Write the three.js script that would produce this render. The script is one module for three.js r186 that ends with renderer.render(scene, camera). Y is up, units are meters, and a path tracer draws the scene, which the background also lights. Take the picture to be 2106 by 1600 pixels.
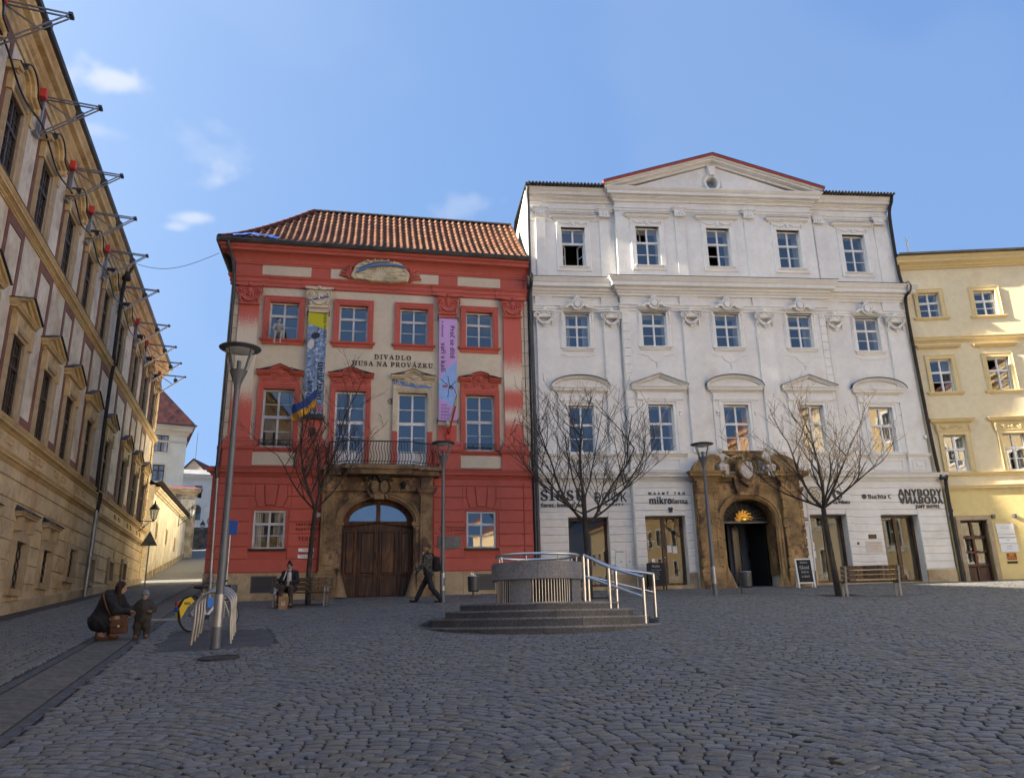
import * as THREE from 'three';
import { mergeGeometries, toCreasedNormals, mergeVertices } from 'three/addons/utils/BufferGeometryUtils.js';
import { RoundedBoxGeometry } from 'three/addons/geometries/RoundedBoxGeometry.js';
import { MarchingCubes } from 'three/addons/objects/MarchingCubes.js';
import { FontLoader } from 'three/addons/loaders/FontLoader.js';
import { TextGeometry } from 'three/addons/geometries/TextGeometry.js';

// ---------------------------------------------------------------- camera, sky, sun, exposure
const scene = new THREE.Scene();
const camera = new THREE.PerspectiveCamera(53.13, 2106 / 1600, 0.1, 1500);
camera.position.set(0, 1.6, 0);
camera.rotation.set(16.4 * Math.PI / 180, 0, -1.16 * Math.PI / 180, 'XYZ');

const SUN = new THREE.Vector3(-Math.cos(0.122), Math.tan(0.471), Math.sin(0.122)).normalize();
const EXPOSURE = 4.6;
function lattice(seed) {                                             // hashed value noise
  const h = (x, y, z) => { let n = Math.imul(x, 374761393) + Math.imul(y, 668265263) + Math.imul(z, 2147483647) + Math.imul(seed, 144665); n = Math.imul(n ^ (n >>> 13), 1274126177); return ((n ^ (n >>> 16)) >>> 0) / 4294967296; };
  const s = t => t * t * (3 - 2 * t);
  return (x, y, z = 0, p = 0) => {
    const X = Math.floor(x), Y = Math.floor(y), Z = Math.floor(z), a = s(x - X), b = s(y - Y), c = s(z - Z);
    const w = v => p ? ((v % p) + p) % p : v, g = (i, j, k) => h(w(X + i), w(Y + j), Z + k);
    const L = (u, v, t) => u + (v - u) * t;
    return L(L(L(g(0, 0, 0), g(1, 0, 0), a), L(g(0, 1, 0), g(1, 1, 0), a), b), L(L(g(0, 0, 1), g(1, 0, 1), a), L(g(0, 1, 1), g(1, 1, 1), a), b), c);
  };
}
const N1 = lattice(7), N2 = lattice(91);
const fbm = (x, y, z = 0, o = 5) => { let v = 0, a = 0.5, t = 0; for (let i = 0; i < o; i++) { v += a * N1(x, y, z + i * 17); t += a; a *= 0.5; x *= 2.03; y *= 2.03; z *= 2.03; } return v / t; };
const sstep = (a, b, x) => { const t = Math.min(1, Math.max(0, (x - a) / (b - a))); return t * t * (3 - 2 * t); };
{
  // clear early spring sky, paler towards the horizon and towards the sun, with a few small fair weather clouds all round
  const W = 2048, Hh = 1024, d = new Float32Array(W * Hh * 4);
  const puffs = [];
  // azimuth (degrees, 0 = straight ahead, right positive), elevation, half width, half height, strength
  for (const p of [[-32.3, 34.2, 2.7, 1.0, 0.72], [-34.6, 34.0, 2.0, 0.8, 0.6], [-31.4, 31.2, 1.8, 0.5, 0.28], [-23.2, 30.0, 1.5, 0.8, 0.5], [-24.5, 27.0, 1.1, 0.32, 0.6], [-25.7, 26.2, 0.9, 0.3, 0.5], [-4.6, 29.6, 2.2, 1.2, 0.22], [-23.5, 31.5, 4.0, 1.6, 0.16]]) puffs.push(p);
  let s = 5; const rnd = () => (s = (s * 16807) % 2147483647) / 2147483647;
  for (let i = 0; i < 46; i++) { const az = 48 + rnd() * 264, el = 12 + rnd() * 42; puffs.push([az, el, 2 + rnd() * 5, 0.8 + rnd() * 1.6, 0.3 + rnd() * 0.5]); }
  for (let j = 0; j < Hh; j++) for (let i = 0; i < W; i++) {
    const el = (j + 0.5) / Hh * 180 - 90, th = ((i + 0.5) / W - 0.5) * Math.PI * 2;
    if (el <= 0) { const o = (j * W + i) * 4; d[o] = 0.07; d[o + 1] = 0.068; d[o + 2] = 0.066; d[o + 3] = 1; continue; }
    const ce = Math.cos(el * Math.PI / 180), v = [ce * Math.cos(th), Math.sin(el * Math.PI / 180), ce * Math.sin(th)];
    let az = Math.atan2(v[0], -v[2]) * 180 / Math.PI;
    const up = Math.max(0, el), t = Math.pow(1 - Math.min(1, up / 62), 1.5);
    const ct = v[0] * SUN.x + v[1] * SUN.y + v[2] * SUN.z, ang = Math.acos(Math.min(1, Math.max(-1, ct))) * 180 / Math.PI, wide = 0.17 * Math.exp(-ang / 40), glow = 2.4 * Math.exp(-ang / 12);
    const top = [0.030, 0.062, 0.142], low = [0.050, 0.098, 0.190], o = (j * W + i) * 4;
    let veil = 0;
    for (const p of puffs) {
      let da = az - p[0]; if (da > 180) da -= 360; if (da < -180) da += 360;
      if (Math.abs(da) > p[2] * 2.2 || Math.abs(el - p[1]) > p[3] * 2.6) continue;
      const q = Math.hypot(da * Math.cos(el * Math.PI / 180) / p[2], (el - p[1] - da * 0.1) / p[3]);
      const n = fbm(az * 0.55 + 40, el * 0.9, 3, 6), m = sstep(1.25, 0.1, q + (0.5 - n) * 2.4);
      veil = Math.max(veil, m * p[4]);
    }
    veil = Math.max(veil, 0.05 * sstep(0.52, 0.75, fbm(az * 0.06 + 9, el * 0.12, 8, 3)));
    for (let k = 0; k < 3; k++) {
      let c = top[k] + (low[k] - top[k]) * t; c += glow * [1, 0.95, 0.8][k] + wide * [0.72, 0.92, 1][k];
      d[o + k] = c + ([0.21, 0.216, 0.23][k] - c) * veil * 0.9;
    }
    d[o + 3] = 1;
  }
  const tex = new THREE.DataTexture(d, W, Hh, THREE.RGBAFormat, THREE.FloatType);
  tex.mapping = THREE.EquirectangularReflectionMapping; tex.magFilter = THREE.LinearFilter; tex.needsUpdate = true;
  scene.background = tex; scene.environment = tex;
}
const sun = new THREE.DirectionalLight(new THREE.Color(1.0, 0.9, 0.74), 5.0);
sun.position.copy(SUN).multiplyScalar(150).add(new THREE.Vector3(0, 0, -30)); sun.target.position.set(0, 0, -30);
sun.castShadow = true; sun.shadow.mapSize.set(4096, 4096);
Object.assign(sun.shadow.camera, { left: -90, right: 90, top: 90, bottom: -90, near: 1, far: 400 });
scene.add(sun, sun.target);
const renderer = new THREE.WebGLRenderer({ antialias: true });
renderer.toneMapping = THREE.LinearToneMapping; renderer.toneMappingExposure = EXPOSURE;
renderer.shadowMap.enabled = true;

// ---------------------------------------------------------------- helpers
function seeded(a) { return () => { a |= 0; a = a + 0x6D2B79F5 | 0; let t = Math.imul(a ^ a >>> 15, 1 | a); t = t + Math.imul(t ^ t >>> 7, 61 | t) ^ t; return ((t ^ t >>> 14) >>> 0) / 4294967296; }; }
const R = seeded(20220311), D2R = Math.PI / 180;
const V = (x, y, z) => new THREE.Vector3(x, y, z);
const taken = new Set();
function numbered(n) { if (!taken.has(n)) { taken.add(n); return n; } for (let i = 1; ; i++) { const m = n + '_' + String(i).padStart(3, '0'); if (!taken.has(m)) { taken.add(m); return m; } } }
function fin(g) { let a = g.index ? g.toNonIndexed() : g; if (!a.attributes.normal) a.computeVertexNormals(); for (const k of Object.keys(a.attributes)) if (!['position', 'normal', 'uv', 'color'].includes(k)) a.deleteAttribute(k); if (!a.attributes.uv) a.setAttribute('uv', new THREE.BufferAttribute(new Float32Array(a.attributes.position.count * 2), 2)); a.morphAttributes = {}; return a; }
function boxUV(g) {                                                  // texture coordinates in metres, from the side each triangle faces
  const p = g.attributes.position, u = new Float32Array(p.count * 2), a = V(), b = V(), c = V();
  for (let i = 0; i < p.count; i += 3) {
    a.fromBufferAttribute(p, i); b.fromBufferAttribute(p, i + 1).sub(a); c.fromBufferAttribute(p, i + 2).sub(a); b.cross(c);
    const x = Math.abs(b.x), y = Math.abs(b.y), z = Math.abs(b.z);
    for (let k = 0; k < 3; k++) {
      const X = p.getX(i + k), Y = p.getY(i + k), Z = p.getZ(i + k), o = (i + k) * 2;
      if (z >= x && z >= y) { u[o] = X; u[o + 1] = Y; } else if (x >= y) { u[o] = Z; u[o + 1] = Y; } else { u[o] = X; u[o + 1] = Z; }
    }
  }
  g.setAttribute('uv', new THREE.BufferAttribute(u, 2)); return g;
}
function join(geos, keepUV) {
  geos = (Array.isArray(geos) ? geos.flat(3) : [geos]).filter(Boolean).map(fin);
  const col = geos.some(g => g.attributes.color);
  if (col) for (const g of geos) if (!g.attributes.color) g.setAttribute('color', new THREE.BufferAttribute(new Float32Array(g.attributes.position.count * 3).fill(1), 3));
  const g = geos.length > 1 ? mergeGeometries(geos, false) : geos[0];
  return keepUV ? g : boxUV(g);
}
function mesh(name, geos, mat, parent = scene, o = {}) {
  const m = new THREE.Mesh(o.ready ? geos : join(geos, o.keepUV), mat);
  m.name = parent === scene ? numbered(name) : name; m.castShadow = m.receiveShadow = true;
  if (o.at) m.position.set(...o.at);
  if (o.turn) m.rotation.y = o.turn;
  parent.add(m); return m;
}
function thing(name, label, category, [x, y, z] = [0, 0, 0], turn = 0, group) {
  const o = new THREE.Group(); o.name = numbered(name); scene.add(o); o.position.set(x, y, z); o.rotation.y = turn;
  o.userData = { label, category }; if (group) o.userData.group = group; return o;
}
function tag(o, label, category, group) { o.userData = { ...o.userData, label, category }; if (group) o.userData.group = group; return o; }
function setting(o) { o.userData.kind = 'structure'; return o; }
function stuff(o) { o.userData.kind = 'stuff'; return o; }
function rebase(g, du, dv, dw = 0) { for (const c of g.children) c.position.sub(V(du, dv, dw)); g.position.add(V(du, dv, dw).applyAxisAngle(V(0, 1, 0), g.rotation.y)); }
// geometry
const bx = (x0, x1, y0, y1, z0, z1) => new THREE.BoxGeometry(x1 - x0, y1 - y0, z1 - z0).translate((x0 + x1) / 2, (y0 + y1) / 2, (z0 + z1) / 2);
const rbx = (x0, x1, y0, y1, z0, z1, r = 0.02, s = 2) => new RoundedBoxGeometry(x1 - x0, y1 - y0, z1 - z0, s, r).translate((x0 + x1) / 2, (y0 + y1) / 2, (z0 + z1) / 2);
function quads(list) { const p = []; for (const [a, b, c, d] of list) p.push(...a, ...b, ...c, ...a, ...c, ...d); const g = new THREE.BufferGeometry(); g.setAttribute('position', new THREE.Float32BufferAttribute(p, 3)); g.computeVertexNormals(); return g; }
function bevel(x0, x1, y0, y1, z0, z1, c) {                           // block with chamfered front edges, open at the back
  const A = [x0, y0, z1 - c], B = [x1, y0, z1 - c], C = [x1, y1, z1 - c], D = [x0, y1, z1 - c], a = [x0 + c, y0 + c, z1], b = [x1 - c, y0 + c, z1], e = [x1 - c, y1 - c, z1], d = [x0 + c, y1 - c, z1];
  const P = [x0, y0, z0], Q = [x1, y0, z0], S = [x1, y1, z0], T = [x0, y1, z0];
  return quads([[a, b, e, d], [A, B, b, a], [B, C, e, b], [C, D, d, e], [D, A, a, d], [P, Q, B, A], [Q, S, C, B], [S, T, D, C], [T, P, A, D]]);
}
const cyl = (r0, r1, h, n = 12, x = 0, y = 0, z = 0) => new THREE.CylinderGeometry(r1, r0, h, n).translate(x, y + h / 2, z);
const ball = (r, x, y, z, sx = 1, sy = 1, sz = 1, d = 1) => new THREE.IcosahedronGeometry(r, d).scale(sx, sy, sz).translate(x, y, z);
const sball = (r, x, y, z, sx = 1, sy = 1, sz = 1, n = 10) => new THREE.SphereGeometry(r, n, Math.max(6, n * 0.7 | 0)).scale(sx, sy, sz).translate(x, y, z);
function tube(pts, r, n = 6, seg, closed = false) { const c = new THREE.CatmullRomCurve3(pts.map(p => p.isVector3 ? p : V(...p)), closed, 'catmullrom', 0.5); return new THREE.TubeGeometry(c, seg || Math.max(2, pts.length * 4), r, n, closed); }
function bar(a, b, r, n = 6, r1 = r) { a = a.isVector3 ? a : V(...a); b = b.isVector3 ? b : V(...b); const d = b.clone().sub(a), g = new THREE.CylinderGeometry(r1, r, d.length(), n); g.translate(0, d.length() / 2, 0); g.applyQuaternion(new THREE.Quaternion().setFromUnitVectors(V(0, 1, 0), d.normalize())); return g.translate(a.x, a.y, a.z); }
function beam(a, b, w, h) { a = V(...a); b = V(...b); const d = b.clone().sub(a), L = d.length(), g = new THREE.BoxGeometry(w, L, h).translate(0, L / 2, 0); g.applyQuaternion(new THREE.Quaternion().setFromUnitVectors(V(0, 1, 0), d.normalize())); return g.translate(a.x, a.y, a.z); }
const lathe = (pts, n = 24) => new THREE.LatheGeometry(pts.map(p => new THREE.Vector2(...p)), n);
function sweep(path, prof, closed = false, crease = 0.6) {            // profile [offset to the left of travel, height out of the wall] along a path in the wall plane
  const n = path.length, st = [];
  for (let i = 0; i < n; i++) {
    const p = path[i], a = path[(i + n - 1) % n], b = path[(i + 1) % n];
    let d0 = [p[0] - a[0], p[1] - a[1]], d1 = [b[0] - p[0], b[1] - p[1]];
    if (!closed && i === 0) d0 = d1; if (!closed && i === n - 1) d1 = d0;
    const l0 = Math.hypot(...d0), l1 = Math.hypot(...d1), n0 = [-d0[1] / l0, d0[0] / l0], n1 = [-d1[1] / l1, d1[0] / l1];
    const k = Math.max(0.25, 1 + n0[0] * n1[0] + n0[1] * n1[1]), m = [(n0[0] + n1[0]) / k, (n0[1] + n1[1]) / k];
    st.push(prof.map(([o, z]) => [p[0] + m[0] * o, p[1] + m[1] * o, z]));
  }
  const q = [];
  for (let i = 0; i < (closed ? n : n - 1); i++) { const A = st[i], B = st[(i + 1) % n]; for (let j = 0; j < prof.length - 1; j++) q.push([A[j], B[j], B[j + 1], A[j + 1]]); }
  if (!closed) for (const S of [st[0], st[n - 1]]) for (let j = 1; j < prof.length - 1; j++) q.push([S[0], S[j], S[j + 1], S[j + 1]]);
  const g = quads(q); return n > 5 ? toCreasedNormals(g, crease) : g;
}
function moulding(u0, u1, prof, wb = 0, rl = true, rr = true) {        // horizontal moulding, profile [out of wall, height], mitred returns at its ends
  const st = prof.map(([p, v]) => [...(rl ? [[u0 - p, v, wb], [u0 - p, v, wb + p]] : [[u0, v, wb + p]]), ...(rr ? [[u1 + p, v, wb + p], [u1 + p, v, wb]] : [[u1, v, wb + p]])]);
  const q = []; for (let j = 0; j < st.length - 1; j++) for (let i = 0; i < st[j].length - 1; i++) q.push([st[j][i], st[j][i + 1], st[j + 1][i + 1], st[j + 1][i]]);
  for (const k of [0, st[0].length - 1]) if ((k === 0 && !rl) || (k && !rr)) for (let j = 1; j < st.length - 1; j++) q.push([st[0][k], st[j][k], st[j + 1][k], st[j + 1][k]]);
  return quads(q);
}
function cornice(v0, v1, p, steps = 'fillet') {                        // classical profile between two heights
  const h = v1 - v0, o = [[0, v0]];
  if (steps === 'cove') { o.push([p * 0.08, v0], [p * 0.08, v0 + h * 0.1]); for (let i = 0; i <= 6; i++) { const a = i / 6 * Math.PI / 2; o.push([p * (0.12 + 0.58 * (1 - Math.cos(a))), v0 + h * (0.12 + 0.5 * Math.sin(a))]); } o.push([p * 0.78, v0 + h * 0.64], [p * 0.8, v0 + h * 0.8], [p * 0.9, v0 + h * 0.84], [p, v0 + h * 0.95], [p, v1]); }
  else o.push([p * 0.18, v0], [p * 0.18, v0 + h * 0.14], [p * 0.3, v0 + h * 0.18], [p * 0.42, v0 + h * 0.34], [p * 0.6, v0 + h * 0.4], [p * 0.62, v0 + h * 0.44], [p * 0.8, v0 + h * 0.46], [p * 0.8, v0 + h * 0.7], [p * 0.88, v0 + h * 0.74], [p * 0.95, v0 + h * 0.88], [p, v0 + h * 0.92], [p, v1]);
  o.push([0, v1]); return o;
}
function shapeOf(pts, holes = []) { const s = new THREE.Shape(pts.map(p => new THREE.Vector2(...p))); for (const h of holes) s.holes.push(new THREE.Path(h.map(p => new THREE.Vector2(...p)))); return s; }
const slab = (pts, z0, z1, holes) => new THREE.ExtrudeGeometry(shapeOf(pts, holes), { depth: z1 - z0, bevelEnabled: false, curveSegments: 10 }).translate(0, 0, z0);
const plan = (pts, y0, y1) => new THREE.ExtrudeGeometry(shapeOf(pts.map(([x, z]) => [x, -z])), { depth: y1 - y0, bevelEnabled: false, curveSegments: 10 }).rotateX(-Math.PI / 2).translate(0, y0, 0);   // plan outline [x, z] raised between two heights
const rect = (x0, x1, y0, y1) => [[x0, y0], [x1, y0], [x1, y1], [x0, y1]];
function arched(x0, x1, y0, ys, rise, n = 20) { const p = [[x0, y0], [x1, y0]], c = (x0 + x1) / 2, r = (x1 - x0) / 2; for (let i = 0; i <= n; i++) { const a = i / n * Math.PI; p.push([c + r * Math.cos(a), ys + rise * Math.sin(a)]); } return p; }
function oval(cx, cy, rx, ry, n = 24) { return Array.from({ length: n }, (_, i) => [cx + rx * Math.cos(i / n * 2 * Math.PI), cy + ry * Math.sin(i / n * 2 * Math.PI)]); }
function pillow(pts, z0, z1, c = 0.02) { return new THREE.ExtrudeGeometry(shapeOf(pts), { depth: Math.max(0.001, z1 - z0 - c), bevelEnabled: true, bevelThickness: c, bevelSize: c * 0.9, bevelOffset: -c * 0.9, bevelSegments: 2, curveSegments: 8 }).translate(0, 0, z0); }
function spiral(cx, cy, z, r, turns, t, dir = 1, a0 = 0) { const p = []; for (let i = 0; i <= 22; i++) { const k = i / 22, a = a0 + dir * k * turns * Math.PI * 2, q = r * (1 - 0.86 * k); p.push(V(cx + q * Math.cos(a), cy + q * Math.sin(a), z + k * t * 0.9)); } return tube(p, t, 5, 34); }
function segs(u0, u1, cuts) { let s = [[u0, u1]]; for (const [a, b] of cuts) s = s.flatMap(([x, y]) => b <= x || a >= y ? [[x, y]] : [[x, a], [b, y]].filter(([p, q]) => q - p > 0.04)); return s; }
function courses(name, parent, mat, u0, u1, levels, openings, w, t, gap = 0.03, chamfer = 0.014) {   // rusticated courses, one mesh for every stretch between two openings
  const out = []; for (let i = 0; i < levels.length - 1; i++) {
    const a = levels[i] + gap / 2, b = levels[i + 1] - gap / 2, cuts = openings.filter(o => o[2] < b - 0.02 && o[3] > a + 0.02).map(o => [o[0], o[1]]);
    for (const [x, y] of segs(u0, u1, cuts)) out.push(mesh(name, bevel(x, y, a, b, w, w + t, chamfer), mat, parent));
  } return out;
}
// ---------------------------------------------------------------- textures and materials
function tex(n, f, srgb = true, rep = [1, 1], m = n) {
  const d = new Uint8Array(n * m * 4);
  for (let j = 0; j < m; j++) for (let i = 0; i < n; i++) { const c = f(i / n, j / m), o = (j * n + i) * 4; for (let k = 0; k < 3; k++) d[o + k] = Math.max(0, Math.min(255, (Array.isArray(c) ? c[k] : c) * 255)); d[o + 3] = 255; }
  const t = new THREE.DataTexture(d, n, m, THREE.RGBAFormat); t.magFilter = THREE.LinearFilter; t.minFilter = THREE.LinearFilter; t.wrapS = t.wrapT = THREE.RepeatWrapping; t.repeat.set(...rep); if (srgb) t.colorSpace = THREE.SRGBColorSpace; t.needsUpdate = true; return t;
}
const pn = (u, v, f, z = 0) => N1(u * f, v * f, z, f), pf = (u, v, f, o = 4, z = 0) => { let s = 0, a = 0.5, t = 0; for (let i = 0; i < o; i++) { s += a * pn(u, v, f, z + i * 5); t += a; a *= 0.55; f *= 2; } return s / t; };
function rep(t, x, y = x) { const c = t.clone(); c.repeat.set(x, y); c.needsUpdate = true; return c; }
const T = {};
T.plaster = tex(512, (u, v) => { const a = pf(u, v, 4, 5), b = pf(u, v, 32, 3, 9), s = sstep(0.60, 0.82, pf(u * 1, v, 6, 4, 33)); const k = 0.95 + (a - 0.5) * 0.1 + (b - 0.5) * 0.06; return [k * (1 - s * 0.03), k * (1 - s * 0.04), k * (1 - s * 0.055)]; }, true, [0.22, 0.22]);
T.grain = tex(256, (u, v) => pf(u, v, 32, 3, 4), false, [1.3, 1.3]);
T.old = tex(512, (u, v) => { const a = pf(u, v, 3, 6, 2), b = pf(u, v, 40, 3, 8), st = sstep(0.5, 0.8, pn(u, v, 64, 3) * 0.35 + pf(u, v, 8, 3, 70) * 0.65), dirt = sstep(0.5, 0.75, pf(u, v, 5, 5, 50)); const k = 0.92 + (a - 0.5) * 0.3 + (b - 0.5) * 0.12 - st * 0.1; return [k * (1 - dirt * 0.12), k * (1 - dirt * 0.16), k * (1 - dirt * 0.2)]; }, true, [0.17, 0.17]);
T.stone = tex(512, (u, v) => { const a = pf(u, v, 4, 6, 1), b = pf(u, v, 48, 3, 6), c = sstep(0.52, 0.72, pf(u, v, 6, 5, 21)); const k = 0.8 + (a - 0.5) * 0.6 + (b - 0.5) * 0.22; return [k * (1 - c * 0.35), k * (1 - c * 0.38), k * (1 - c * 0.3)]; }, true, [0.4, 0.4]);
T.granite = tex(512, (u, v) => { const r = N2(u * 256, v * 256, 0, 256), q = N2(u * 128, v * 128, 5, 128), a = pf(u, v, 3, 4, 3); const k = 0.74 + (a - 0.5) * 0.3 + (r > 0.88 ? 0.26 : r < 0.2 ? -0.2 : 0) + (q - 0.5) * 0.16; return k; }, true, [0.36, 0.36]);
T.wood = tex(512, (u, v) => { const g = pf(u, v * 0.12, 32, 4, 2), l = N1(u * 64, v * 4, 3, 64), w = sstep(0.55, 0.8, pf(u, v, 3, 4, 11)); const k = 0.62 + (g - 0.5) * 0.8 + (l - 0.5) * 0.25 + w * 0.22; return [k, k * 0.96, k * 0.9]; }, true, [0.8, 0.5]);
T.asphalt = tex(256, (u, v) => 0.72 + (N2(u * 128, v * 128, 0, 128) - 0.5) * 0.5 + (pf(u, v, 4, 4) - 0.5) * 0.35, true, [0.6, 0.6]);
T.sett = tex(512, (u, v) => { const a = pf(u, v, 8, 5, 1), b = pf(u, v, 64, 2, 6), c = pf(u, v, 5, 3, 14); const k = 0.84 + (a - 0.5) * 0.5 + (b - 0.5) * 0.28; return [k * (0.97 + (c - 0.5) * 0.14), k * 0.985, k * (1.0 - (c - 0.5) * 0.1)]; }, true, [1.6, 1.6]);
T.cloth = tex(256, (u, v) => 0.85 + (N2(u * 128, v * 128, 0, 128) - 0.5) * 0.2 + (pf(u, v, 5, 4) - 0.5) * 0.25, true, [3, 3]);
const lin = (r, g, b) => new THREE.Color().setRGB(r, g, b);
function mat(c, o = {}) { return new THREE.MeshStandardMaterial({ color: Array.isArray(c) ? lin(...c) : c, roughness: 0.85, ...o }); }
const bumped = (c, t, b, o = {}) => mat(c, { map: t, bumpMap: o.bm || T.grain, bumpScale: b, ...Object.fromEntries(Object.entries(o).filter(([k]) => k !== 'bm')) });
const M = {
  red: bumped([0.55, 0.125, 0.092], T.plaster, 0.006), redDeep: bumped([0.52, 0.115, 0.085], T.plaster, 0.006),
  cream: bumped([0.69, 0.60, 0.455], T.plaster, 0.005), creamStone: bumped([0.56, 0.44, 0.27], T.old, 0.006),
  white: bumped([0.85, 0.83, 0.785], T.plaster, 0.003), whiteOrn: bumped([0.85, 0.83, 0.785], T.plaster, 0.002),
  gable: bumped([0.80, 0.75, 0.58], T.plaster, 0.004),
  yellow: bumped([0.80, 0.69, 0.46], T.plaster, 0.004), yellowTrim: bumped([0.73, 0.57, 0.29], T.plaster, 0.004), yellowLow: bumped([0.78, 0.62, 0.27], T.plaster, 0.004),
  palace: bumped([0.76, 0.69, 0.57], T.old, 0.008), palaceBand: bumped([0.24, 0.115, 0.09], T.old, 0.008), palaceTrim: bumped([0.66, 0.49, 0.255], T.old, 0.006), palaceLow: bumped([0.70, 0.555, 0.345], T.old, 0.012), palaceStone: bumped([0.50, 0.39, 0.25], T.old, 0.01),
  sandWarm: bumped([0.52, 0.335, 0.145], T.stone, 0.014), sand: bumped([0.40, 0.265, 0.135], T.stone, 0.014), sandPale: bumped([0.55, 0.46, 0.36], T.stone, 0.01), sandDark: bumped([0.10, 0.075, 0.05], T.stone, 0.012),
  granite: bumped([0.36, 0.365, 0.385], T.granite, 0.002, { roughness: 0.6 }), graniteDark: bumped([0.155, 0.162, 0.18], T.granite, 0.003, { roughness: 0.7 }),
  wood: bumped([0.155, 0.066, 0.025], T.wood, 0.006, { bm: T.wood, roughness: 0.6 }), woodFrame: bumped([0.17, 0.085, 0.03], T.wood, 0.003, { bm: T.wood, roughness: 0.5 }), benchWood: bumped([0.20, 0.135, 0.08], T.wood, 0.005, { bm: T.wood }), doorRed: bumped([0.13, 0.035, 0.018], T.wood, 0.003, { bm: T.wood, roughness: 0.5 }),
  winWhite: bumped([0.78, 0.78, 0.76], T.plaster, 0.001, { roughness: 0.5 }), winOld: bumped([0.66, 0.66, 0.66], T.old, 0.001, { roughness: 0.6 }), winDark: mat([0.05, 0.035, 0.025], { roughness: 0.6 }), winBlack: mat([0.02, 0.02, 0.022], { roughness: 0.5 }),
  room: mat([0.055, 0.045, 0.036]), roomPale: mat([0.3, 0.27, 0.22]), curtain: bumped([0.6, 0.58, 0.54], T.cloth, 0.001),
  iron: mat([0.018, 0.018, 0.02], { roughness: 0.5, metalness: 0.3 }), ironGrey: mat([0.075, 0.08, 0.088], { roughness: 0.45, metalness: 0.4 }), zinc: bumped([0.10, 0.105, 0.11], T.old, 0.001, { roughness: 0.45, metalness: 0.6 }), zincPale: bumped([0.45, 0.44, 0.42], T.old, 0.001, { roughness: 0.5, metalness: 0.3 }), galv: bumped([0.42, 0.43, 0.45], T.old, 0.001, { roughness: 0.42, metalness: 0.8 }),
  steel: mat([0.62, 0.62, 0.63], { roughness: 0.28, metalness: 1 }), lampPaint: bumped([0.14, 0.155, 0.18], T.plaster, 0.0006, { roughness: 0.5, metalness: 0.4 }),
  tile: [[0.27, 0.105, 0.05], [0.23, 0.085, 0.043], [0.31, 0.13, 0.06], [0.18, 0.07, 0.04], [0.29, 0.14, 0.07]].map(c => bumped(c, T.stone, 0.003, { roughness: 0.92 })), tileRed: bumped([0.22, 0.05, 0.035], T.stone, 0.006), tileDark: bumped([0.055, 0.045, 0.042], T.stone, 0.004), roofRed: bumped([0.40, 0.06, 0.045], T.plaster, 0.002, { roughness: 0.5 }),
  slate: bumped([0.05, 0.05, 0.055], T.stone, 0.004, { roughness: 0.6 }),
  glass: new THREE.MeshPhysicalMaterial({ color: lin(0.94, 0.96, 0.97), roughness: 0.015, transmission: 1, thickness: 0, ior: 2.25 }),
  glassClear: new THREE.MeshPhysicalMaterial({ color: lin(0.95, 0.97, 0.97), roughness: 0.01, transmission: 1, thickness: 0, ior: 1.46 }),
  glassDark: mat([0.014, 0.012, 0.011], { roughness: 0.22 }),
  glassMilk: new THREE.MeshPhysicalMaterial({ color: lin(0.8, 0.82, 0.84), roughness: 0.25, transmission: 0.8, thickness: 0, ior: 1.5 }),
  bark: bumped([0.075, 0.058, 0.045], T.stone, 0.02), twig: mat([0.06, 0.045, 0.035]), black: mat([0.012, 0.012, 0.013], { roughness: 0.6 }), blackSign: mat([0.025, 0.023, 0.022], { roughness: 0.5 }), paper: mat([0.75, 0.74, 0.72]), gold: mat([0.85, 0.52, 0.12], { roughness: 0.3, metalness: 1 }),
  boxRed: mat([0.55, 0.05, 0.025], { roughness: 0.5 }), rubber: mat([0.02, 0.02, 0.021], { roughness: 0.8 }), blue: mat([0.02, 0.09, 0.36], { roughness: 0.5 }), plaque: bumped([0.26, 0.25, 0.23], T.stone, 0.003),
};
function printed(w, h, draw, o = {}) {                                // flat print: lettering and pictures on signs, boards and cloth
  const c = document.createElement('canvas'); c.width = w; c.height = h; draw(c.getContext('2d'), w, h);
  const t = new THREE.CanvasTexture(c); t.colorSpace = THREE.SRGBColorSpace; t.magFilter = THREE.LinearFilter;
  return new THREE.MeshStandardMaterial({ map: t, roughness: 0.75, ...o });
}
const sheet = (w, h) => new THREE.PlaneGeometry(w, h);
const fontCache = {};
for (const f of ['sans_bold', 'sans_regular', 'serif_bold', 'serif_regular', 'sans_mono_regular']) fontCache[f] = await new FontLoader().loadAsync(`fonts/droid/droid_${f}.typeface.json`);
function letters(str, size, f = 'sans_bold', depth = 0.02, spacing = 0, sx = 1) {   // raised lettering, origin at left end of the base line
  let x = 0; const g = [];
  for (const ch of str) {
    const font = fontCache[f], gl = font.data.glyphs[ch] || font.data.glyphs['?'], adv = gl.ha * size / font.data.resolution;
    if (ch !== ' ') { const t = new TextGeometry(ch, { font, size, depth, curveSegments: 4 }); t.translate(x, 0, 0); g.push(t); }
    x += adv + spacing;
  }
  const j = join(g, true); if (sx !== 1) j.scale(sx, 1, 1); j.userData.width = x * sx; return j;
}
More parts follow.
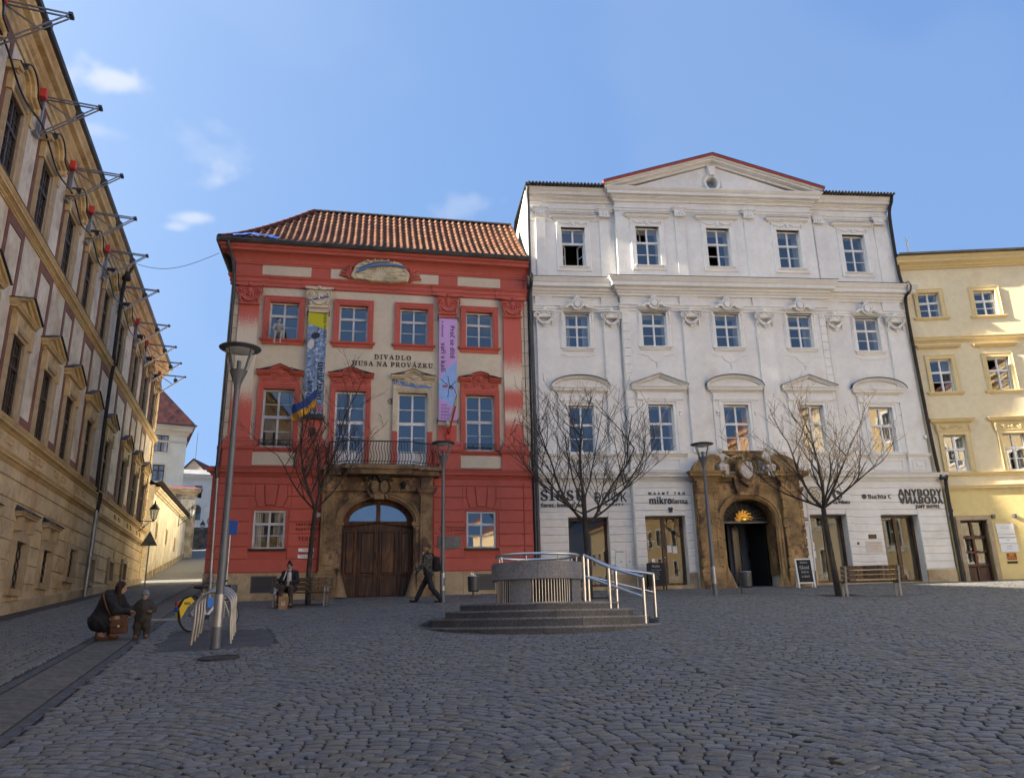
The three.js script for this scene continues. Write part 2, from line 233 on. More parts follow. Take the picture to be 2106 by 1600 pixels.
// ---------------------------------------------------------------- windows
const winCache = {};
function windowAt(parent, u, v, w, h, o = {}) {                       // casement window with its own panes; u, v = middle of the lower edge
  const { cols = 2, rows = [0.5, 0.25, 0.25], z = -0.2, m = M.winWhite, glass = M.glass, fr = 0.06, tr = 0.09, mul = 0.07, barw = 0.028, name = 'window', open = [], skip = [] } = o;
  const key = [w, h, cols, rows, fr, tr, mul, barw, 's', skip].join();
  if (!winCache[key]) {
    const g = [], panes = [], x0 = -w / 2, x1 = w / 2;
    g.push(bx(x0, x0 + fr, 0, h, -0.04, 0.04), bx(x1 - fr, x1, 0, h, -0.04, 0.04), bx(x0 + fr, x1 - fr, 0, fr, -0.04, 0.041), bx(x0 + fr, x1 - fr, h - fr, h, -0.04, 0.041));
    let y = fr; const H = h - 2 * fr, cw = (w - 2 * fr) / cols;
    rows.forEach((r, i) => {
      const y1 = y + H * r, last = i === rows.length - 1, tall = i === (o.transomAt ?? rows.length - 2);
      if (!last) { const t = tall ? tr : barw; g.push(bx(x0 + fr, x1 - fr, y1 - t / 2, y1 + t / 2, tall ? -0.035 : -0.012, tall ? 0.052 : 0.022)); }
      for (let c = 0; c < cols; c++) {
        const a = x0 + fr + c * cw, b = a + cw; if (c && !skip.includes(i)) g.push(bx(a - (c === cols / 2 ? mul : barw) / 2, a + (c === cols / 2 ? mul : barw) / 2, y, y1, c === cols / 2 ? -0.03 : -0.011, c === cols / 2 ? 0.045 : 0.021));
        panes.push([(a + b) / 2, (y + y1) / 2, b - a, y1 - y, c, i]);
      }
      y = y1;
    });
    winCache[key] = { g: join(g), panes, sheets: panes.map(p => sheet(p[2], p[3])) };
  }
  const W = winCache[key], win = mesh(name, W.g, m, parent, { ready: true, at: [u, v, z] });
  W.panes.forEach((p, i) => {
    const s = mesh('pane', W.sheets[i], glass, win, { ready: true, at: [p[0], p[1], 0] });
    s.rotation.set((R() - 0.5) * 0.014, (R() - 0.5) * 0.014, 0);
    if (open.includes(i)) { win.remove(s); }
  });
  if (o.curtain !== false && (o.curtain || R() < 0.45)) for (const sx of o.curtain === 'left' ? [-1] : [-1, 1]) win.add(drape(w * 0.22, h * 0.96, sx * w * 0.36));
  return win;
}
function drape(w, h, x) { const g = new THREE.PlaneGeometry(w, h, 14, 1), p = g.attributes.position; for (let i = 0; i < p.count; i++) p.setZ(i, 0.025 * Math.sin(p.getX(i) / w * 22)); g.computeVertexNormals(); const m = new THREE.Mesh(g, M.curtain); m.name = 'curtain'; m.position.set(x, h / 2 + 0.02, -0.25); m.castShadow = m.receiveShadow = true; return m; }
const surroundProfile = (w, p) => [[0, -0.2], [0, p * 0.55], [w * 0.3, p * 0.6], [w * 0.32, p * 0.8], [w * 0.72, p * 0.85], [w * 0.76, p], [w, p], [w, -0.02]];
const ring = (x0, x1, y0, y1) => [[x0, y0], [x0, y1], [x1, y1], [x1, y0]];
function shell(parent, x0, x1, y0, y1, zf, zb, mat, floors = [], o = {}) {        // side walls, back wall, ceiling and floors of a building behind its front
  if (o.left !== false) mesh('side_wall', bx(x0, x0 + 0.4, y0, y1, zb, zf), o.sideMat || mat, parent);
  if (o.right !== false) mesh('side_wall', bx(x1 - 0.4, x1, y0, y1, zb, zf), o.sideMat || mat, parent);
  mesh('back_wall', bx(x0 + 0.4, x1 - 0.4, y0, y1, zb, zb + 0.4), mat, parent);
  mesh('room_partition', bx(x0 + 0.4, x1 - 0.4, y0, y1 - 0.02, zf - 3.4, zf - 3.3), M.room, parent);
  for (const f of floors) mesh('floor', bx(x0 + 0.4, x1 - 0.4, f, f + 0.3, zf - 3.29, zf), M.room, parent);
}

// ---------------------------------------------------------------- ground: the square slopes up to the houses, the lane goes on steeper
function H(x, z) { const d = -z; if (d < -25) return -2.075 + (d + 25) * 0.01; if (d < 44) return 0.083 * d; const q = Math.min(d, 104) - 44; return 3.652 + 0.083 * q + 0.045 * Math.min(1, q / 14) * Math.max(0, q - 4); }
const STONE = 0.012;                                                  // settings stand this much above their joints
const G = (x, z) => H(x, z) + STONE;
const bandX = d => -5.55 - (d - 9) * 0.335;
const FOUNT = [0.5, -18.1], TREES = [[-6.58, -25.4], [2.36, -25.7], [9.85, -24.6]];
const PAD = [[-6.2, -13.7], [-7.42, -17.5], [-5.25, -17.5], [-4.25, -14.3]];
function inPoly(x, z, P) { let c = false; for (let i = 0, j = P.length - 1; i < P.length; j = i++) if ((P[i][1] > z) !== (P[j][1] > z) && x < (P[j][0] - P[i][0]) * (z - P[i][1]) / (P[j][1] - P[i][1]) + P[i][0]) c = !c; return c; }
const joint = bumped([0.052, 0.05, 0.048], T.asphalt, 0.01);
const farSett = bumped([0.21, 0.20, 0.18], T.sett, 0.02, { bm: T.sett });
let square;
{
  const xs = [-320, -200, -120, -80]; for (let x = -60; x <= 60; x += 3) xs.push(x); xs.push(80, 120, 200, 320);
  const zs = [220, 120, 60, 25]; for (let d = -20; d <= 116; d += 2) zs.push(-d); zs.push(-150, -220, -420);
  const p = [], idx = [], uv = []; for (const z of zs) for (const x of xs) { p.push(x, H(x, z), z); uv.push(x, z); }
  for (let j = 0; j < zs.length - 1; j++) for (let i = 0; i < xs.length - 1; i++) { const a = j * xs.length + i, b = a + xs.length; idx.push(a, a + 1, b + 1, a, b + 1, b); }
  const g = new THREE.BufferGeometry(); g.setAttribute('position', new THREE.Float32BufferAttribute(p, 3)); g.setAttribute('uv', new THREE.Float32BufferAttribute(uv, 2)); g.setIndex(idx); g.computeVertexNormals();
  square = setting(mesh('square_ground', g, joint, scene, { keepUV: true }));
  tag(square, 'sloping square of grey stone setts laid in fans', 'ground'); delete square.userData.category; square.userData.kind = 'structure';
}
{
  // one sett: slightly domed top, rounded rim, short skirt; unit footprint, unit height
  const sett = (seed) => {
    const r = seeded(seed), j = () => (r() - 0.5) * 0.11, P = [[-0.5, -0.5], [0, -0.5], [0.5, -0.5], [0.5, 0], [0.5, 0.5], [0, 0.5], [-0.5, 0.5], [-0.5, 0]].map(([x, z]) => [x * (x && z ? 0.93 : 1) + j(), z * (x && z ? 0.93 : 1) + j()]);
    const n = 8, pos = [], idx = [], ringAt = (k, y) => P.forEach(([x, z]) => pos.push(x * k, y + (r() - 0.5) * 0.1, z * k));
    ringAt(1.0, -1.6); ringAt(0.99, 0.35); ringAt(0.93, 0.85); ringAt(0.6, 1.0); pos.push(j(), 1.03, j());
    for (let q = 0; q < 3; q++) for (let i = 0; i < n; i++) { const a = q * n + i, b = q * n + (i + 1) % n; idx.push(a, b + n, b, a, a + n, b + n); }
    for (let i = 0; i < n; i++) idx.push(3 * n + i, 4 * n, 3 * n + (i + 1) % n);
    const g = new THREE.BufferGeometry(); g.setAttribute('position', new THREE.Float32BufferAttribute(pos, 3)); g.setIndex(idx); g.computeVertexNormals(); const uv = []; for (let i = 0; i < pos.length; i += 3) uv.push(pos[i] * 0.12 + seed * 0.37, pos[i + 2] * 0.12 + seed * 0.21); g.setAttribute('uv', new THREE.Float32BufferAttribute(uv, 2)); return g;
  };
  const tones = [[0.215, 0.206, 0.192], [0.198, 0.187, 0.172], [0.232, 0.21, 0.172], [0.238, 0.208, 0.156], [0.172, 0.166, 0.162], [0.228, 0.22, 0.208], [0.215, 0.186, 0.14]];
  const settMats = tones.map(c => bumped(c, T.sett, 0.008, { bm: T.sett, roughness: 0.72 }));
  const list = [], r = seeded(404), pitch = 0.127, chord = 2.45, Rr = chord / Math.SQRT2;
  const free = (x, z) => {
    const d = -z; if (d < 3.5) return false;
    if (Math.hypot(x - FOUNT[0], z - FOUNT[1]) < 2.62) return false;
    for (const [a, b] of TREES) if (Math.abs(x - a) < 0.72 && Math.abs(z - b) < 0.72) return false;
    if (inPoly(x, z, PAD)) return false;
    if (Math.abs(x - bandX(d)) < 0.56 && d < 60) return false;
    return true;
  };
  const facade = x => x < -10.9 ? -60 : x < 0.7 ? -30 + (0.7 - x) * 0.1925 : x < 17.5 ? -30 - (x - 0.7) * 0.0963 : -31.6 + (x - 17.5) * 0.056;
  const add = (x, z, a, sx, sz) => {
    if (!free(x, z)) return; const d = -z, reach = 0.70 * d + 3.2; if (Math.abs(x) > reach) return; if (z < facade(x) - 0.02) return; if (d > 46) return;
    if (x < -7.0 - (d - 2.3) * 0.313 - 0.6) return;
    const c = Math.floor(r() * (0.35 + 0.65 * r()) * 7); list.push([x, z, a + (r() - 0.5) * 0.14, sx * (0.93 + r() * 0.09), sz * (0.91 + r() * 0.10), (r() - 0.5) * 0.2, 0.010 + r() * 0.012, [0, 1, 2, 5, 3, 4, 6][c] ?? 0, 0.86 + r() * 0.26, (r() - 0.5) * 0.09, (r() - 0.5) * 0.09]);
  };
  // fans in lanes that run up the slope, every arc bulging uphill
  for (let lane = -14; lane <= 12; lane++) {
    const cx = 1.1 + lane * chord;
    for (let row = 20; row < 400; row++) {
      const z0 = -row * pitch * 1.02, n = 15, off = r() * 0.9;
      for (let k = 0; k < n; k++) {
        const t = ((k + off) / n - 0.5) * Math.PI / 2 * 1.0, x = cx + Rr * Math.sin(t), z = z0 - Rr * (Math.cos(t) - 0.85);
        if (Math.abs(x - cx) > chord / 2 * 1.01) continue;
        const left = x < bandX(-z) - 0.3; if (left) continue;
        add(x, z, -t, Rr * Math.PI / 2 / n * 1.0, pitch * (0.80 + 0.2 * Math.cos(t * 2)));
      }
    }
  }
  // straight rows along the smooth strip and up the lane to its left
  for (let d = 4; d < 46; d += pitch) for (let k = 0; k < 90; k++) { const x = bandX(d) - 0.62 - (k + r() * 0.5) * 0.135; add(x, -d - (k % 2) * 0.02, 0.3 + r() * 0.1, 0.13, pitch * 0.98); }
  for (let d = 4; d < 46; d += pitch * 1.1) add(bandX(d) + 0.62, -d, 0.32, 0.12, 0.125);
  list.sort((a, b) => Math.hypot(a[0], a[1]) - Math.hypot(b[0], b[1]));
  // those in view come first: the 300 that show largest become stones of their own
  const seen = [], rest = []; for (const s of list) { const d = -s[1]; (seen.length < 300 && d > 5.75 && Math.abs(s[0]) < d * 0.60 ? seen : rest).push(s); }
  const shapes = [11, 12, 13, 14].map(sett), m4 = new THREE.Matrix4(), place = (s, o) => {
    const y = H(s[0], s[1]); o.makeRotationY(s[2]); const sh = new THREE.Matrix4().set(s[3], 0, s[5] * s[4], 0, 0, s[6], 0, 0, 0, 0, s[4], 0, 0, 0, 0, 1); o.multiply(sh);
    const tilt = new THREE.Matrix4().makeRotationX(0.083 + s[9]).multiply(new THREE.Matrix4().makeRotationZ(s[10])); return tilt.multiply(o).setPosition(s[0], y + 0.006, s[1]);
  };
  seen.forEach((s, i) => { const m = mesh('sett', shapes[i % 4], settMats[s[7]], square, { ready: true }); m.matrixAutoUpdate = true; const q = place(s, m4); m.geometry = shapes[i % 4].clone().applyMatrix4(q.clone().setPosition(0, 0, 0)); m.position.setFromMatrixPosition(q); });
  const inst = new THREE.InstancedMesh(shapes[1], bumped([1, 1, 1], T.sett, 0.008, { bm: T.sett, roughness: 0.72 }), rest.length), col = new THREE.Color();
  rest.forEach((s, i) => { inst.setMatrixAt(i, place(s, m4)); const t = tones[s[7]]; inst.setColorAt(i, col.setRGB(t[0] * s[8], t[1] * s[8], t[2] * s[8])); });
  inst.name = 'setts'; stuff(inst); inst.castShadow = inst.receiveShadow = true; square.add(inst);
  console.log('setts', list.length);
  // smooth strip of long slabs that drains the lane
  const slabMats = [[0.17, 0.155, 0.13], [0.155, 0.143, 0.125], [0.185, 0.165, 0.137]].map(c => bumped(c, T.sett, 0.003));
  const q = seeded(77);
  for (let d = 4.2; d < 44; ) {
    const L = 0.75 + q() * 0.5, e = d + L - 0.012, P = [[bandX(d) - 0.33, -d], [bandX(d) + 0.33, -d], [bandX(e) + 0.33, -e], [bandX(e) - 0.33, -e]];
    const top = P.map(([x, z]) => [x, H(x, z) + 0.016, z]), bot = P.map(([x, z]) => [x, H(x, z) - 0.02, z]);
    mesh('kerb_slab', quads([top, ...[0, 1, 2, 3].map(i => [bot[i], bot[(i + 1) % 4], top[(i + 1) % 4], top[i]])]), slabMats[Math.floor(q() * 3)], square); d += L;
  }
  for (const s of [-0.44, 0.44]) { const a = [], n = 44; for (let i = 0; i <= n; i++) { const d = 4.2 + i * 0.9; a.push([bandX(d) + s, d]); } mesh('border_row', quads(a.slice(0, -1).map(([x, d], i) => { const [X, D] = a[i + 1]; return [[x - 0.075, H(0, -d) + 0.010, -d], [x + 0.075, H(0, -d) + 0.010, -d], [X + 0.075, H(0, -D) + 0.010, -D], [X - 0.075, H(0, -D) + 0.010, -D]]; })), bumped([0.115, 0.115, 0.12], T.sett, 0.01, { bm: T.sett }), square); }
  // asphalt patch under the bicycle stands, with its frame of long stones
  const c = PAD.map(([x, z]) => [x, H(x, z) + 0.008, z]);
  tag(setting(mesh('asphalt_patch', quads([c]), bumped([0.13, 0.132, 0.138], T.asphalt, 0.004))), 'dark asphalt patch under the bicycle stands', 'paving'); delete scene.children.at(-1).userData.category;
  // paving beyond the setts in view: the sunlit side of the square and the part behind the camera
  const far = []; for (const [x0, x1, z0, z1] of [[24, 70, 20, -30], [-30, 70, 60, 20]]) { const n = 10; for (let i = 0; i < n; i++) { const a = z0 + (z1 - z0) * i / n, e = z0 + (z1 - z0) * (i + 1) / n; far.push([[x0, H(x0, a) + 0.01, a], [x1, H(x1, a) + 0.01, a], [x1, H(x1, e) + 0.01, e], [x0, H(x0, e) + 0.01, e]]); } }
  setting(mesh('paving', quads(far), farSett)).userData.label = 'stone paving of the lower square';
  // lane beyond the setts
  const L = []; for (let d = 45.6; d < 112; d += 2) { const x = -11 - (d - 27) * 0.335, X = -11 - (d + 2 - 27) * 0.335; L.push([[x - 14, H(0, -d) + 0.012, -d], [x + 5, H(0, -d) + 0.012, -d], [X + 5, H(0, -d - 2) + 0.012, -d - 2], [X - 14, H(0, -d - 2) + 0.012, -d - 2]]); }
  const lane = setting(mesh('lane', quads(L), farSett)); lane.userData.label = 'paved lane climbing between the houses';
}

// ---------------------------------------------------------------- carved ornament
function capitalRich(cx, vt, w = 1.06, h = 0.78) {                      // capital with corner scrolls, a mask, leaves and a festoon
  const g = [], vb = vt - h, s = w / 1.06;
  g.push(slab([[cx - w / 2, vt - 0.07], [cx - w / 2, vt], [cx + w / 2, vt], [cx + w / 2, vt - 0.07], [cx + w * 0.2, vt - 0.11], [cx - w * 0.2, vt - 0.11]], 0, 0.2));
  g.push(slab([[cx - 0.33 * s, vb], [cx + 0.33 * s, vb], [cx + 0.40 * s, vt - 0.1], [cx - 0.40 * s, vt - 0.1]], 0, 0.1));
  for (const d of [-1, 1]) {
    g.push(spiral(cx + d * 0.33 * s, vt - 0.27, 0.12, 0.15 * s, 1.7, 0.03, -d, Math.PI / 2), ball(0.04, cx + d * 0.33 * s, vt - 0.27, 0.17));
    g.push(tube([[cx + d * 0.47 * s, vt - 0.18, 0.14], [cx + d * 0.46 * s, vt - 0.42, 0.14], [cx + d * 0.3 * s, vt - 0.52, 0.13]], 0.028, 5, 8));
    for (let i = 0; i < 4; i++) g.push(ball(0.055, cx + d * (0.36 - i * 0.015) * s, vt - 0.48 - i * 0.065, 0.12, 0.8, 1, 0.8));
    for (let i = 0; i < 6; i++) { const t = i / 5; g.push(ball(0.06 - 0.012 * (1 - t), cx + d * (0.30 - 0.27 * t) * s, vt - 0.50 - 0.19 * Math.sin(t * Math.PI / 2), 0.13, 1, 1, 0.9)); }
    for (let i = 0; i < 3; i++) g.push(ball(0.07, cx + d * (0.1 + i * 0.1) * s, vt - 0.38 + i * 0.06, 0.1, 0.6, 1.5, 0.6));
  }
  g.push(ball(0.085, cx, vt - 0.03, 0.2, 1, 0.9, 0.7), ball(0.1, cx, vt - 0.28, 0.13, 0.9, 1.5, 0.8), ball(0.06, cx, vt - 0.45, 0.14, 0.8, 1.3, 0.8));
  g.push(moulding(cx - 0.36 * s, cx + 0.36 * s, [[0, vb - 0.06], [0.05, vb - 0.05], [0.05, vb], [0.03, vb + 0.02], [0, vb + 0.02]], 0.06));
  return g;
}
function scrollFrieze(x0, x1, y0, y1, z) {                             // band of running tendrils
  const g = [], n = Math.max(2, Math.round((x1 - x0) / 0.36)), c = (y0 + y1) / 2, h = (y1 - y0) / 2 * 0.8;
  for (let i = 0; i < n; i++) { const x = x0 + (i + 0.5) * (x1 - x0) / n, d = i < n / 2 ? 1 : -1; g.push(spiral(x, c, z, h * 0.9, 1.4, 0.018, d * (i % 2 ? 1 : -1), i), ball(0.03, x, c, z + 0.015)); g.push(tube([[x - 0.16, c - h * (i % 2 ? 1 : -1) * 0.7, z], [x - 0.05, c + h * (i % 2 ? 1 : -1) * 0.95, z + 0.01], [x + 0.16, c + h * (i % 2 ? 1 : -1) * 0.3, z]], 0.016, 4, 8)); }
  return g;
}
const wavy = [[0, -0.02], [0, 0.05], [0.06, 0.09], [0.07, 0.13], [0.13, 0.15], [0.13, -0.02]];

// ---------------------------------------------------------------- red theatre
const CORNER = [0.7, 0, -30];
const sprayed = (flip, keep) => tex(128, (u, v) => {                     // red paint sprayed over cream, thinning out in speckles
  const k = keep(v) + (N2(u * 120, v * 1024, 3, 0) - 0.5) * 0.55 + (pf(u, v, 4, 3, flip) - 0.5) * 0.12, t = sstep(0.3, 0.7, k);
  return [0.85 + (0.765 - 0.85) * t, 0.80 + (0.385 - 0.80) * t, 0.72 + (0.335 - 0.72) * t];
}, true, [1, 1], 512);
{
  const b = thing('theatre_building', 'red and cream baroque theatre with clay tile roof and stone portal', 'building', CORNER, 10.9 * D2R);
  const L = -11.72, uc = -5.85, W2 = [-9.68, -7.03, -4.66, -2.02];
  const PIL = [[-11.36, -10.63], [-8.75, -8.02], [-3.68, -2.95], [-1.04, -0.31]];
  // walls
  const holesUp = [...W2.map(x => ring(x - 0.55, x + 0.55, 12.06, 13.6)), ...W2.map((x, i) => ring(x - 0.57, x + 0.57, i === 1 || i === 2 ? 7.06 : 7.84, 10.07))];
  mesh('wall', slab(rect(L, 0, 6.9, 15.9), -0.5, 0, holesUp), M.cream, b);
  const door = arched(-7.14, -4.55, 2.3, 5.03, 0.9), gw = [[-10.28, -9.14, 4.12, 5.5], [-2.58, -1.44, 4.12, 5.5]], gr = [[-10.19, -9.32, 2.6, 3.18], [-2.42, -1.52, 2.6, 3.18]];
  const gh = gw.map(o => ring(...o)).concat([door]);
  mesh('wall', slab(rect(L - 0.06, 0, 2.2, 6.9), -0.5, 0.06, gh), M.redDeep, b);
  for (const [x, y] of segs(L - 0.06, 0, [[-7.95, -3.8]])) mesh('plinth', slab(rect(x - 0.03, y, 2.2, 3.28), 0.06, 0.14, gr.filter(g => g[0] > x && g[1] < y).map(g => ring(...g))), M.creamStone, b);
  for (const [x, y] of segs(L - 0.09, 0, [[-7.95, -3.8]])) for (let u = x + 1.1; u < y; u += 1.25) mesh('plinth_joint', bx(u, u + 0.012, 2.3, 3.27, 0.139, 0.143), M.sand, b);
  for (const g of gr) { const v = mesh('vent', bx(g[0], g[1], g[2], g[3], 0.062, 0.07), M.black, b); for (let i = 0; i < 8; i++) { const y = g[2] + 0.03 + i * 0.067; mesh('slat', bx(g[0] + 0.03, g[1] - 0.03, y, y + 0.045, 0.08, 0.13).applyMatrix4(new THREE.Matrix4()), M.ironGrey, v); } mesh('frame', sweep(ring(g[0], g[1], g[2], g[3]).slice(), [[-0.03, 0.06], [-0.03, 0.15], [0, 0.15], [0, 0.06]], true), M.ironGrey, v); }
  // rusticated courses with flat arches of wedge stones over the two windows
  const lv = [3.29, 3.75, 4.19, 4.64, 5.07, 5.53, 5.99, 6.43, 6.72];
  const opens = [[-7.95, -3.82, 2, 6.75], ...gw.map(o => [o[0] - 0.1, o[1] + 0.1, o[2] - 0.16, o[3]])];
  const arches = gw.map(o => { const c = (o[0] + o[1]) / 2; return [c - 0.72, c + 0.72, 5.5, 6.42]; });
  const wideGap = lv.slice(); courses('course', b, M.red, L - 0.06, -0.02, wideGap, [...opens, ...arches], 0.06, 0.035, 0.035, 0.016);
  for (const o of gw) {
    const c = (o[0] + o[1]) / 2, y0 = 5.56, y1 = 6.41, f = (x, y) => [c + x, y];
    mesh('keystone', pillow([f(-0.15, 5.68), f(0.15, 5.68), f(0.235, y1), f(-0.235, y1)], 0.06, 0.125, 0.012), M.red, b);
    for (const d of [-1, 1]) { const w = P => P.map(([x, y]) => f(x * d, y)); mesh('wedge_stone', pillow(d > 0 ? w([[0.19, 5.62], [0.43, 5.62], [0.55, 5.99], [0.55, y1], [0.27, y1]]) : w([[0.27, y1], [0.55, y1], [0.55, 5.99], [0.43, 5.62], [0.19, 5.62]]), 0.06, 0.098, 0.012), M.red, b); mesh('wedge_stone', pillow(d > 0 ? w([[0.47, 5.58], [0.72, 5.56], [0.72, 5.97], [0.6, 5.97]]) : w([[0.6, 5.97], [0.72, 5.97], [0.72, 5.56], [0.47, 5.58]]), 0.06, 0.096, 0.012), M.red, b); mesh('wedge_stone', bevel(...(d > 0 ? [c + 0.58, c + 0.72] : [c - 0.72, c - 0.58]), 6.01, y1, 0.06, 0.096, 0.012), M.red, b); }
    const w = windowAt(b, c, o[2], o[1] - o[0] - 0.02, o[3] - o[2] - 0.01, { rows: [0.33, 0.33, 0.34], m: M.winOld, z: -0.02, fr: 0.07, curtain: o[0] < -5 }); mesh('sill', bx(-0.64, 0.64, -0.06, 0.0, -0.05, 0.2), M.iron, w);
  }
  mesh('string_course', [moulding(L - 0.06, -8.0, cornice(6.72, 7.02, 0.24), 0.06, true, false), moulding(-3.7, 0, cornice(6.72, 7.02, 0.24), 0.06, false, false), bx(-8.0, -3.7, 6.74, 7.0, 0, 0.1)], M.red, b);
  for (const [x, y] of [[L - 0.31, -8.0], [-3.7, 0]]) mesh('string_course_flashing', bx(x, y, 7.02, 7.035, 0, 0.31), M.tileDark, b);
  // pedestal zone
  for (const [x, y] of segs(L, 0, [[W2[1] - 0.78, W2[2] + 0.78]])) mesh('pedestal_band', bx(x, y, 7.036, 7.68, -0.01, 0.05), M.red, b);
  for (const [i, x] of [[0, W2[0]], [3, W2[3]]]) mesh('panel', [bevel(x - 0.84, x + 0.84, 7.13, 7.63, 0.045, 0.075, 0.02)], M.cream, b);
  mesh('panel', bx(-0.16, -0.02, 7.14, 7.62, 0.04, 0.07), M.cream, b);
  mesh('pedestal_band', bx(W2[1] + 0.77, W2[2] - 0.77, 7.0, 7.05, 0, 0.05), M.red, b);
  for (const [x0, x1] of PIL) { const c = (x0 + x1) / 2; mesh('pedestal', [bx(c - 0.52, c + 0.52, 7.03, 7.7, 0, 0.15), moulding(c - 0.52, c + 0.52, cornice(7.68, 7.81, 0.1), 0.15)], M.red, b); }
  for (const [x, y] of segs(L, 0, [[W2[1] - 0.78, W2[2] + 0.78]])) mesh('sill_band', moulding(x, y, cornice(7.66, 7.80, 0.12), 0.02, false, false), M.red, b);
  // pilasters: cream overlaid with sprayed red
  const fades = [v => v < 0.14 ? 1.1 : v < 0.42 ? 1.1 - (v - 0.14) * 3.9 : v > 0.74 ? (v - 0.74) * 4 : 0, v => v < 0.25 ? 1 : 0.0, v => v < 0.12 ? 1.1 - v * 3 : v > 0.97 ? 0.7 : 0.0, v => v > 0.76 ? 1.1 : v > 0.46 ? (v - 0.46) * 3.4 : v > 0.36 ? 0.1 + (0.46 - v) * 7 : v > 0.2 ? 0.85 - Math.max(0, 0.31 - v) * 6 : 0.2 + (0.2 - v) * 6];
  PIL.forEach(([x0, x1], i) => {
    const t = sprayed(i, fades[i]), m = new THREE.MeshStandardMaterial({ map: t, roughness: 0.9, bumpMap: T.grain, bumpScale: 0.004 });
    const g = bx(x0, x1, 8.17, 13.4, 0, 0.12), p = fin(g); boxUV(p); const uv = p.attributes.uv, po = p.attributes.position; for (let k = 0; k < uv.count; k++) uv.setXY(k, (po.getX(k) - x0) * 1.0, (po.getY(k) - 8.17) / 5.23);
    mesh('pilaster', p, m, b, { keepUV: true });
    const c = (x0 + x1) / 2; mesh('pilaster_base', [moulding(x0, x1, [[0, 7.81], [0.16, 7.81], [0.16, 7.93], [0.13, 7.96], [0.15, 8.02], [0.13, 8.07], [0.06, 8.09], [0.07, 8.13], [0.02, 8.17], [0, 8.17]], 0.1), bx(x0, x1, 7.81, 8.17, 0, 0.1)], M.red, b);
  });
  // corner strips of pale blocks
  for (const [a, e] of [[L, -11.38], [-0.29, 0]]) for (let y = 8.2; y < 14.1; y += 0.53) mesh('corner_block', bevel(a, e, y, Math.min(y + 0.515, 14.2), 0, 0.05, 0.012), M.cream, b);
  const sc = bumped([0.70, 0.60, 0.44], T.old, 0.006);
  PIL.forEach(([x0, x1], i) => { const k = mesh('capital', capitalRich((x0 + x1) / 2, 14.21), i === 1 ? sc : M.red, b, { at: [0, 0, 0.12] }); if (i === 1) k.userData.label = 'bare stone capital with blue painted streaks'; });
  { const c = -8.385, g = []; for (let i = 0; i < 9; i++) g.push(ball(0.05, c - 0.32 + i * 0.08, 13.66 + i * 0.022 + 0.02 * Math.sin(i * 3), 0.27, 1.1, 0.8, 0.5)); mesh('painted_streak', g, mat([0.07, 0.17, 0.42]), b); }
  // upper windows
  W2.forEach((x, i) => {
    const w = windowAt(b, x, 12.06, 1.1, 1.54, { rows: [0.33, 0.33, 0.34], m: M.winOld, z: -0.16, tr: 0.1, curtain: false });
    mesh('surround', sweep(ring(-0.55, 0.55, 0, 1.54), surroundProfile(0.22, 0.13)), M.red, w, { at: [0, 0, 0.16] });
    mesh('sill', [moulding(-0.72, 0.72, [[0, -0.22], [0.05, -0.22], [0.07, -0.1], [0.13, -0.06], [0.15, 0], [0, 0.0]], 0.16), bx(-0.55, 0.55, -0.03, 0, -0.1, 0.18)], M.red, w);
  });
  // principal floor: windows at the sides, balcony doors in the middle, broken pediments with carved friezes
  W2.forEach((x, i) => {
    const isDoor = i === 1 || i === 2, v0 = isDoor ? 7.08 : 7.84, h = 10.07 - v0;
    const w = windowAt(b, x, v0, 1.14, h, { rows: isDoor ? [0.22, 0.19, 0.19, 0.2, 0.2] : [0.26, 0.26, 0.24, 0.24], transomAt: isDoor ? 2 : 1, m: isDoor ? M.winWhite : M.winOld, z: -0.16, tr: 0.12, fr: 0.07, name: isDoor ? 'balcony_door' : 'window', curtain: false });
    if (isDoor) { for (const p of w.children.filter(c => c.name === 'pane').slice(0, 2)) w.remove(p); for (const d of [-1, 1]) mesh('door_panel', bevel(d > 0 ? 0.03 : -0.5, d > 0 ? 0.5 : -0.03, 0.07, 0.66, -0.02, 0.02, 0.03), M.winWhite, w); mesh('handle', bar([0.07, 1.15, 0.05], [0.07, 1.3, 0.05], 0.012), M.iron, w); }
    else { const rl = mesh('guard_rail', [0.04, 0.22].map(y => bx(-0.62, 0.62, y, y + 0.025, 0.31, 0.335)).concat(Array.from({ length: 13 }, (_, k) => bx(-0.6 + k * 0.1, -0.585 + k * 0.1, 0.04, 0.24, 0.315, 0.33)), Array.from({ length: 6 }, (_, k) => spiral(-0.5 + k * 0.2, 0.13, 0.32, 0.06, 1.2, 0.01, k % 2 ? 1 : -1))), M.iron, w); }
    const plain = i === 2, sm = plain ? sc : M.red, y1 = h;
    if (plain) { mesh('surround', sweep(ring(-0.57, 0.57, 1.45, y1), surroundProfile(0.2, 0.12)), sc, w, { at: [0, 0, 0.16] }); for (const pp of [[[-0.57, 0], [-0.57, 1.45]], [[0.57, 1.45], [0.57, 0]]]) mesh('lower_surround', sweep(pp, surroundProfile(0.2, 0.12)), M.red, w, { at: [0, 0, 0.16] }); }
    else mesh('surround', sweep(ring(-0.57, 0.57, 0, y1), surroundProfile(0.2, 0.12)), M.red, w, { at: [0, 0, 0.16] });
    mesh('frieze', [bx(-0.75, 0.75, y1 + 0.2, y1 + 0.52, 0.1, 0.24), ...scrollFrieze(-0.72, 0.72, y1 + 0.24, y1 + 0.49, 0.245)], sm, w);
    if (plain) mesh('painted_band', pillow([[-0.74, y1 + 0.33], [0.74, y1 + 0.12], [0.74, y1 + 0.26], [-0.74, y1 + 0.5]], 0.242, 0.252, 0.004), mat([0.08, 0.2, 0.46]), w);
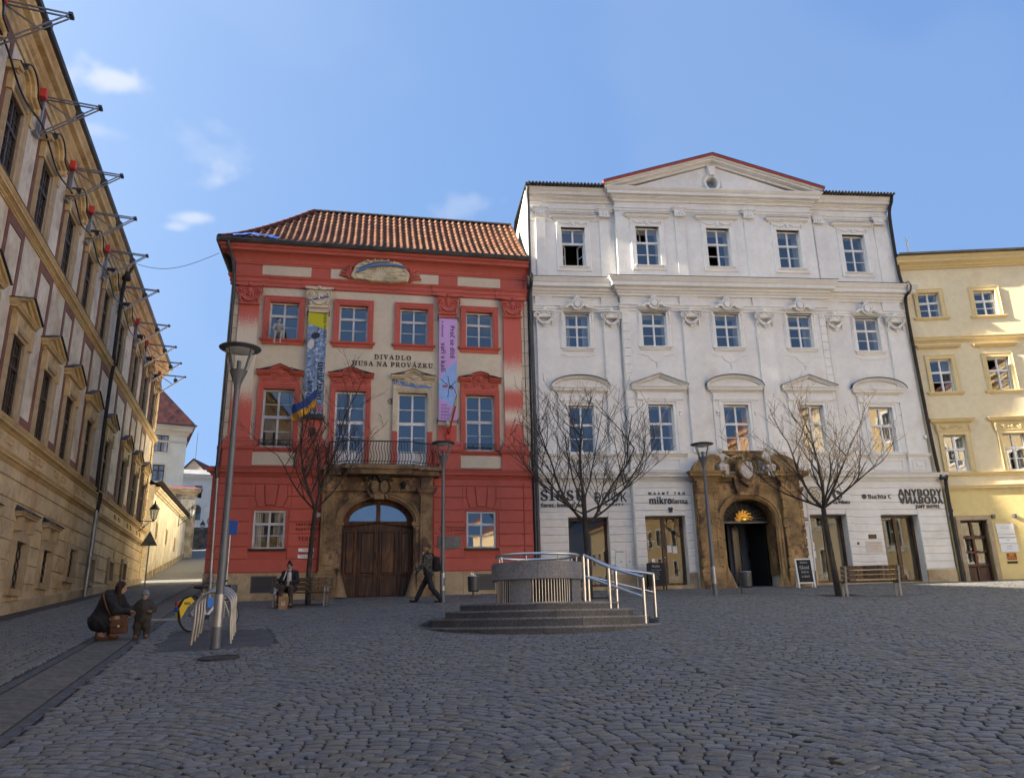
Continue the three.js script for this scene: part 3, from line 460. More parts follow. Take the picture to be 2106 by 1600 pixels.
    const round = i === 3, pk = 0.92, path = [[-0.84, y1 + 0.52], [-0.36, y1 + 0.55]]; if (round || true) path.push(...(round ? [[-0.3, y1 + 0.68], [-0.12, y1 + 0.745], [0, y1 + 0.76], [0.12, y1 + 0.745], [0.3, y1 + 0.68]] : [[-0.28, y1 + 0.66], [0, y1 + 0.78], [0.28, y1 + 0.66]])); path.push([0.36, y1 + 0.55], [0.84, y1 + 0.52]);
    mesh('pediment', [sweep(path, [[0, 0.16], [0, 0.3], [0.04, 0.32], [0.05, 0.38], [0.1, 0.42], [0.14, 0.43], [0.14, 0.16]]), slab([[-0.36, y1 + 0.5], [0.36, y1 + 0.5], [0.3, y1 + 0.66], [0, y1 + 0.8], [-0.3, y1 + 0.66]], 0.14, 0.27), ball(0.1, 0, y1 + 0.62, 0.29, 1.2, 1, 0.5), ...[-1, 1].flatMap(d => [0, 1, 2].map(k => ball(0.05, d * (0.13 + k * 0.06), y1 + 0.61 + k * 0.015, 0.28, 1.3, 0.8, 0.5)))], sm, w);
    mesh('pediment_flashing', [sweep(path.map(([p, q]) => [p * 1.03, q + 0.145]), [[0, 0.1], [0, 0.47], [0.014, 0.47], [0.014, 0.1]]), ...[-1, 1].map(d => quads([[[d * 0.32, y1 + 0.86, 0.17], [d * 0.32, y1 + 0.82, 0.4], [d * 0.8, y1 + 0.70, 0.4], [d * 0.8, y1 + 0.70, 0.17]]]))], M.tileDark, w);
  });
  // entablature
  const profA = [[0, 14.22], [0.05, 14.22], [0.05, 14.36], [0.08, 14.37], [0.08, 14.52], [0.12, 14.55], [0.16, 14.62], [0.16, 14.64], [0, 14.64]];
  mesh('architrave', [moulding(L, 0, profA, 0.02, true, false), moulding(-8.98, -7.8, profA, 0.06), moulding(-3.88, -2.7, profA, 0.06), moulding(-11.6, -10.4, profA, 0.06), moulding(-1.28, -0.12, profA, 0.06), bx(L, 0, 14.2, 14.64, -0.01, 0.03)], M.red, b);
  mesh('frieze', bx(L, 0, 14.64, 15.25, -0.02, 0.06), M.red, b);
  for (const [x0, x1] of [[-10.62, -8.75], [-8.0, -6.7], [-4.95, -3.7], [-2.92, -1.14]]) mesh('panel', bevel(x0, x1, 14.68, 15.12, 0.05, 0.085, 0.02), M.cream, b);
  mesh('cornice', [moulding(L, 0, cornice(15.12, 15.78, 0.54, 'cove'), 0.06, true, false)], M.red, b);
  // shell relief with scrolls and acanthus
  const shellPts = (k, dz) => { const p = []; for (let i = 0; i <= 30; i++) { const a = Math.PI * i / 30, w = 1 + 0.05 * Math.abs(Math.sin(a * 5.5)); p.push([-6.03 + 1.12 * k * w * Math.cos(a), 14.78 + 0.86 * k * w * Math.sin(a)]); } p.push([-7.1 * k - 6.03 * (1 - k), 14.66], [-6.4, 14.58], [-5.66, 14.58], [-4.96 * k - 6.03 * (1 - k), 14.66]); return p.reverse(); };
  const sh = mesh('shell_relief', [pillow(shellPts(1, 0), 0.06, 0.3, 0.06), pillow(shellPts(0.86, 0), 0.28, 0.36, 0.05), spiral(-6.55, 14.72, 0.36, 0.16, 1.6, 0.035, 1, 0), spiral(-5.5, 14.72, 0.36, 0.16, 1.6, 0.035, -1, Math.PI), ...Array.from({ length: 11 }, (_, i) => { const a = Math.PI * (i + 0.5) / 11; return bar([-6.03 + 0.25 * Math.cos(a), 14.85 + 0.2 * Math.sin(a), 0.36], [-6.03 + 1.02 * Math.cos(a), 14.8 + 0.78 * Math.sin(a), 0.37], 0.02, 5, 0.05); })], bumped([0.76, 0.64, 0.42], T.old, 0.008), b);
  mesh('painted_stripe', tube([[-6.98, 14.88, 0.42], [-6.4, 15.17, 0.44], [-5.6, 15.27, 0.43], [-5.05, 15.22, 0.40]], 0.055, 5, 14).scale(1, 1, 1), mat([0.09, 0.2, 0.45]), sh);
  mesh('painted_stripe', tube([[-6.9, 15.06, 0.41], [-6.3, 15.34, 0.42], [-5.7, 15.42, 0.41]], 0.04, 5, 12), mat([0.16, 0.2, 0.24]), sh);
  for (const d of [-1, 1]) { const g = [], c = -6.03; for (let k = 0; k < 6; k++) { const a = 0.2 + k * 0.33; g.push(tube([[c + d * 1.12, 14.66 + k * 0.05, 0.1], [c + d * (1.22 + 0.1 * Math.cos(a)), 14.8 + k * 0.09, 0.2], [c + d * (1.2 + 0.42 * Math.cos(a)), 14.78 + 0.45 * Math.sin(a), 0.14]], 0.05 - k * 0.003, 5, 8)); } mesh('acanthus', g, M.red, sh); }
  // roof: bell-cast slope of pantiles, hipped at the left
  const prof = t => { const s = -0.66 + t * 3.54; const y = 15.9 + 3.32 * (0.32 * t + 0.68 * Math.pow(t, 1.25)); return [y, -s]; };   // [height, distance out of the wall]
  const nRow = 12, tileW = 0.268, hipAt = t => -12.2 + 3.2 * t, rows = [];
  const tg = (() => { const g = new THREE.PlaneGeometry(tileW * 1.06, 0.5, 9, 3), p = g.attributes.position; for (let i = 0; i < p.count; i++) { const x = p.getX(i) / tileW + 0.5; p.setZ(i, 0.052 * Math.pow(Math.max(0, Math.cos((x - 0.62) * 2 * Math.PI)), 0.8) - 0.02 * Math.max(0, -Math.cos((x - 0.62) * 2 * Math.PI))); } const b2 = mergeGeometries([g, new THREE.PlaneGeometry(tileW, 0.03).translate(0, -0.25, -0.012).toNonIndexed ? new THREE.PlaneGeometry(tileW * 1.06, 0.05, 9, 1).translate(0, -0.25, 0) : g]); b2.computeVertexNormals(); return b2; })();
  const under = []; for (let k = 0; k < 12; k++) { const [y0, z0] = prof(k / 12), [y1, z1] = prof((k + 1) / 12); under.push([[hipAt(k / 12), y0 - 0.06, z0], [0.05, y0 - 0.06, z0], [0.05, y1 - 0.06, z1], [hipAt((k + 1) / 12), y1 - 0.06, z1]]); }
  const [yr, zr] = prof(1);
  const roof = mesh('roof', [quads(under), quads([[[hipAt(1), yr - 0.06, zr], [0.05, yr - 0.06, zr], [0.05, 15.9, -9], [-12.3, 15.9, -9]], [[hipAt(0), 15.84, 0.66], [hipAt(1), yr - 0.06, zr], [-12.3, 15.9, -9], [-12.2, 15.84, 0.6]]])], M.tileDark, b);
  const all = []; for (let k = 0; k < nRow; k++) { const t = (k + 0.5) / nRow, [y0, z0] = prof(k / nRow), [y1, z1] = prof((k + 1) / nRow), slope = Math.atan2(y1 - y0, z0 - z1), tilt = -(Math.PI / 2 - slope) + 0.05; for (let c = 0; c < 48; c++) { const x = 0.0 - (c + 0.5) * tileW; if (x < hipAt(t) + 0.1) continue; all.push([x + (R() - 0.5) * 0.012, (y0 + y1) / 2, (z0 + z1) / 2, tilt + (R() - 0.5) * 0.03, Math.floor(R() * 5), k, slope]); } }
  // nearest (lowest and leftmost) tiles one by one, the rest as one field
  all.sort((p, q) => p[5] - q[5]); const one = all.filter((_, i) => i < 300), field = all.slice(300);
  const rotTile = (s) => new THREE.Matrix4().makeRotationX(-(Math.PI / 2) + s[6] - 0.09).setPosition(s[0], s[1] + 0.02, s[2]);
  for (const s of one) { const m = mesh('roof_tile', tg, M.tile[s[4]], roof, { ready: true }); m.rotation.x = -(Math.PI / 2) + s[6] - 0.09; m.rotation.z = (R() - 0.5) * 0.03; m.position.set(s[0], s[1] + 0.02, s[2]); }
  const inst = new THREE.InstancedMesh(tg, bumped([1, 1, 1], T.stone, 0.003, { roughness: 0.92 }), field.length); field.forEach((s, i) => { inst.setMatrixAt(i, rotTile(s)); inst.setColorAt(i, M.tile[s[4]].color); }); inst.name = 'roof_tiles'; stuff(inst); roof.add(inst);
  for (let i = 0; i < 30; i++) { const x = hipAt(1) + 0.1 + i * 0.31; if (x > -0.1) break; mesh('ridge_tile', new THREE.CylinderGeometry(0.15, 0.17, 0.34, 10, 1, true, 0, Math.PI).rotateZ(Math.PI / 2).rotateX(Math.PI / 2 * 0).translate(0, 0, 0), M.tileDark, roof, { at: [x, yr - 0.02, zr - 0.05] }); }
  for (let i = 0; i < 14; i++) { const t = (i + 0.5) / 14, [y, z] = prof(t), m = mesh('hip_tile', new THREE.CylinderGeometry(0.12, 0.14, 0.42, 8, 1, true, 0, Math.PI * 2), M.tileRed, roof); const [y2, z2] = prof(t + 0.05), dir = V(hipAt(t + 0.05) - hipAt(t), y2 - y, z2 - z).normalize(); m.quaternion.setFromUnitVectors(V(0, 1, 0), dir); m.position.set(hipAt(t), y + 0.02, z); }
  mesh('ridge_pole', bx(hipAt(1) + 0.1, -0.05, yr - 0.3, yr - 0.14, zr - 0.1, zr + 0.02), M.tileDark, roof);
  // gutter and down pipes
  mesh('gutter', [sweep([[-12.22, 15.82], [0.0, 15.82]], [[0, 0.56], [-0.06, 0.6], [-0.06, 0.7], [0.05, 0.76], [0.09, 0.76], [0.02, 0.7], [0.0, 0.62]]), bx(-12.3, -12.2, 15.72, 15.93, -8, 0.76)], M.zinc, b);
  mesh('gutter_flashing', quads([[[-12.2, 15.9, 0.72], [0, 15.9, 0.72], [0, 15.95, 0.56], [-12.2, 15.95, 0.56]]]), M.zincPale, b);
  mesh('down_pipe', [tube([[-11.86, 15.8, 0.66], [-11.86, 15.6, 0.64], [-11.76, 15.35, 0.4], [-11.66, 15.1, 0.3], [-11.62, 14.7, 0.3], [-11.6, 14.2, 0.24], [-11.6, 13, 0.18], [-11.6, 9, 0.18], [-11.62, 7.3, 0.2], [-11.62, 6.95, 0.36], [-11.58, 6.6, 0.3]], 0.065, 8, 60), ...[9, 10.6, 12.2, 13.6].map(y => cyl(0.075, 0.075, 0.05, 10, -11.6, y, 0.18))], M.zinc, b);
  mesh('lower_down_pipe', [bar([-11.58, 6.62, 0.28], [-11.5, 2.5, 0.3], 0.06, 8), cyl(0.09, 0.07, 0.3, 10, -11.5, 2.9, 0.3), cyl(0.08, 0.1, 0.7, 10, -11.5, 2.45, 0.3)], M.galv, b);
  mesh('wall_cable', tube([[-0.16, 15.2, 0.07], [-0.17, 12, 0.07], [-0.15, 9, 0.07], [-0.1, 7.2, 0.1]], 0.011, 4, 30), M.iron, b);
  mesh('wall_cable', tube([[-0.36, 6.6, 0.11], [-0.35, 5, 0.11], [-0.36, 3.3, 0.11]], 0.02, 4, 10), M.redDeep, b);
  // stone portal
  const P = mesh('portal', [slab([[-7.9, 2.3], [-7.9, 6.72], [-3.86, 6.72], [-3.86, 2.3]], 0.06, 0.22, [arched(-7.14, -4.55, 2.31, 5.03, 0.9)]),
    sweep(arched(-7.14, -4.55, 3.4, 5.03, 0.9, 24).slice(1).concat([[-7.14, 3.4]]).reverse(), [[0, -0.4], [0, 0.24], [0.05, 0.26], [0.07, 0.31], [0.18, 0.33], [0.2, 0.36], [0.26, 0.36], [0.26, 0.2]], false)], M.sand, b);
  for (const [x0, x1] of [[-7.88, -7.38], [-4.32, -3.88]]) mesh('pilaster', [bx(x0, x1, 3.3, 6.05, 0.2, 0.42), bevel(x0 + 0.07, x1 - 0.07, 3.5, 5.85, 0.4, 0.445, 0.02), moulding(x0, x1, cornice(6.02, 6.3, 0.16), 0.42), bx(x0, x1, 6.3, 6.72, 0.2, 0.42), moulding(x0, x1, [[0, 3.02], [0.12, 3.02], [0.12, 3.12], [0.09, 3.16], [0.1, 3.22], [0.04, 3.26], [0.04, 3.3], [0, 3.34]], 0.42), bx(x0 - 0.1, x1 + 0.1, 2.2, 3.03, 0.14, 0.56)], M.sand, b);
  for (const d of [-1, 1]) { const x = uc + d * 1.42; mesh('impost', moulding(x - 0.13, x + 0.13, cornice(4.86, 5.05, 0.08), 0.3), M.sand, b); mesh('guard_stone', new THREE.ConeGeometry(0.42, 1.1, 12, 1).scale(0.75, 1, 0.7).translate(uc + d * 1.33, 2.95, 0.32), M.sand, b); }
  mesh('keystone', [pillow([[-6.02, 5.86], [-5.68, 5.86], [-5.62, 6.2], [-6.08, 6.2]], 0.2, 0.46, 0.02)], M.sand, b);
  mesh('entablature', [bx(-7.4, -4.3, 6.2, 6.7, 0.2, 0.34), sweep([[-7.38, 6.18], [-4.32, 6.18]], [[0, 0.2], [0, 0.36], [0.05, 0.38], [0.08, 0.38], [0.08, 0.2]])], M.sand, b);
  { // carved coat of arms: two ovals under a bushy crown
    const g = [], c = -5.85; for (const d of [-1, 1]) { g.push(pillow(oval(c + d * 0.17, 6.33, 0.17, 0.25, 18), 0.3, 0.52, 0.06)); for (let i = 0; i < 7; i++) { const a = -1.2 + i * 0.42; g.push(ball(0.075, c + d * (0.17 + 0.27 * Math.cos(a)), 6.3 + 0.33 * Math.sin(a), 0.42, 1, 1, 0.8)); } }
    mesh('coat_of_arms', g, M.sand, b); const r = seeded(8), k = []; for (let i = 0; i < 46; i++) { const a = r() * Math.PI, q = Math.sqrt(r()); k.push(ball(0.055 + r() * 0.05, c + Math.cos(a) * 0.5 * q, 6.58 + 0.27 * Math.sin(a) * q, 0.42 + r() * 0.12, 1, 1, 0.8)); } mesh('carved_crown', k, M.sandDark, b);
  }
  // balcony
  const balcony = mesh('balcony', [plan([[-7.95, 0.05], [-3.55, 0.05], [-3.55, 0.62], [-4.35, 0.72], [-4.6, 0.98], [-7.1, 0.98], [-7.35, 0.72], [-7.95, 0.62]], 6.92, 7.06), plan([[-7.85, 0.05], [-3.65, 0.05], [-3.65, 0.5], [-4.45, 0.6], [-4.7, 0.86], [-7.0, 0.86], [-7.25, 0.6], [-7.85, 0.5]], 6.74, 6.93)], M.sand, b);
  { // wrought iron railing with bellied bars
    const path = [[-7.72, 0.1], [-7.72, 0.52], [-7.3, 0.62], [-7.06, 0.88], [-4.66, 0.88], [-4.4, 0.62], [-3.68, 0.52], [-3.68, 0.1]], pts = [];
    for (let i = 0; i < path.length - 1; i++) { const [a, z] = path[i], [c, y] = path[i + 1], L2 = Math.hypot(c - a, y - z), n = Math.max(1, Math.round(L2 / 0.105)); for (let k = 0; k < n; k++) pts.push([a + (c - a) * k / n, z + (y - z) * k / n, Math.atan2(y - z, c - a)]); }
    const rail = mesh('balcony_railing', [7.10, 7.2, 7.95].map((y, k) => join(path.slice(0, -1).map((p, i) => beam([p[0], y, p[1]], [path[i + 1][0], y, path[i + 1][1]], k === 2 ? 0.045 : 0.022, 0.025)))), M.iron, b);
    const bg = tube([[0, 7.1, 0], [0.015, 7.2, 0.02], [0.045, 7.34, 0.1], [0.02, 7.5, 0.08], [-0.022, 7.68, 0.0], [0, 7.82, 0], [0, 7.95, 0]], 0.012, 4, 14); const bgj = join(bg);
    for (const p of pts) { const m = mesh('baluster', bgj, M.iron, rail, { ready: true, at: [p[0], 0, p[1]] }); m.rotation.y = -p[2]; }
  }
  const fan = d => { const p = [[uc + d * 0.08, 5.14]]; for (let i = 0; i <= 10; i++) { const a = i / 10 * 1.42; p.push([uc + d * 1.06 * Math.cos(a), 5.14 + 0.62 * Math.sin(a)]); } p.push([uc + d * 0.08, 5.755]); return d > 0 ? p : p.reverse(); };
  // wooden gate with panels and a two-light fan window
  const gate = mesh('gate', [slab(arched(-7.14, -4.55, 2.35, 5.03, 0.9), -0.32, -0.2, [fan(-1), fan(1)]), sweep([[-7.1, 4.9], [-6.4, 4.98], [-5.845, 5.06], [-5.3, 4.98], [-4.6, 4.9]], [[0, -0.2], [0, -0.13], [0.06, -0.1], [0.09, -0.1], [0.09, -0.2]])], M.wood, b);
  for (const [x0, x1] of [[-7.1, -6.62], [-6.55, -5.89], [-5.8, -5.14], [-5.07, -4.59]]) { const wide = x1 - x0 > 0.6; const leaf = mesh('door_leaf', bx(x0, x1, 2.36, 4.84 + (wide ? 0.1 : 0), -0.2, -0.15), M.wood, gate); mesh('door_panel', [bevel(x0 + 0.1, x1 - 0.1, 3.25, 4.7, -0.155, -0.115, 0.03), sweep(ring(x0 + 0.08, x1 - 0.08, 3.22, 4.73), [[0, -0.15], [0, -0.11], [0.03, -0.105], [0.04, -0.15]], true)], M.wood, leaf); mesh('door_panel', bevel(x0 + 0.06, x1 - 0.06, 2.45, 3.12, -0.155, -0.125, 0.02), M.wood, leaf); }
  mesh('handle', [bar([-5.93, 3.7, -0.08], [-5.93, 4.0, -0.08], 0.018), bx(-5.97, -5.89, 3.75, 4.05, -0.15, -0.13)], M.iron, gate);
  for (const x of [-6.34, -5.35]) mesh('fan_light', slab(fan(x < uc ? -1 : 1), -0.26, -0.255), M.glass, gate);
  mesh('gate_backing', bx(-7.2, -4.5, 2.3, 6, -0.5, -0.45), M.black, gate);
  // hanging lantern under the balcony
  const ln = mesh('hanging_lantern', [bar([-4.98, 6.75, 0.55], [-4.98, 6.52, 0.55], 0.012), lathe([[0.02, 6.52], [0.11, 6.46], [0.12, 6.42], [0.06, 6.26], [0.0, 6.24]], 10).translate(-4.98, 0, 0.55), new THREE.TorusGeometry(0.1, 0.01, 5, 16).translate(-4.98, 6.22, 0.55)], M.iron, b);
  // lettering and plaques
  const t1 = letters('DIVADLO', 0.19, 'serif_bold', 0.02, 0.03), t2 = letters('HUSA NA PROVÁZKU', 0.19, 'serif_bold', 0.02, 0.022);
  mesh('lettering', t1.translate(-5.45 - t1.userData.width / 2, 11.42, 0.002), M.black, b, { ready: true }); mesh('lettering', t2.translate(-5.45 - t2.userData.width / 2, 11.13, 0.002), M.black, b, { ready: true });
  mesh('monogram', [sweep(oval(-5.45, 9.72, 0.16, 0.10, 24).reverse(), [[-0.012, 0], [-0.012, 0.015], [0.012, 0.015], [0.012, 0]], true), letters('e', 0.14, 'sans_bold', 0.012).translate(-5.53, 9.67, 0.002), bx(-5.42, -5.4, 9.66, 9.8, 0, 0.015)], M.black, b, { keepUV: true });
  const small = (s, size, u, v, f = 'sans_regular', m = M.blackSign) => mesh('lettering', letters(s, size, f, 0.008, size * 0.12).translate(u, v, 0.096), m, b, { ready: true });
  const dimRed = mat([0.09, 0.012, 0.012]);
  small('centrum', 0.1, -8.78, 4.95, 'sans_bold', dimRed); small('ativního', 0.1, -8.3, 4.95, 'sans_bold', dimRed); small('experim', 0.1, -8.78, 4.78, 'sans_bold', dimRed); small('ivadla', 0.1, -8.27, 4.78, 'sans_bold', dimRed); small('TERR', 0.12, -8.68, 4.42, 'serif_bold', dimRed); small('us', 0.12, -8.24, 4.42, 'serif_bold', M.blackSign);
  small('Divadlo Husa', 0.075, -3.36, 4.86, 'sans_bold', dimRed); small('na provázku', 0.075, -3.36, 4.75, 'sans_bold', dimRed); mesh('goose_emblem', tube([[-3.55, 4.74, 0.1], [-3.58, 4.84, 0.1], [-3.52, 4.93, 0.1], [-3.44, 4.92, 0.1]], 0.012, 5, 12), dimRed, b);
  const plq = (x0, x1, y0, y1, rows, bg, fg, name = 'plaque') => { const m = printed(256, Math.round(256 * (y1 - y0) / (x1 - x0)), (c, w, h) => { c.fillStyle = bg; c.fillRect(0, 0, w, h); c.fillStyle = fg; c.textAlign = 'center'; rows.forEach(([s, y, px, f]) => { c.font = `${f || 'bold'} ${px}px sans-serif`; c.fillText(s, w / 2, y * h); }); }); const p = mesh(name, bx(x0, x1, y0, y1, 0.096, 0.115), M.paper, b); mesh('print', sheet(x1 - x0 - 0.008, y1 - y0 - 0.008), m, p, { keepUV: true, at: [(x0 + x1) / 2, (y0 + y1) / 2, 0.118] }); };
  plq(-8.64, -8.1, 4.02, 4.14, [['provázku', 0.45, 26], ['divadlo', 0.85, 22]], '#e4e6ea', '#444'); plq(-8.64, -8.1, 3.92, 4.0, [['', 0.5, 20]], '#a5281c', '#fff'); plq(-8.65, -8.12, 3.79, 3.91, [['vstup do divadla', 0.45, 26], ['pokladna', 0.85, 22]], '#e4e6ea', '#444');
  plq(-8.14, -7.92, 5.25, 5.4, [['9', 0.55, 90], ['Zelný trh', 0.9, 40]], '#e6e6e4', '#223');
  const st = mesh('memorial_plaque', pillow([[-3.66, 4.56], [-3.66, 4.12], [-3.5, 4.1], [-3.25, 4.05], [-3.2, 4.09], [-2.98, 4.1], [-2.9, 4.14], [-2.79, 4.11], [-2.79, 4.56]], 0.09, 0.125, 0.008), M.plaque, b);
  mesh('print', letters('ZDE STÁL', 0.045, 'serif_regular', 0.004, 0.02).translate(-3.45, 4.46, 0.125), M.ironGrey, st, { ready: true }); mesh('print', letters('V LETECH DOMU', 0.045, 'serif_regular', 0.004, 0.016).translate(-3.52, 4.36, 0.125), M.ironGrey, st, { ready: true }); mesh('print', letters('NA NÁMĚSTÍ', 0.045, 'serif_regular', 0.004, 0.016).translate(-3.45, 4.27, 0.125), M.ironGrey, st, { ready: true });
  shell(b, L, 0.0, 2.2, 15.85, -0.5, -9, M.cream, [6.6, 11.2, 15.6]);
  rebase(b, uc, 2.45);
}

// ---------------------------------------------------------------- white palace house
function capitalIonic(c, vt, w = 0.88, h = 0.72) {
  const g = []; g.push(bx(c - w / 2, c + w / 2, vt - 0.06, vt, 0, 0.2), slab([[c - 0.30, vt - 0.32], [c + 0.30, vt - 0.32], [c + 0.34, vt - 0.06], [c - 0.34, vt - 0.06]], 0, 0.12), ball(0.09, c, vt + 0.02, 0.14, 1, 1.1, 0.7), ball(0.05, c, vt + 0.12, 0.12));
  for (const d of [-1, 1]) {
    g.push(spiral(c + d * 0.29, vt - 0.22, 0.13, 0.155, 1.8, 0.028, -d, Math.PI / 2), cyl(0.13, 0.13, 0.1, 12).rotateX(Math.PI / 2).translate(c + d * 0.29, vt - 0.22, 0.02));
    for (let i = 0; i < 4; i++) g.push(ball(0.045 - i * 0.005, c + d * 0.32, vt - 0.42 - i * 0.07, 0.06));
    for (let i = 0; i < 7; i++) { const t = i / 6; g.push(ball(0.052 + 0.02 * t, c + d * 0.28 * (1 - t), vt - 0.38 - 0.2 * Math.sin(t * Math.PI / 2), 0.1, 1, 1, 0.8)); }
    g.push(ball(0.06, c + d * 0.12, vt - 0.1, 0.12, 1.2, 0.8, 0.6));
  }
  g.push(ball(0.06, c, vt - 0.66, 0.08, 0.8, 1.4, 0.7), sweep([[c - 0.24, vt - 0.3], [c + 0.24, vt - 0.3]], [[0, 0], [0, 0.17], [0.05, 0.17], [0.05, 0]])); return g;
}
function capitalSmall(c, vt) {
  const g = [bx(c - 0.33, c + 0.33, vt - 0.05, vt, 0, 0.12), slab([[c - 0.2, vt - 0.36], [c + 0.2, vt - 0.36], [c + 0.25, vt - 0.05], [c - 0.25, vt - 0.05]], 0, 0.07), ball(0.06, c, vt + 0.05, 0.08, 1, 1.3, 0.7), bx(c - 0.24, c + 0.24, vt - 0.42, vt - 0.37, 0, 0.09)];
  for (const d of [-1, 1]) g.push(spiral(c + d * 0.25, vt - 0.13, 0.06, 0.085, 1.5, 0.018, -d, Math.PI / 2), ball(0.06, c + d * 0.12, vt - 0.26, 0.07, 0.7, 1.7, 0.6), ball(0.05, c + d * 0.2, vt - 0.3, 0.06, 0.7, 1.4, 0.6));
  g.push(ball(0.06, c, vt - 0.27, 0.08, 0.8, 1.5, 0.6)); return g;
}
function garland(w, y) { const g = [pillow(oval(0, y, 0.085, 0.11, 16), 0, 0.05, 0.02)]; for (const d of [-1, 1]) { for (let i = 0; i < 9; i++) { const t = i / 8; g.push(ball(0.03 + 0.018 * Math.sin(t * Math.PI), d * (0.11 + (w - 0.11) * t), y + 0.05 - 0.08 * Math.sin(t * Math.PI), 0.03, 1, 1, 0.7)); } for (let i = 0; i < 3; i++) g.push(ball(0.032 - i * 0.004, d * (w + 0.01), y - 0.02 - i * 0.05, 0.03, 1, 1.2, 0.7)); g.push(ball(0.035, d * w, y + 0.05, 0.035)); } return g; }
function cartouche(c, y) { const g = [pillow(oval(c, y + 0.22, 0.13, 0.16, 18), 0.02, 0.16, 0.05)]; for (let i = 0; i < 16; i++) { const a = i / 16 * 2 * Math.PI; g.push(ball(0.048, c + 0.2 * Math.cos(a), y + 0.22 + 0.22 * Math.sin(a), 0.07, 1, 1, 0.9)); } g.push(ball(0.08, c, y + 0.52, 0.07, 1.2, 0.8, 0.7), ball(0.05, c - 0.09, y + 0.49, 0.06), ball(0.05, c + 0.09, y + 0.49, 0.06), ball(0.045, c, y + 0.6, 0.05)); for (const d of [-1, 1]) { for (let i = 0; i < 8; i++) { const t = i / 7; g.push(ball(0.07 - t * 0.035, c + d * (0.24 + 0.46 * t), y + 0.18 - 0.13 * t + 0.03 * Math.sin(t * 9), 0.06, 1.3, 0.9, 0.8)); } g.push(spiral(c + d * 0.62, y + 0.06, 0.05, 0.07, 1.2, 0.018, d), spiral(c + d * 0.3, y + 0.32, 0.06, 0.08, 1.2, 0.02, -d)); } return g; }
const groundLevels = (() => { const a = [3.13]; for (let i = 1; i <= 12; i++) a.push(3.13 + i * 0.2917); return a; })();
{
  const b = thing('white_building', 'white four storey baroque house with central pediment and ground floor shops', 'building', CORNER, 5.5 * D2R);
  const X0 = 0.1, X1 = 16.5, XG = 16.8, RL = 3.9, RR = 12.72, p = 0.26, WX = [2.06, 5.25, 8.38, 11.55, 14.68], f = x => x > RL && x < RR ? p : 0;
  const zones = [[X0, RL, 0], [RL, RR, p], [RR, X1, 0]];
  const doors = [[1.36, 2.94], [4.32, 5.9], [10.92, 12.42], [14.0, 15.58]].map(d => [...d, 2.66, 5.28]);
  // walls, risalit standing forward
  for (const [a, e, w] of zones) {
    const ups = WX.filter(x => x > a && x < e).flatMap(x => [ring(x - 0.53, x + 0.53, 15.84, 17.67), ring(x - 0.53, x + 0.53, 12.2, 13.68), ring(x - 0.53, x + 0.53, 7.8, 9.72)]);
    mesh('wall', slab(rect(a, e, 6.6, 19.2), -0.55, w, ups), M.white, b);
    const dn = doors.filter(d => d[0] > a && d[1] < e).map(d => ring(...d)); if (w) dn.push(arched(7.3, 9.46, 2.3, 5.06, 0.85));
    const eg = e === X1 ? XG : e; mesh('wall', slab(rect(a, eg, 2.2, 6.6), -0.55, w, dn), M.white, b);
    const dc = doors.concat(w ? [[6.2, 10.85, 2, 6.7]] : []).filter(d => d[1] > a && d[0] < e);
    courses('course', b, M.white, a + 0.01, eg - 0.01, groundLevels, dc, w, 0.03, 0.03, 0.014);
    for (const [x, y] of segs(a, eg, dc.map(d => [d[0], d[1]]))) { const [q, r] = [x, y]; mesh('plinth', bx(q, r, 2.25, 3.11, w, w + 0.06), M.creamStone, b); }
    mesh('string_course', moulding(a, eg, cornice(6.63, 6.93, 0.26), w, w > 0, w > 0 || e === X1), M.white, b);
    mesh('string_course_flashing', bx(a - (w ? 0.26 : 0), e + (w ? 0.26 : 0), 6.93, 6.942, w - 0.1, w + 0.275), M.zincPale, b);
    // pedestal zone under the first floor windows
    const cut = w ? [[6.2, 10.7]] : [];
    for (const [x, y] of segs(a, e, cut)) mesh('pedestal_band', moulding(x, y, [[0, 7.6], [0.05, 7.6], [0.07, 7.66], [0.12, 7.69], [0.12, 7.73], [0, 7.74]], w, false, false), M.white, b);
    // mid cornice and entablature, breaking forward over the pilasters and the risalit
    mesh('architrave', moulding(a, e, [[0, 13.76], [0.05, 13.76], [0.05, 13.86], [0.09, 13.88], [0.09, 13.96], [0.14, 14.0], [0.14, 14.04], [0, 14.04]], w, w > 0, w > 0), M.white, b);
    mesh('mid_cornice', moulding(a, e, [[0, 14.42], [0.1, 14.42], [0.1, 14.5], [0.16, 14.54], [0.18, 14.6], [0.26, 14.64], [0.26, 14.72], [0.3, 14.74], [0.42, 14.76], [0.42, 14.92], [0.46, 14.95], [0.52, 15.05], [0.55, 15.07], [0.55, 15.12], [0, 15.13]], w, w > 0, w > 0 || e === X1), M.white, b);
    mesh('mid_cornice_flashing', bx(a - (w ? 0.55 : 0), e + (w ? 0.55 : 0), 15.131, 15.145, w - 0.1, w + 0.57), M.zinc, b);
    mesh('upper_architrave', moulding(a, e, [[0, 18.42], [0.04, 18.42], [0.04, 18.5], [0.08, 18.54], [0.08, 18.6], [0, 18.61]], w, w > 0, w > 0), M.white, b);
    mesh('main_cornice', moulding(a, e, [[0, 18.85], [0.08, 18.85], [0.08, 18.92], [0.14, 18.98], [0.2, 19.0], [0.2, 19.06], [0.36, 19.08], [0.36, 19.2], [0.42, 19.25], [0.48, 19.33], [0.48, 19.36], [0, 19.37]], w, w > 0, w > 0), M.white, b);
  }
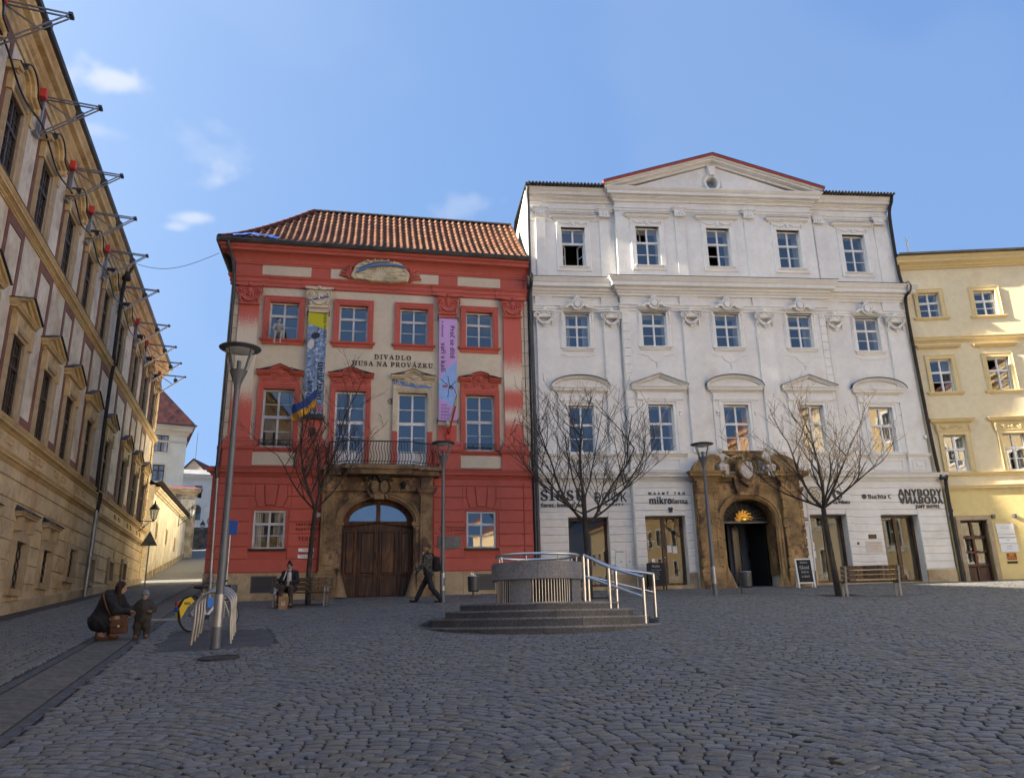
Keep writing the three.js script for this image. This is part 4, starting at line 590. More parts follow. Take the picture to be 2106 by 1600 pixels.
  // small pedestal panels
  for (const x of [0.68, 3.45, 13.1, 15.95]) { mesh('pedestal', [bx(x - 0.42, x + 0.42, 6.945, 7.62, 0, 0.1), moulding(x - 0.42, x + 0.42, cornice(7.6, 7.74, 0.1), 0.1)], M.white, b); mesh('panel', [sweep(ring(x - 0.28, x + 0.28, 7.08, 7.48), [[-0.02, 0.1], [-0.02, 0.125], [0.02, 0.125], [0.02, 0.1]], true), bevel(x - 0.12, x + 0.12, 7.2, 7.36, 0.1, 0.125, 0.015)], M.white, b); }
  for (const x of [2.06, 5.25, 11.55, 14.68]) mesh('panel', sweep(ring(x - 0.62, x + 0.62, 7.08, 7.48), [[-0.02, f(x)], [-0.02, f(x) + 0.03], [0.02, f(x) + 0.03], [0.02, f(x)]], true), M.white, b);
  // giant pilasters with scrolled capitals
  for (const [a, e] of [[0.36, 1.0], [3.16, 3.8], [6.45, 7.15], [9.62, 10.32], [12.83, 13.5], [15.55, 16.25]]) { const c = (a + e) / 2, w = f(c); mesh('pilaster', bx(a, e, 7.74, 13.3, w, w + 0.1), M.white, b); mesh('capital', capitalIonic(c, 13.75), M.whiteOrn, b, { at: [0, 0, w + 0.1] }); mesh('entablature_break', [bx(a - 0.04, e + 0.04, 14.05, 14.42, w, w + 0.07)], M.white, b); }
  for (const x of [0.0, 1].map(i => i ? RR - 0.29 : RL + 0.01)) for (let y = 7.8; y < 13.6; y += 0.36) mesh('quoin', bevel(x, x + 0.28, y, y + 0.335, p, p + 0.035, 0.014), M.white, b);
  // attic pilasters
  for (const [a, e] of [[0.46, 0.86], [3.22, 3.66], [6.5, 6.92], [9.6, 10.02], [12.9, 13.32], [15.72, 16.14]]) { const c = (a + e) / 2, w = f(c); mesh('attic_pilaster', bx(a, e, 15.15, 18.05, w, w + 0.06), M.white, b); mesh('small_capital', capitalSmall(c, 18.56), M.whiteOrn, b, { at: [0, 0, w + 0.1] }); }
  mesh('attic_band', moulding(X0, RL, [[0, 17.98], [0.025, 17.98], [0.025, 18.02], [0, 18.03]], 0, false, false), M.white, b);
  // top floor windows; some sashes stand open
  WX.forEach((x, i) => {
    const w = windowAt(b, x, 15.84, 1.04, 1.82, { rows: i === 0 ? [0.62, 0.38] : [0.3, 0.32, 0.38], transomAt: i === 0 ? 0 : 1, z: f(x) - 0.18, open: i === 0 ? [0, 1] : i === 2 ? [0, 2] : i === 1 ? [4] : [], skip: i === 0 ? [0] : [], curtain: i === 0 ? false : undefined });
    if (i === 0 || i === 2) for (const d of i ? [-1] : [-1, 1]) { const s = new THREE.Group(), fg = [bx(0, 0.05, 0.1, 1.16, -0.02, 0.02), bx(0.42, 0.47, 0.1, 1.16, -0.02, 0.02), bx(0.05, 0.42, 0.1, 0.15, -0.02, 0.02), bx(0.05, 0.42, 1.11, 1.16, -0.02, 0.02), bx(0.05, 0.42, 0.6, 0.63, -0.015, 0.015)]; const q = mesh('open_sash', fg, M.winWhite, w); q.position.set(d * 0.46, 0, -0.02); q.rotation.y = d < 0 ? 1.15 : Math.PI - 1.15; }
    if (i === 1) { const q = mesh('open_sash', [bx(0, 0.04, 0, 0.5, -0.02, 0.02), bx(0.42, 0.46, 0, 0.5, -0.02, 0.02), bx(0.04, 0.42, 0, 0.04, -0.02, 0.02), bx(0.04, 0.42, 0.46, 0.5, -0.02, 0.02)], M.winWhite, w); q.position.set(-0.46, 1.26, -0.02); q.rotation.y = 0.9; }
    mesh('surround', [sweep([[-0.52, -0.2], [-0.52, 1.83], [0.52, 1.83], [0.52, -0.2]], [[0, -0.18], [0, 0.06], [0.2, 0.06], [0.22, 0.02], [0.22, 0]]), bx(-0.74, 0.74, -0.22, -0.02, 0.0, 0.05), moulding(-0.56, 0.56, [[0, -0.06], [0.06, -0.06], [0.07, -0.01], [0, 0]], 0.05)], M.white, w, { at: [0, 0, 0.18] });
    mesh('hood', [moulding(-0.78, 0.78, cornice(2.18, 2.36, 0.22), 0.18), bx(-0.72, 0.72, 1.86, 2.18, 0.1, 0.235)], M.white, w); mesh('hood_flashing', bx(-1.0, 1.0, 2.361, 2.372, 0.1, 0.42), M.zinc, w);
    mesh('garland', garland(0.62, 2.02), M.whiteOrn, w, { at: [0, 0, 0.235] });
  });
  // second floor windows
  WX.forEach((x, i) => {
    const mid = i > 0 && i < 4, w = windowAt(b, x, 12.2, 1.04, 1.48, { rows: [0.32, 0.32, 0.36], z: f(x) - 0.13, transomAt: 1 });
    mesh('surround', [sweep([[-0.52, 0], [-0.52, 1.48], [0.52, 1.48], [0.52, 0]], [[0, -0.14], [0, 0.05], [0.14, 0.05], [0.16, 0.03], [0.2, 0.03], [0.2, 0]])], M.white, w, { at: [0, 0, 0.13] });
    mesh('sill', moulding(-0.6, 0.6, [[0, -0.15], [0.04, -0.15], [0.06, -0.08], [0.1, -0.05], [0.1, 0], [0, 0]], 0.13), M.white, w);
    mesh('apron', [sweep(mid ? [[-0.76, -0.32], [-0.58, -0.32], [-0.55, -0.37], [-0.34, -0.37], [-0.26, -0.52], [-0.13, -0.62], [0, -0.65], [0.13, -0.62], [0.26, -0.52], [0.34, -0.37], [0.55, -0.37], [0.58, -0.32], [0.76, -0.32]] : [[-0.7, -0.3], [-0.5, -0.3], [-0.48, -0.36], [0.48, -0.36], [0.5, -0.3], [0.7, -0.3]], [[-0.025, 0.13], [-0.025, 0.155], [0.025, 0.155], [0.025, 0.13]]), mid ? ball(0.06, 0, -0.76, 0.14, 0.7, 1.6, 0.6) : null, mid ? ball(0.04, 0, -0.9, 0.14, 0.7, 1.4, 0.6) : null].filter(Boolean), M.white, w);
    for (const d of [-1, 1]) mesh('console', Array.from({ length: 6 }, (_, k) => ball(0.075 - k * 0.006, d * 0.64, 1.5 - k * 0.1, 0.17, 0.9, 0.6, 0.8)), M.whiteOrn, w);
    mesh('cartouche', cartouche(0, 1.62), M.whiteOrn, w, { at: [0, 0, 0.27] }); mesh('lintel', bx(-0.56, 0.56, 1.5, 1.54, 0.1, 0.2), M.zinc, w);
  });
  // first floor windows with round and triangular pediments
  WX.forEach((x, i) => {
    const round = i % 2 === 0, w = windowAt(b, x, 7.8, 1.04, 1.92, { rows: [0.29, 0.31, 0.4], transomAt: 1, z: f(x) - 0.14, curtain: i < 2 ? false : undefined });
    mesh('surround', sweep([[-0.52, 0], [-0.52, 1.92], [0.52, 1.92], [0.52, 0]], [[0, -0.14], [0, 0.05], [0.1, 0.06], [0.12, 0.09], [0.2, 0.09], [0.2, 0]]), M.white, w, { at: [0, 0, 0.14] });
    for (const d of [-1, 1]) mesh('side_panel', bx(d * 0.83 - 0.11, d * 0.83 + 0.11, 0, 2.2, 0.1, 0.19), M.white, w); mesh('frieze', [bx(-0.92, 0.92, 2.14, 2.4, 0.1, 0.24), moulding(-0.9, 0.9, [[0, 2.1], [0.05, 2.1], [0.06, 2.16], [0, 2.17]], 0.2)], M.white, w);
    for (const d of [-1, 1]) mesh('drop', [ball(0.09, d * 0.78, 1.62, 0.2, 1, 0.8, 0.5), ball(0.05, d * 0.78, 1.5, 0.2, 0.8, 1.2, 0.5)], M.whiteOrn, w);
    mesh('sill', moulding(-0.62, 0.62, [[0, -0.08], [0.06, -0.08], [0.1, -0.03], [0.1, 0], [0, 0]], 0.14), M.white, w);
    mesh('pediment', [moulding(-0.92, 0.92, cornice(2.4, 2.66, 0.26), 0.14), ...(round ? [sweep(Array.from({ length: 17 }, (_, k) => { const a = Math.PI * (1 - k / 16); return [1.12 * Math.cos(a) * 1, 2.62 + 0.42 * Math.sin(a)]; }), [[0, 0.14], [0, 0.28], [0.04, 0.3], [0.05, 0.36], [0.09, 0.4], [0.1, 0.14]])] : [sweep([[-1.14, 2.64], [0, 3.06], [1.14, 2.64]], [[0, 0.14], [0, 0.28], [0.04, 0.3], [0.05, 0.36], [0.09, 0.4], [0.1, 0.14]])]), slab(round ? Array.from({ length: 13 }, (_, k) => { const a = Math.PI * k / 12; return [1.1 * Math.cos(a), 2.62 + 0.41 * Math.sin(a)]; }) : [[-1.1, 2.64], [1.1, 2.64], [0, 3.04]], 0.14, 0.2)], M.white, w);
    mesh('pediment_flashing', round ? sweep(Array.from({ length: 17 }, (_, k) => { const a = Math.PI * (1 - k / 16); return [1.19 * Math.cos(a), 2.665 + 0.475 * Math.sin(a)]; }), [[0.015, 0.1], [0.015, 0.43], [0.03, 0.43], [0.03, 0.1]]) : sweep([[-1.2, 2.72], [0, 3.165], [1.2, 2.72]], [[0, 0.1], [0, 0.43], [0.014, 0.43], [0.014, 0.1]]), M.zinc, w);
  });
  for (const [x, y] of [[7.0, 8.1], [10.0, 8.15], [16.45, 8.45]]) mesh('wall_light', [rbx(x - 0.05, x + 0.05, y - 0.08, y + 0.08, f(x), f(x) + 0.1, 0.02)], M.winWhite, b);
  // pediment over the risalit
  const A = [RL - 0.46, 19.36], Z = [RR + 0.46, 19.36], K = [(RL + RR) / 2, 20.86];
  mesh('pediment_wall', slab([[RL, 19.3], [RR, 19.3], [K[0], 20.72]], -0.3, p + 0.06, [oval(K[0] + 0.02, 19.86, 0.26, 0.3, 20)]), M.white, b);
  mesh('raking_cornice', sweep([A, K, Z], [[-0.1, p], [-0.1, p + 0.12], [-0.04, p + 0.16], [-0.03, p + 0.24], [0, p + 0.36], [0.06, p + 0.38], [0.07, p + 0.46], [0.12, p + 0.5], [0.12, p]]), M.white, b);
  mesh('gable_flashing', sweep([[A[0] - 0.08, A[1] + 0.1], [K[0], K[1] + 0.13], [Z[0] + 0.08, Z[1] + 0.1]], [[0, -0.4], [0, p + 0.56], [0.09, p + 0.56], [0.09, -0.4]]), M.roofRed, b);
  mesh('gable_edge', sweep([[A[0] - 0.09, A[1] + 0.19], [K[0], K[1] + 0.225], [Z[0] + 0.09, Z[1] + 0.19]], [[0, -1.2], [0, p + 0.58], [0.025, p + 0.58], [0.025, -1.2]]), M.zinc, b);
  const oc = mesh('oculus', [sweep(oval(K[0] + 0.02, 19.86, 0.26, 0.3, 24), [[0, -0.1], [0, p + 0.1], [-0.06, p + 0.14], [-0.1, p + 0.14], [-0.12, p + 0.06]], true), ...Array.from({ length: 17 }, (_, i) => { const a = -0.35 + i / 16 * (Math.PI + 0.7); return ball(0.05, K[0] + 0.02 + 0.41 * Math.cos(a), 19.86 + 0.45 * Math.sin(a), p + 0.1, 1, 1, 0.7); })], M.whiteOrn, b); mesh('pane', slab(oval(K[0] + 0.02, 19.86, 0.27, 0.31, 20), p - 0.2, p - 0.19), M.glass, oc); mesh('attic_shade', slab(oval(K[0] + 0.02, 19.86, 0.3, 0.33, 20), p - 0.62, p - 0.58), M.room, oc);
  mesh('keystone', pillow([[K[0] - 0.1, 20.18], [K[0] + 0.1, 20.18], [K[0] + 0.2, 20.64], [K[0] - 0.2, 20.64]], p + 0.05, p + 0.24, 0.03), M.white, b);
  // roof
  for (const [x0, x1] of [[X0, RL - 0.45], [RR + 0.45, X1]]) { mesh('gutter', sweep([[x0 - (x0 === X0 ? 0.1 : 0), 19.4], [x1 + (x1 === X1 ? 0.08 : 0), 19.4]], [[0, 0.3], [-0.04, 0.46], [-0.02, 0.56], [0.05, 0.6], [0.09, 0.58], [0.02, 0.5]]), M.zinc, b); const e = []; for (let i = 0; i * 0.15 < x1 - x0; i++) e.push(cyl(0.055, 0.055, 0.5, 6).rotateX(Math.PI / 2).translate(x0 + 0.05 + i * 0.15, 19.41, 0.22)); mesh('eave_tiles', e, M.tileDark, b); }
  mesh('roof', quads([[[X0 - 0.1, 19.46, 0.5], [X1 + 0.05, 19.46, 0.5], [X1 + 0.05, 20.3, -4.4], [X0 - 0.1, 20.3, -4.4]], [[X0 - 0.1, 20.3, -4.4], [X1 + 0.25, 20.3, -4.4], [X1 + 0.2, 16.4, -10], [X0 - 0.1, 16.4, -10]]]), M.tileDark, b);
  mesh('gable_wall', new THREE.ExtrudeGeometry(shapeOf([[-0.02, 15.0], [-0.02, 19.44], [-0.5, 19.5], [-5.6, 19.5], [-6.1, 19.2], [-6.1, 15.0]].reverse()), { depth: 0.35, bevelEnabled: false }).rotateY(-Math.PI / 2).translate(X0 + 0.3, 0, 0).scale(1, 1, 1), M.gable, b);
  mesh('down_pipe', [tube([[X0 + 0.02, 19.35, 0.46], [X0 - 0.0, 19.1, 0.34], [X0 + 0.03, 18.6, 0.2], [X0 + 0.03, 15.6, 0.16], [X0 + 0.03, 15.2, 0.66], [X0 + 0.02, 14.8, 0.62], [X0 + 0.03, 14.2, 0.2], [X0 + 0.06, 10, 0.2], [X0 + 0.06, 7.1, 0.2], [X0 + 0.05, 6.8, 0.36], [X0 + 0.07, 6.4, 0.16], [X0 + 0.08, 2.6, 0.16]], 0.075, 8, 80)], M.zinc, b);
  mesh('down_pipe', [tube([[X1 + 0.02, 19.35, 0.5], [X1 + 0.02, 19.1, 0.4], [X1 + 0.0, 18.5, 0.14], [X1 + 0.0, 15.5, 0.14], [X1 + 0.06, 15.15, 0.6], [X1 + 0.06, 14.7, 0.5], [X1 + 0.04, 14.0, 0.14], [X1 + 0.18, 7.2, 0.14], [XG + 0.06, 6.8, 0.36], [XG + 0.1, 6.3, 0.16], [XG + 0.1, 2.5, 0.16]], 0.07, 8, 80)], M.tileDark, b);
  // shop doors: deep openings with timber frames
  doors.forEach((d, i) => {
    const w = f((d[0] + d[1]) / 2), c = (d[0] + d[1]) / 2, W = d[1] - d[0], win = windowAt(b, c, d[2], W, d[3] - d[2], { cols: 2, rows: [1], m: M.woodFrame, glass: M.glassClear, fr: 0.1, mul: 0.16, z: w - 0.42, name: 'shop_door', curtain: false });
    mesh('step', bx(-W / 2, W / 2, -0.3, 0.0, 0, 0.46), M.creamStone, win);
    mesh('shop_interior', [bx(-W / 2 - 0.8, W / 2 + 0.8, -0.1, -0.02, -2.6, -0.2), bx(-W / 2 - 0.8, W / 2 + 0.8, 0, 2.7, -2.7, -2.6)], M.roomPale, win);
    if (i === 1 || i === 2) for (const [x, y] of i === 1 ? [[0.2, 1.25], [0.42, 1.22]] : [[-0.58, 1.3], [-0.56, 0.98]]) mesh('paper_notice', bx(x - 0.085, x + 0.085, y, y + 0.27, 0.006, 0.012), M.paper, win);
    if (i === 1) { mesh('sticker', bx(-0.52, -0.4, 0.88, 1.02, 0.006, 0.01), M.paper, win); mesh('door_knob', sball(0.035, -0.02, 1.05, 0.08), M.steel, win); }
    if (i === 3) { mesh('shop_chair', [bx(-0.55, -0.2, 0.4, 0.45, -0.9, -0.5), bx(-0.55, -0.5, 0.45, 0.95, -0.9, -0.5), ...[[-0.54, -0.88], [-0.24, -0.88], [-0.54, -0.54], [-0.24, -0.54]].map(([x, z]) => bar([x, 0, z], [x, 0.4, z], 0.018))], M.black, win); mesh('yellow_crate', bx(-0.15, 0.02, 0, 0.6, -0.8, -0.5), mat([0.7, 0.5, 0.03]), win); mesh('timber_board', bx(0.1, 0.5, 0, 0.75, -0.9, -0.86).rotateX(-0.15), M.woodFrame, win); }
    if (i === 2) for (const x of [-0.62, 0.1]) mesh('curtain', drape(0.2, 2.3, x).geometry.clone().translate(x, 1.2, -0.25), M.curtain, win);
    if (i === 1) mesh('ceiling_lamp', bx(-0.6, -0.1, 1.75, 1.8, -1.0, -0.95), M.paper, win);
  });
  // sandstone portal
  const D = p, cx = 8.38;
  mesh('portal', [slab([[6.3, 2.3], [6.3, 6.5], [10.5, 6.5], [10.5, 2.3]], D, D + 0.2, [arched(7.36, 9.4, 2.31, 5.06, 0.82)]), sweep(arched(7.36, 9.4, 3.0, 5.06, 0.82, 24).slice(1).concat([[7.36, 3.0]]).reverse(), [[0, -0.45], [0, D + 0.2], [0.04, D + 0.23], [0.06, D + 0.27], [0.14, D + 0.29], [0.16, D + 0.33], [0.24, D + 0.33], [0.24, D + 0.15]])], M.sandWarm, b);
  for (const [x, y] of [[6.34, 7.06], [9.72, 10.46]]) { const r = seeded(x * 100); mesh('portal_pilaster', [bx(x, y, 3.2, 6.05, D + 0.18, D + 0.42), moulding(x, y, cornice(6.0, 6.28, 0.12), D + 0.42), bx(x, y, 6.25, 6.6, D + 0.18, D + 0.44), moulding(x, y, [[0, 3.04], [0.1, 3.04], [0.1, 3.12], [0.06, 3.16], [0.05, 3.22], [0, 3.24]], D + 0.42), bx(x - 0.08, y + 0.08, 2.2, 3.05, D + 0.18, D + 0.52)], M.sandWarm, b); for (let v = 3.3; v < 5.9; v += 0.36) for (const s of [x - 0.04, y - 0.1]) mesh('pilaster_block', bevel(s, s + 0.14, v, v + 0.3, D + 0.3, D + 0.44 + r() * 0.02, 0.02), M.sandWarm, b); }
  mesh('portal_cornice', [moulding(6.3, 7.1, cornice(6.55, 6.9, 0.34), D + 0.42), moulding(9.68, 10.5, cornice(6.55, 6.9, 0.34), D + 0.42), moulding(7.1, 9.68, cornice(6.55, 6.86, 0.24), D + 0.18, false, false)], M.sandWarm, b);
  mesh('tablet', pillow([[7.86, 6.4], [8.0, 5.98], [8.76, 5.98], [8.9, 6.4], [8.9, 6.75], [7.86, 6.75]], D + 0.2, D + 0.4, 0.04), M.sandWarm, b);
  for (const d of [-1, 1]) { const pts = []; for (let i = 0; i <= 12; i++) { const a = i / 12 * 1.9; pts.push([cx + d * (2.12 - 0.86 * (1 - Math.cos(a * 0.827))), 6.92 + 0.66 * Math.sin(a * 0.827)]); } const o = pts.concat([[cx + d * 1.1, 7.52], [cx + d * 1.04, 7.4], [cx + d * 1.12, 7.32], [cx + d * 1.3, 7.12], [cx + d * 1.34, 6.92]]); mesh('scrolled_pediment', [slab(d > 0 ? o : o.slice().reverse(), D, D + 0.55), spiral(cx + d * 1.18, 7.42, D + 0.5, 0.15, 1.4, 0.05, d, 0)], M.sandWarm, b); }
  mesh('slab_sill', [moulding(7.78, 8.98, cornice(7.5, 7.76, 0.24), D + 0.1), bx(7.78, 8.98, 6.9, 7.52, D, D + 0.2)], M.sandWarm, b);
  const med = mesh('medallion', [sweep(oval(cx, 6.98, 0.27, 0.36, 28), [[0, D + 0.4], [0, D + 0.56], [-0.05, D + 0.6], [-0.1, D + 0.6], [-0.14, D + 0.5], [-0.14, D + 0.3]], true), slab(oval(cx, 6.98, 0.36, 0.45, 24), D + 0.2, D + 0.46), pillow([[cx - 0.35, 6.55], [cx, 6.3], [cx + 0.35, 6.55], [cx + 0.2, 6.66], [cx, 6.56], [cx - 0.2, 6.66]], D + 0.3, D + 0.58, 0.03), ...Array.from({ length: 7 }, (_, i) => { const a = (i + 0.5) / 7 * Math.PI; return bar([cx, 7.4, D + 0.5], [cx + 0.24 * Math.cos(a), 7.42 + 0.24 * Math.sin(a), D + 0.56], 0.02, 5, 0.05); })], M.sandWarm, b);
  mesh('relief', [pillow(oval(cx, 6.98, 0.26, 0.35, 24), D + 0.46, D + 0.52, 0.02), ...Array.from({ length: 14 }, (_, i) => ball(0.035 + 0.03 * ((i * 7) % 3) / 3, cx + 0.16 * Math.sin(i * 2.4), 6.98 + 0.24 * Math.cos(i * 1.7), D + 0.53, 1, 1.3, 0.5))], bumped([0.72, 0.66, 0.58], T.old, 0.006), med);
  { const g = [], r = seeded(15); for (const d of [-1, 1]) for (let i = 0; i < 13; i++) { const t = i / 12; g.push(ball(0.06 + r() * 0.03, cx + d * (0.2 + 0.65 * t), 7.52 - 0.3 * t + 0.08 * Math.sin(t * 3), D + 0.5 + r() * 0.06)); } mesh('flower_garland', g, M.sandWarm, b); }
  // passage behind the arch with its grille and open inner door
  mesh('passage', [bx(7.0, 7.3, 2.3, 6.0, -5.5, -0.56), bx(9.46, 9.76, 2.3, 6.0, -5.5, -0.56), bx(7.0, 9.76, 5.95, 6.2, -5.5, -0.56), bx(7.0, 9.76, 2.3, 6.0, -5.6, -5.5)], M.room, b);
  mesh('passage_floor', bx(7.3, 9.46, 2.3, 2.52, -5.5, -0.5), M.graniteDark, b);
  mesh('gate_leaf', [bx(-0.03, 0.03, 2.5, 5.05, 0, 0.95), bevel(0, 0.01, 2.6, 4.9, 0, 0.9, 0.001)], M.black, b, { at: [9.32, 0, -0.4], turn: Math.PI + 0.35 });
  mesh('gate_leaf', [bx(-0.03, 0.03, 2.5, 5.05, 0, 0.95)], M.black, b, { at: [7.45, 0, -0.4], turn: Math.PI - 0.3 });
  mesh('inner_door', [bx(8.2, 9.3, 2.52, 5.3, -1.6, -1.52), sweep(arched(8.34, 8.72, 2.6, 4.9, 0.2, 10), [[0, -1.52], [0, -1.46], [0.05, -1.46], [0.05, -1.52]], true)], mat([0.10, 0.105, 0.115]), b); mesh('door_glass', slab(arched(8.34, 8.72, 2.62, 4.9, 0.2, 10), -1.515, -1.505), M.glassDark, b);
  mesh('entry_phone', bx(9.0, 9.12, 3.7, 4.0, -1.52, -1.49), M.black, b);
  { const g = [bx(7.36, 9.4, 5.0, 5.07, -0.2, -0.14)], r = seeded(33); for (let i = 0; i < 23; i++) { const a = Math.PI * (i + 0.5) / 23, L = 0.45 + 0.55 * (i % 2), e = [cx + 1.0 * Math.cos(a) * (0.55 + 0.4 * (i % 2)), 5.08 + 0.78 * Math.sin(a) * (0.55 + 0.4 * (i % 2))], m = [cx + 0.42 * Math.cos(a + 0.08), 5.08 + 0.33 * Math.sin(a + 0.08)]; g.push(tube([[cx + 0.3 * Math.cos(a), 5.08 + 0.2 * Math.sin(a), -0.17], [...m, -0.17], [...e, -0.17]], 0.013, 4, 6), ball(0.025, ...e, -0.16), ball(0.02, e[0] - 0.05, e[1] - 0.06, -0.16)); } mesh('arch_grille', g, M.ironGrey, b); mesh('grille_backing', slab(arched(7.3, 9.46, 5.02, 5.06, 0.86), -0.3, -0.28), M.black, b);
    const s = [ball(0.12, cx, 5.15, -0.12, 1.3, 0.9, 0.5)]; for (let i = 0; i < 15; i++) { const a = Math.PI * i / 14, L = 0.34 + 0.05 * (i % 2); s.push(tube([[cx + 0.1 * Math.cos(a), 5.12 + 0.08 * Math.sin(a), -0.12], [cx + L * 0.65 * Math.cos(a + 0.12), 5.12 + L * 0.8 * Math.sin(a + 0.12), -0.1], [cx + L * Math.cos(a), 5.12 + L * 1.05 * Math.sin(a), -0.1]], 0.026, 5, 6)); } mesh('gilded_sun', s, M.gold, b); }
  for (const x of [7.32, 9.5]) mesh('guard_stone', new THREE.ConeGeometry(0.34, 0.95, 10).translate(x, 2.9, D + 0.25), M.sandWarm, b);
  // shop lettering
  const put = (s, size, f2, u, v, o = {}) => { const g = letters(s, size, f2, 0.03, o.sp ?? size * 0.06, o.sx ?? 1); return mesh('shop_lettering', g.translate(u, v, (o.w ?? 0) + 0.034), o.m || M.blackSign, b, { ready: true }); };
  const slate = mat([0.035, 0.045, 0.06]);
  put('slast', 0.52, 'serif_bold', 0.3, 5.92, { m: slate, sx: 0.92, sp: 0.02 }); put('farec. koktejl. art.', 0.155, 'sans_bold', 0.32, 5.66, { m: slate, sp: -0.004 });
  put('BOOK', 0.36, 'sans_regular', 2.4, 5.86, { m: slate, sx: 0.92 }); put('THERAPY', 0.09, 'sans_bold', 2.72, 5.7, { m: slate, sp: 0.05 });
  put('MASNÝ TRH', 0.1, 'sans_bold', 4.5, 6.08, { w: p, m: slate, sp: 0.085 }); put('mikro', 0.27, 'sans_bold', 4.5, 5.72, { w: p, m: slate, sx: 0.86, sp: 0 }); put('farma', 0.19, 'serif_regular', 5.42, 5.73, { w: p, m: slate, sx: 0.82, sp: 0 });
  mesh('cleaver_emblem', [bx(-0.03, 0.03, -0.1, 0.0, 0, 0.02).rotateZ(0.7).translate(5.34, 5.48, p + 0.03), bx(-0.03, 0.03, -0.1, 0.0, 0, 0.02).rotateZ(-0.7).translate(5.34, 5.48, p + 0.035), bx(-0.045, 0.045, 0, 0.12, 0, 0.02).rotateZ(0.7).translate(5.34, 5.48, p + 0.03), bx(-0.045, 0.045, 0, 0.12, 0, 0.02).rotateZ(-0.7).translate(5.34, 5.48, p + 0.035)], slate, b);
  { const c = [11.22, 6.0], z = p + 0.03, petals = Array.from({ length: 64 }, (_, i) => { const a = i / 64 * 2 * Math.PI, r = 0.3 + 0.045 * Math.abs(Math.sin(a * 4)); return [c[0] + r * Math.cos(a), c[1] + r * 1.05 * Math.sin(a)]; });
    const e = mesh('flower_emblem', pillow(petals, z, z + 0.05, 0.006), M.cream, b); mesh('emblem_lines', [sweep(petals, [[-0.014, z + 0.05], [-0.014, z + 0.056], [0.014, z + 0.056], [0.014, z + 0.05]], true), sweep(oval(...c, 0.17, 0.175, 28), [[-0.013, z + 0.05], [-0.013, z + 0.056], [0.013, z + 0.056], [0.013, z + 0.05]], true), ...Array.from({ length: 6 }, (_, i) => { const a = i / 6 * 6.283 + 0.5; return beam([c[0] + 0.04 * Math.cos(a), c[1] + 0.04 * Math.sin(a), z + 0.053], [c[0] + 0.11 * Math.cos(a), c[1] + 0.11 * Math.sin(a), z + 0.053], 0.026, 0.006); }), ...Array.from({ length: 8 }, (_, i) => { const a = (i + 0.5) / 8 * 6.283; return beam([c[0] + 0.2 * Math.cos(a), c[1] + 0.2 * Math.sin(a), z + 0.053], [c[0] + 0.3 * Math.cos(a), c[1] + 0.3 * Math.sin(a), z + 0.053], 0.016, 0.006); })], M.blackSign, e); }
  { const e = mesh('round_emblem', pillow(oval(12.16, 6.02, 0.2, 0.2, 26), p + 0.03, p + 0.055, 0.006), M.blackSign, b); mesh('emblem_print', pillow([[12.06, 6.12], [12.09, 6.02], [12.1, 5.9], [12.14, 5.9], [12.15, 5.97], [12.2, 5.97], [12.22, 5.9], [12.26, 5.9], [12.26, 6.03], [12.13, 6.06], [12.12, 6.14]].reverse(), p + 0.056, p + 0.062, 0.002), M.paper, e); }
  put('La Piñata', 0.13, 'sans_bold', 11.95, 5.68, { w: p, sp: 0, sx: 0.86 });
  mesh('bun_emblem', pillow(oval(13.42, 6.0, 0.105, 0.1, 9), 0.03, 0.05, 0.008), M.blackSign, b); put('Buchta C', 0.17, 'sans_regular', 13.57, 5.91, { sx: 0.98 });
  { const t = put('ANYBODY', 0.29, 'sans_bold', 14.86, 6.0, { sx: 1.02, sp: -0.01 }); const g2 = letters('ANYBODY', 0.29, 'sans_bold', 0.03, -0.01, 1.02).rotateX(Math.PI).translate(14.86, 5.985, 0.064); mesh('shop_lettering', g2, M.blackSign, b, { ready: true }); }
  put('JINÝ HOTEL', 0.125, 'sans_bold', 15.52, 5.52, { sp: 0.01 });
  const plq = (name, x0, x1, y0, y1, w, bg, rows, fg = '#222') => { const q = mesh(name, bx(x0, x1, y0, y1, w + 0.03, w + 0.05), M.paper, b); mesh('print', sheet(x1 - x0 - 0.006, y1 - y0 - 0.006), printed(128, Math.round(128 * (y1 - y0) / (x1 - x0)), (c, W, h) => { c.fillStyle = bg; c.fillRect(0, 0, W, h); c.fillStyle = fg; c.textAlign = 'center'; rows.forEach(([s, y, px]) => { c.font = `bold ${px}px sans-serif`; c.fillText(s, W / 2, y * h); }); }), q, { keepUV: true, at: [(x0 + x1) / 2, (y0 + y1) / 2, w + 0.053] }); };
  plq('house_number', 10.64, 10.82, 5.02, 5.16, p, '#151515', [['203', 0.72, 70]], '#eee'); plq('house_number', 10.66, 10.82, 4.8, 4.97, p, '#e8e6df', [['10', 0.6, 70], ['Zelný trh', 0.92, 26]]);
  plq('bronze_plaque', 13.34, 13.68, 4.33, 4.5, 0, '#2a1b10', [['HOTEL', 0.45, 34], ['RECEPCE', 0.85, 24]], '#a07840'); plq('stone_plaque', 13.2, 13.86, 3.8, 4.24, 0, '#cdbfb2', [['V TOMTO DOMĚ', 0.25, 13], ['SE NARODIL', 0.5, 13], ['A TVOŘIL', 0.75, 13]], '#b0a194'); plq('small_plate', 12.83, 12.93, 4.1, 4.2, 0, '#15171c', [['2', 0.7, 60]], '#ddd');
  const eb = mesh('meter_cabinet', [bevel(3.12, 3.53, 3.2, 4.03, 0.03, 0.06, 0.005), bevel(3.545, 3.77, 3.2, 4.03, 0.03, 0.06, 0.005)], M.winWhite, b); mesh('lettering', letters('VYSOČINA', 0.045, 'sans_bold', 0.003).translate(3.14, 3.92, 0.06), M.black, eb, { ready: true }); for (const x of [3.33, 3.66]) mesh('warning_sign', slab([[x - 0.03, 3.55], [x + 0.03, 3.55], [x, 3.61]], 0.06, 0.064), M.black, eb);
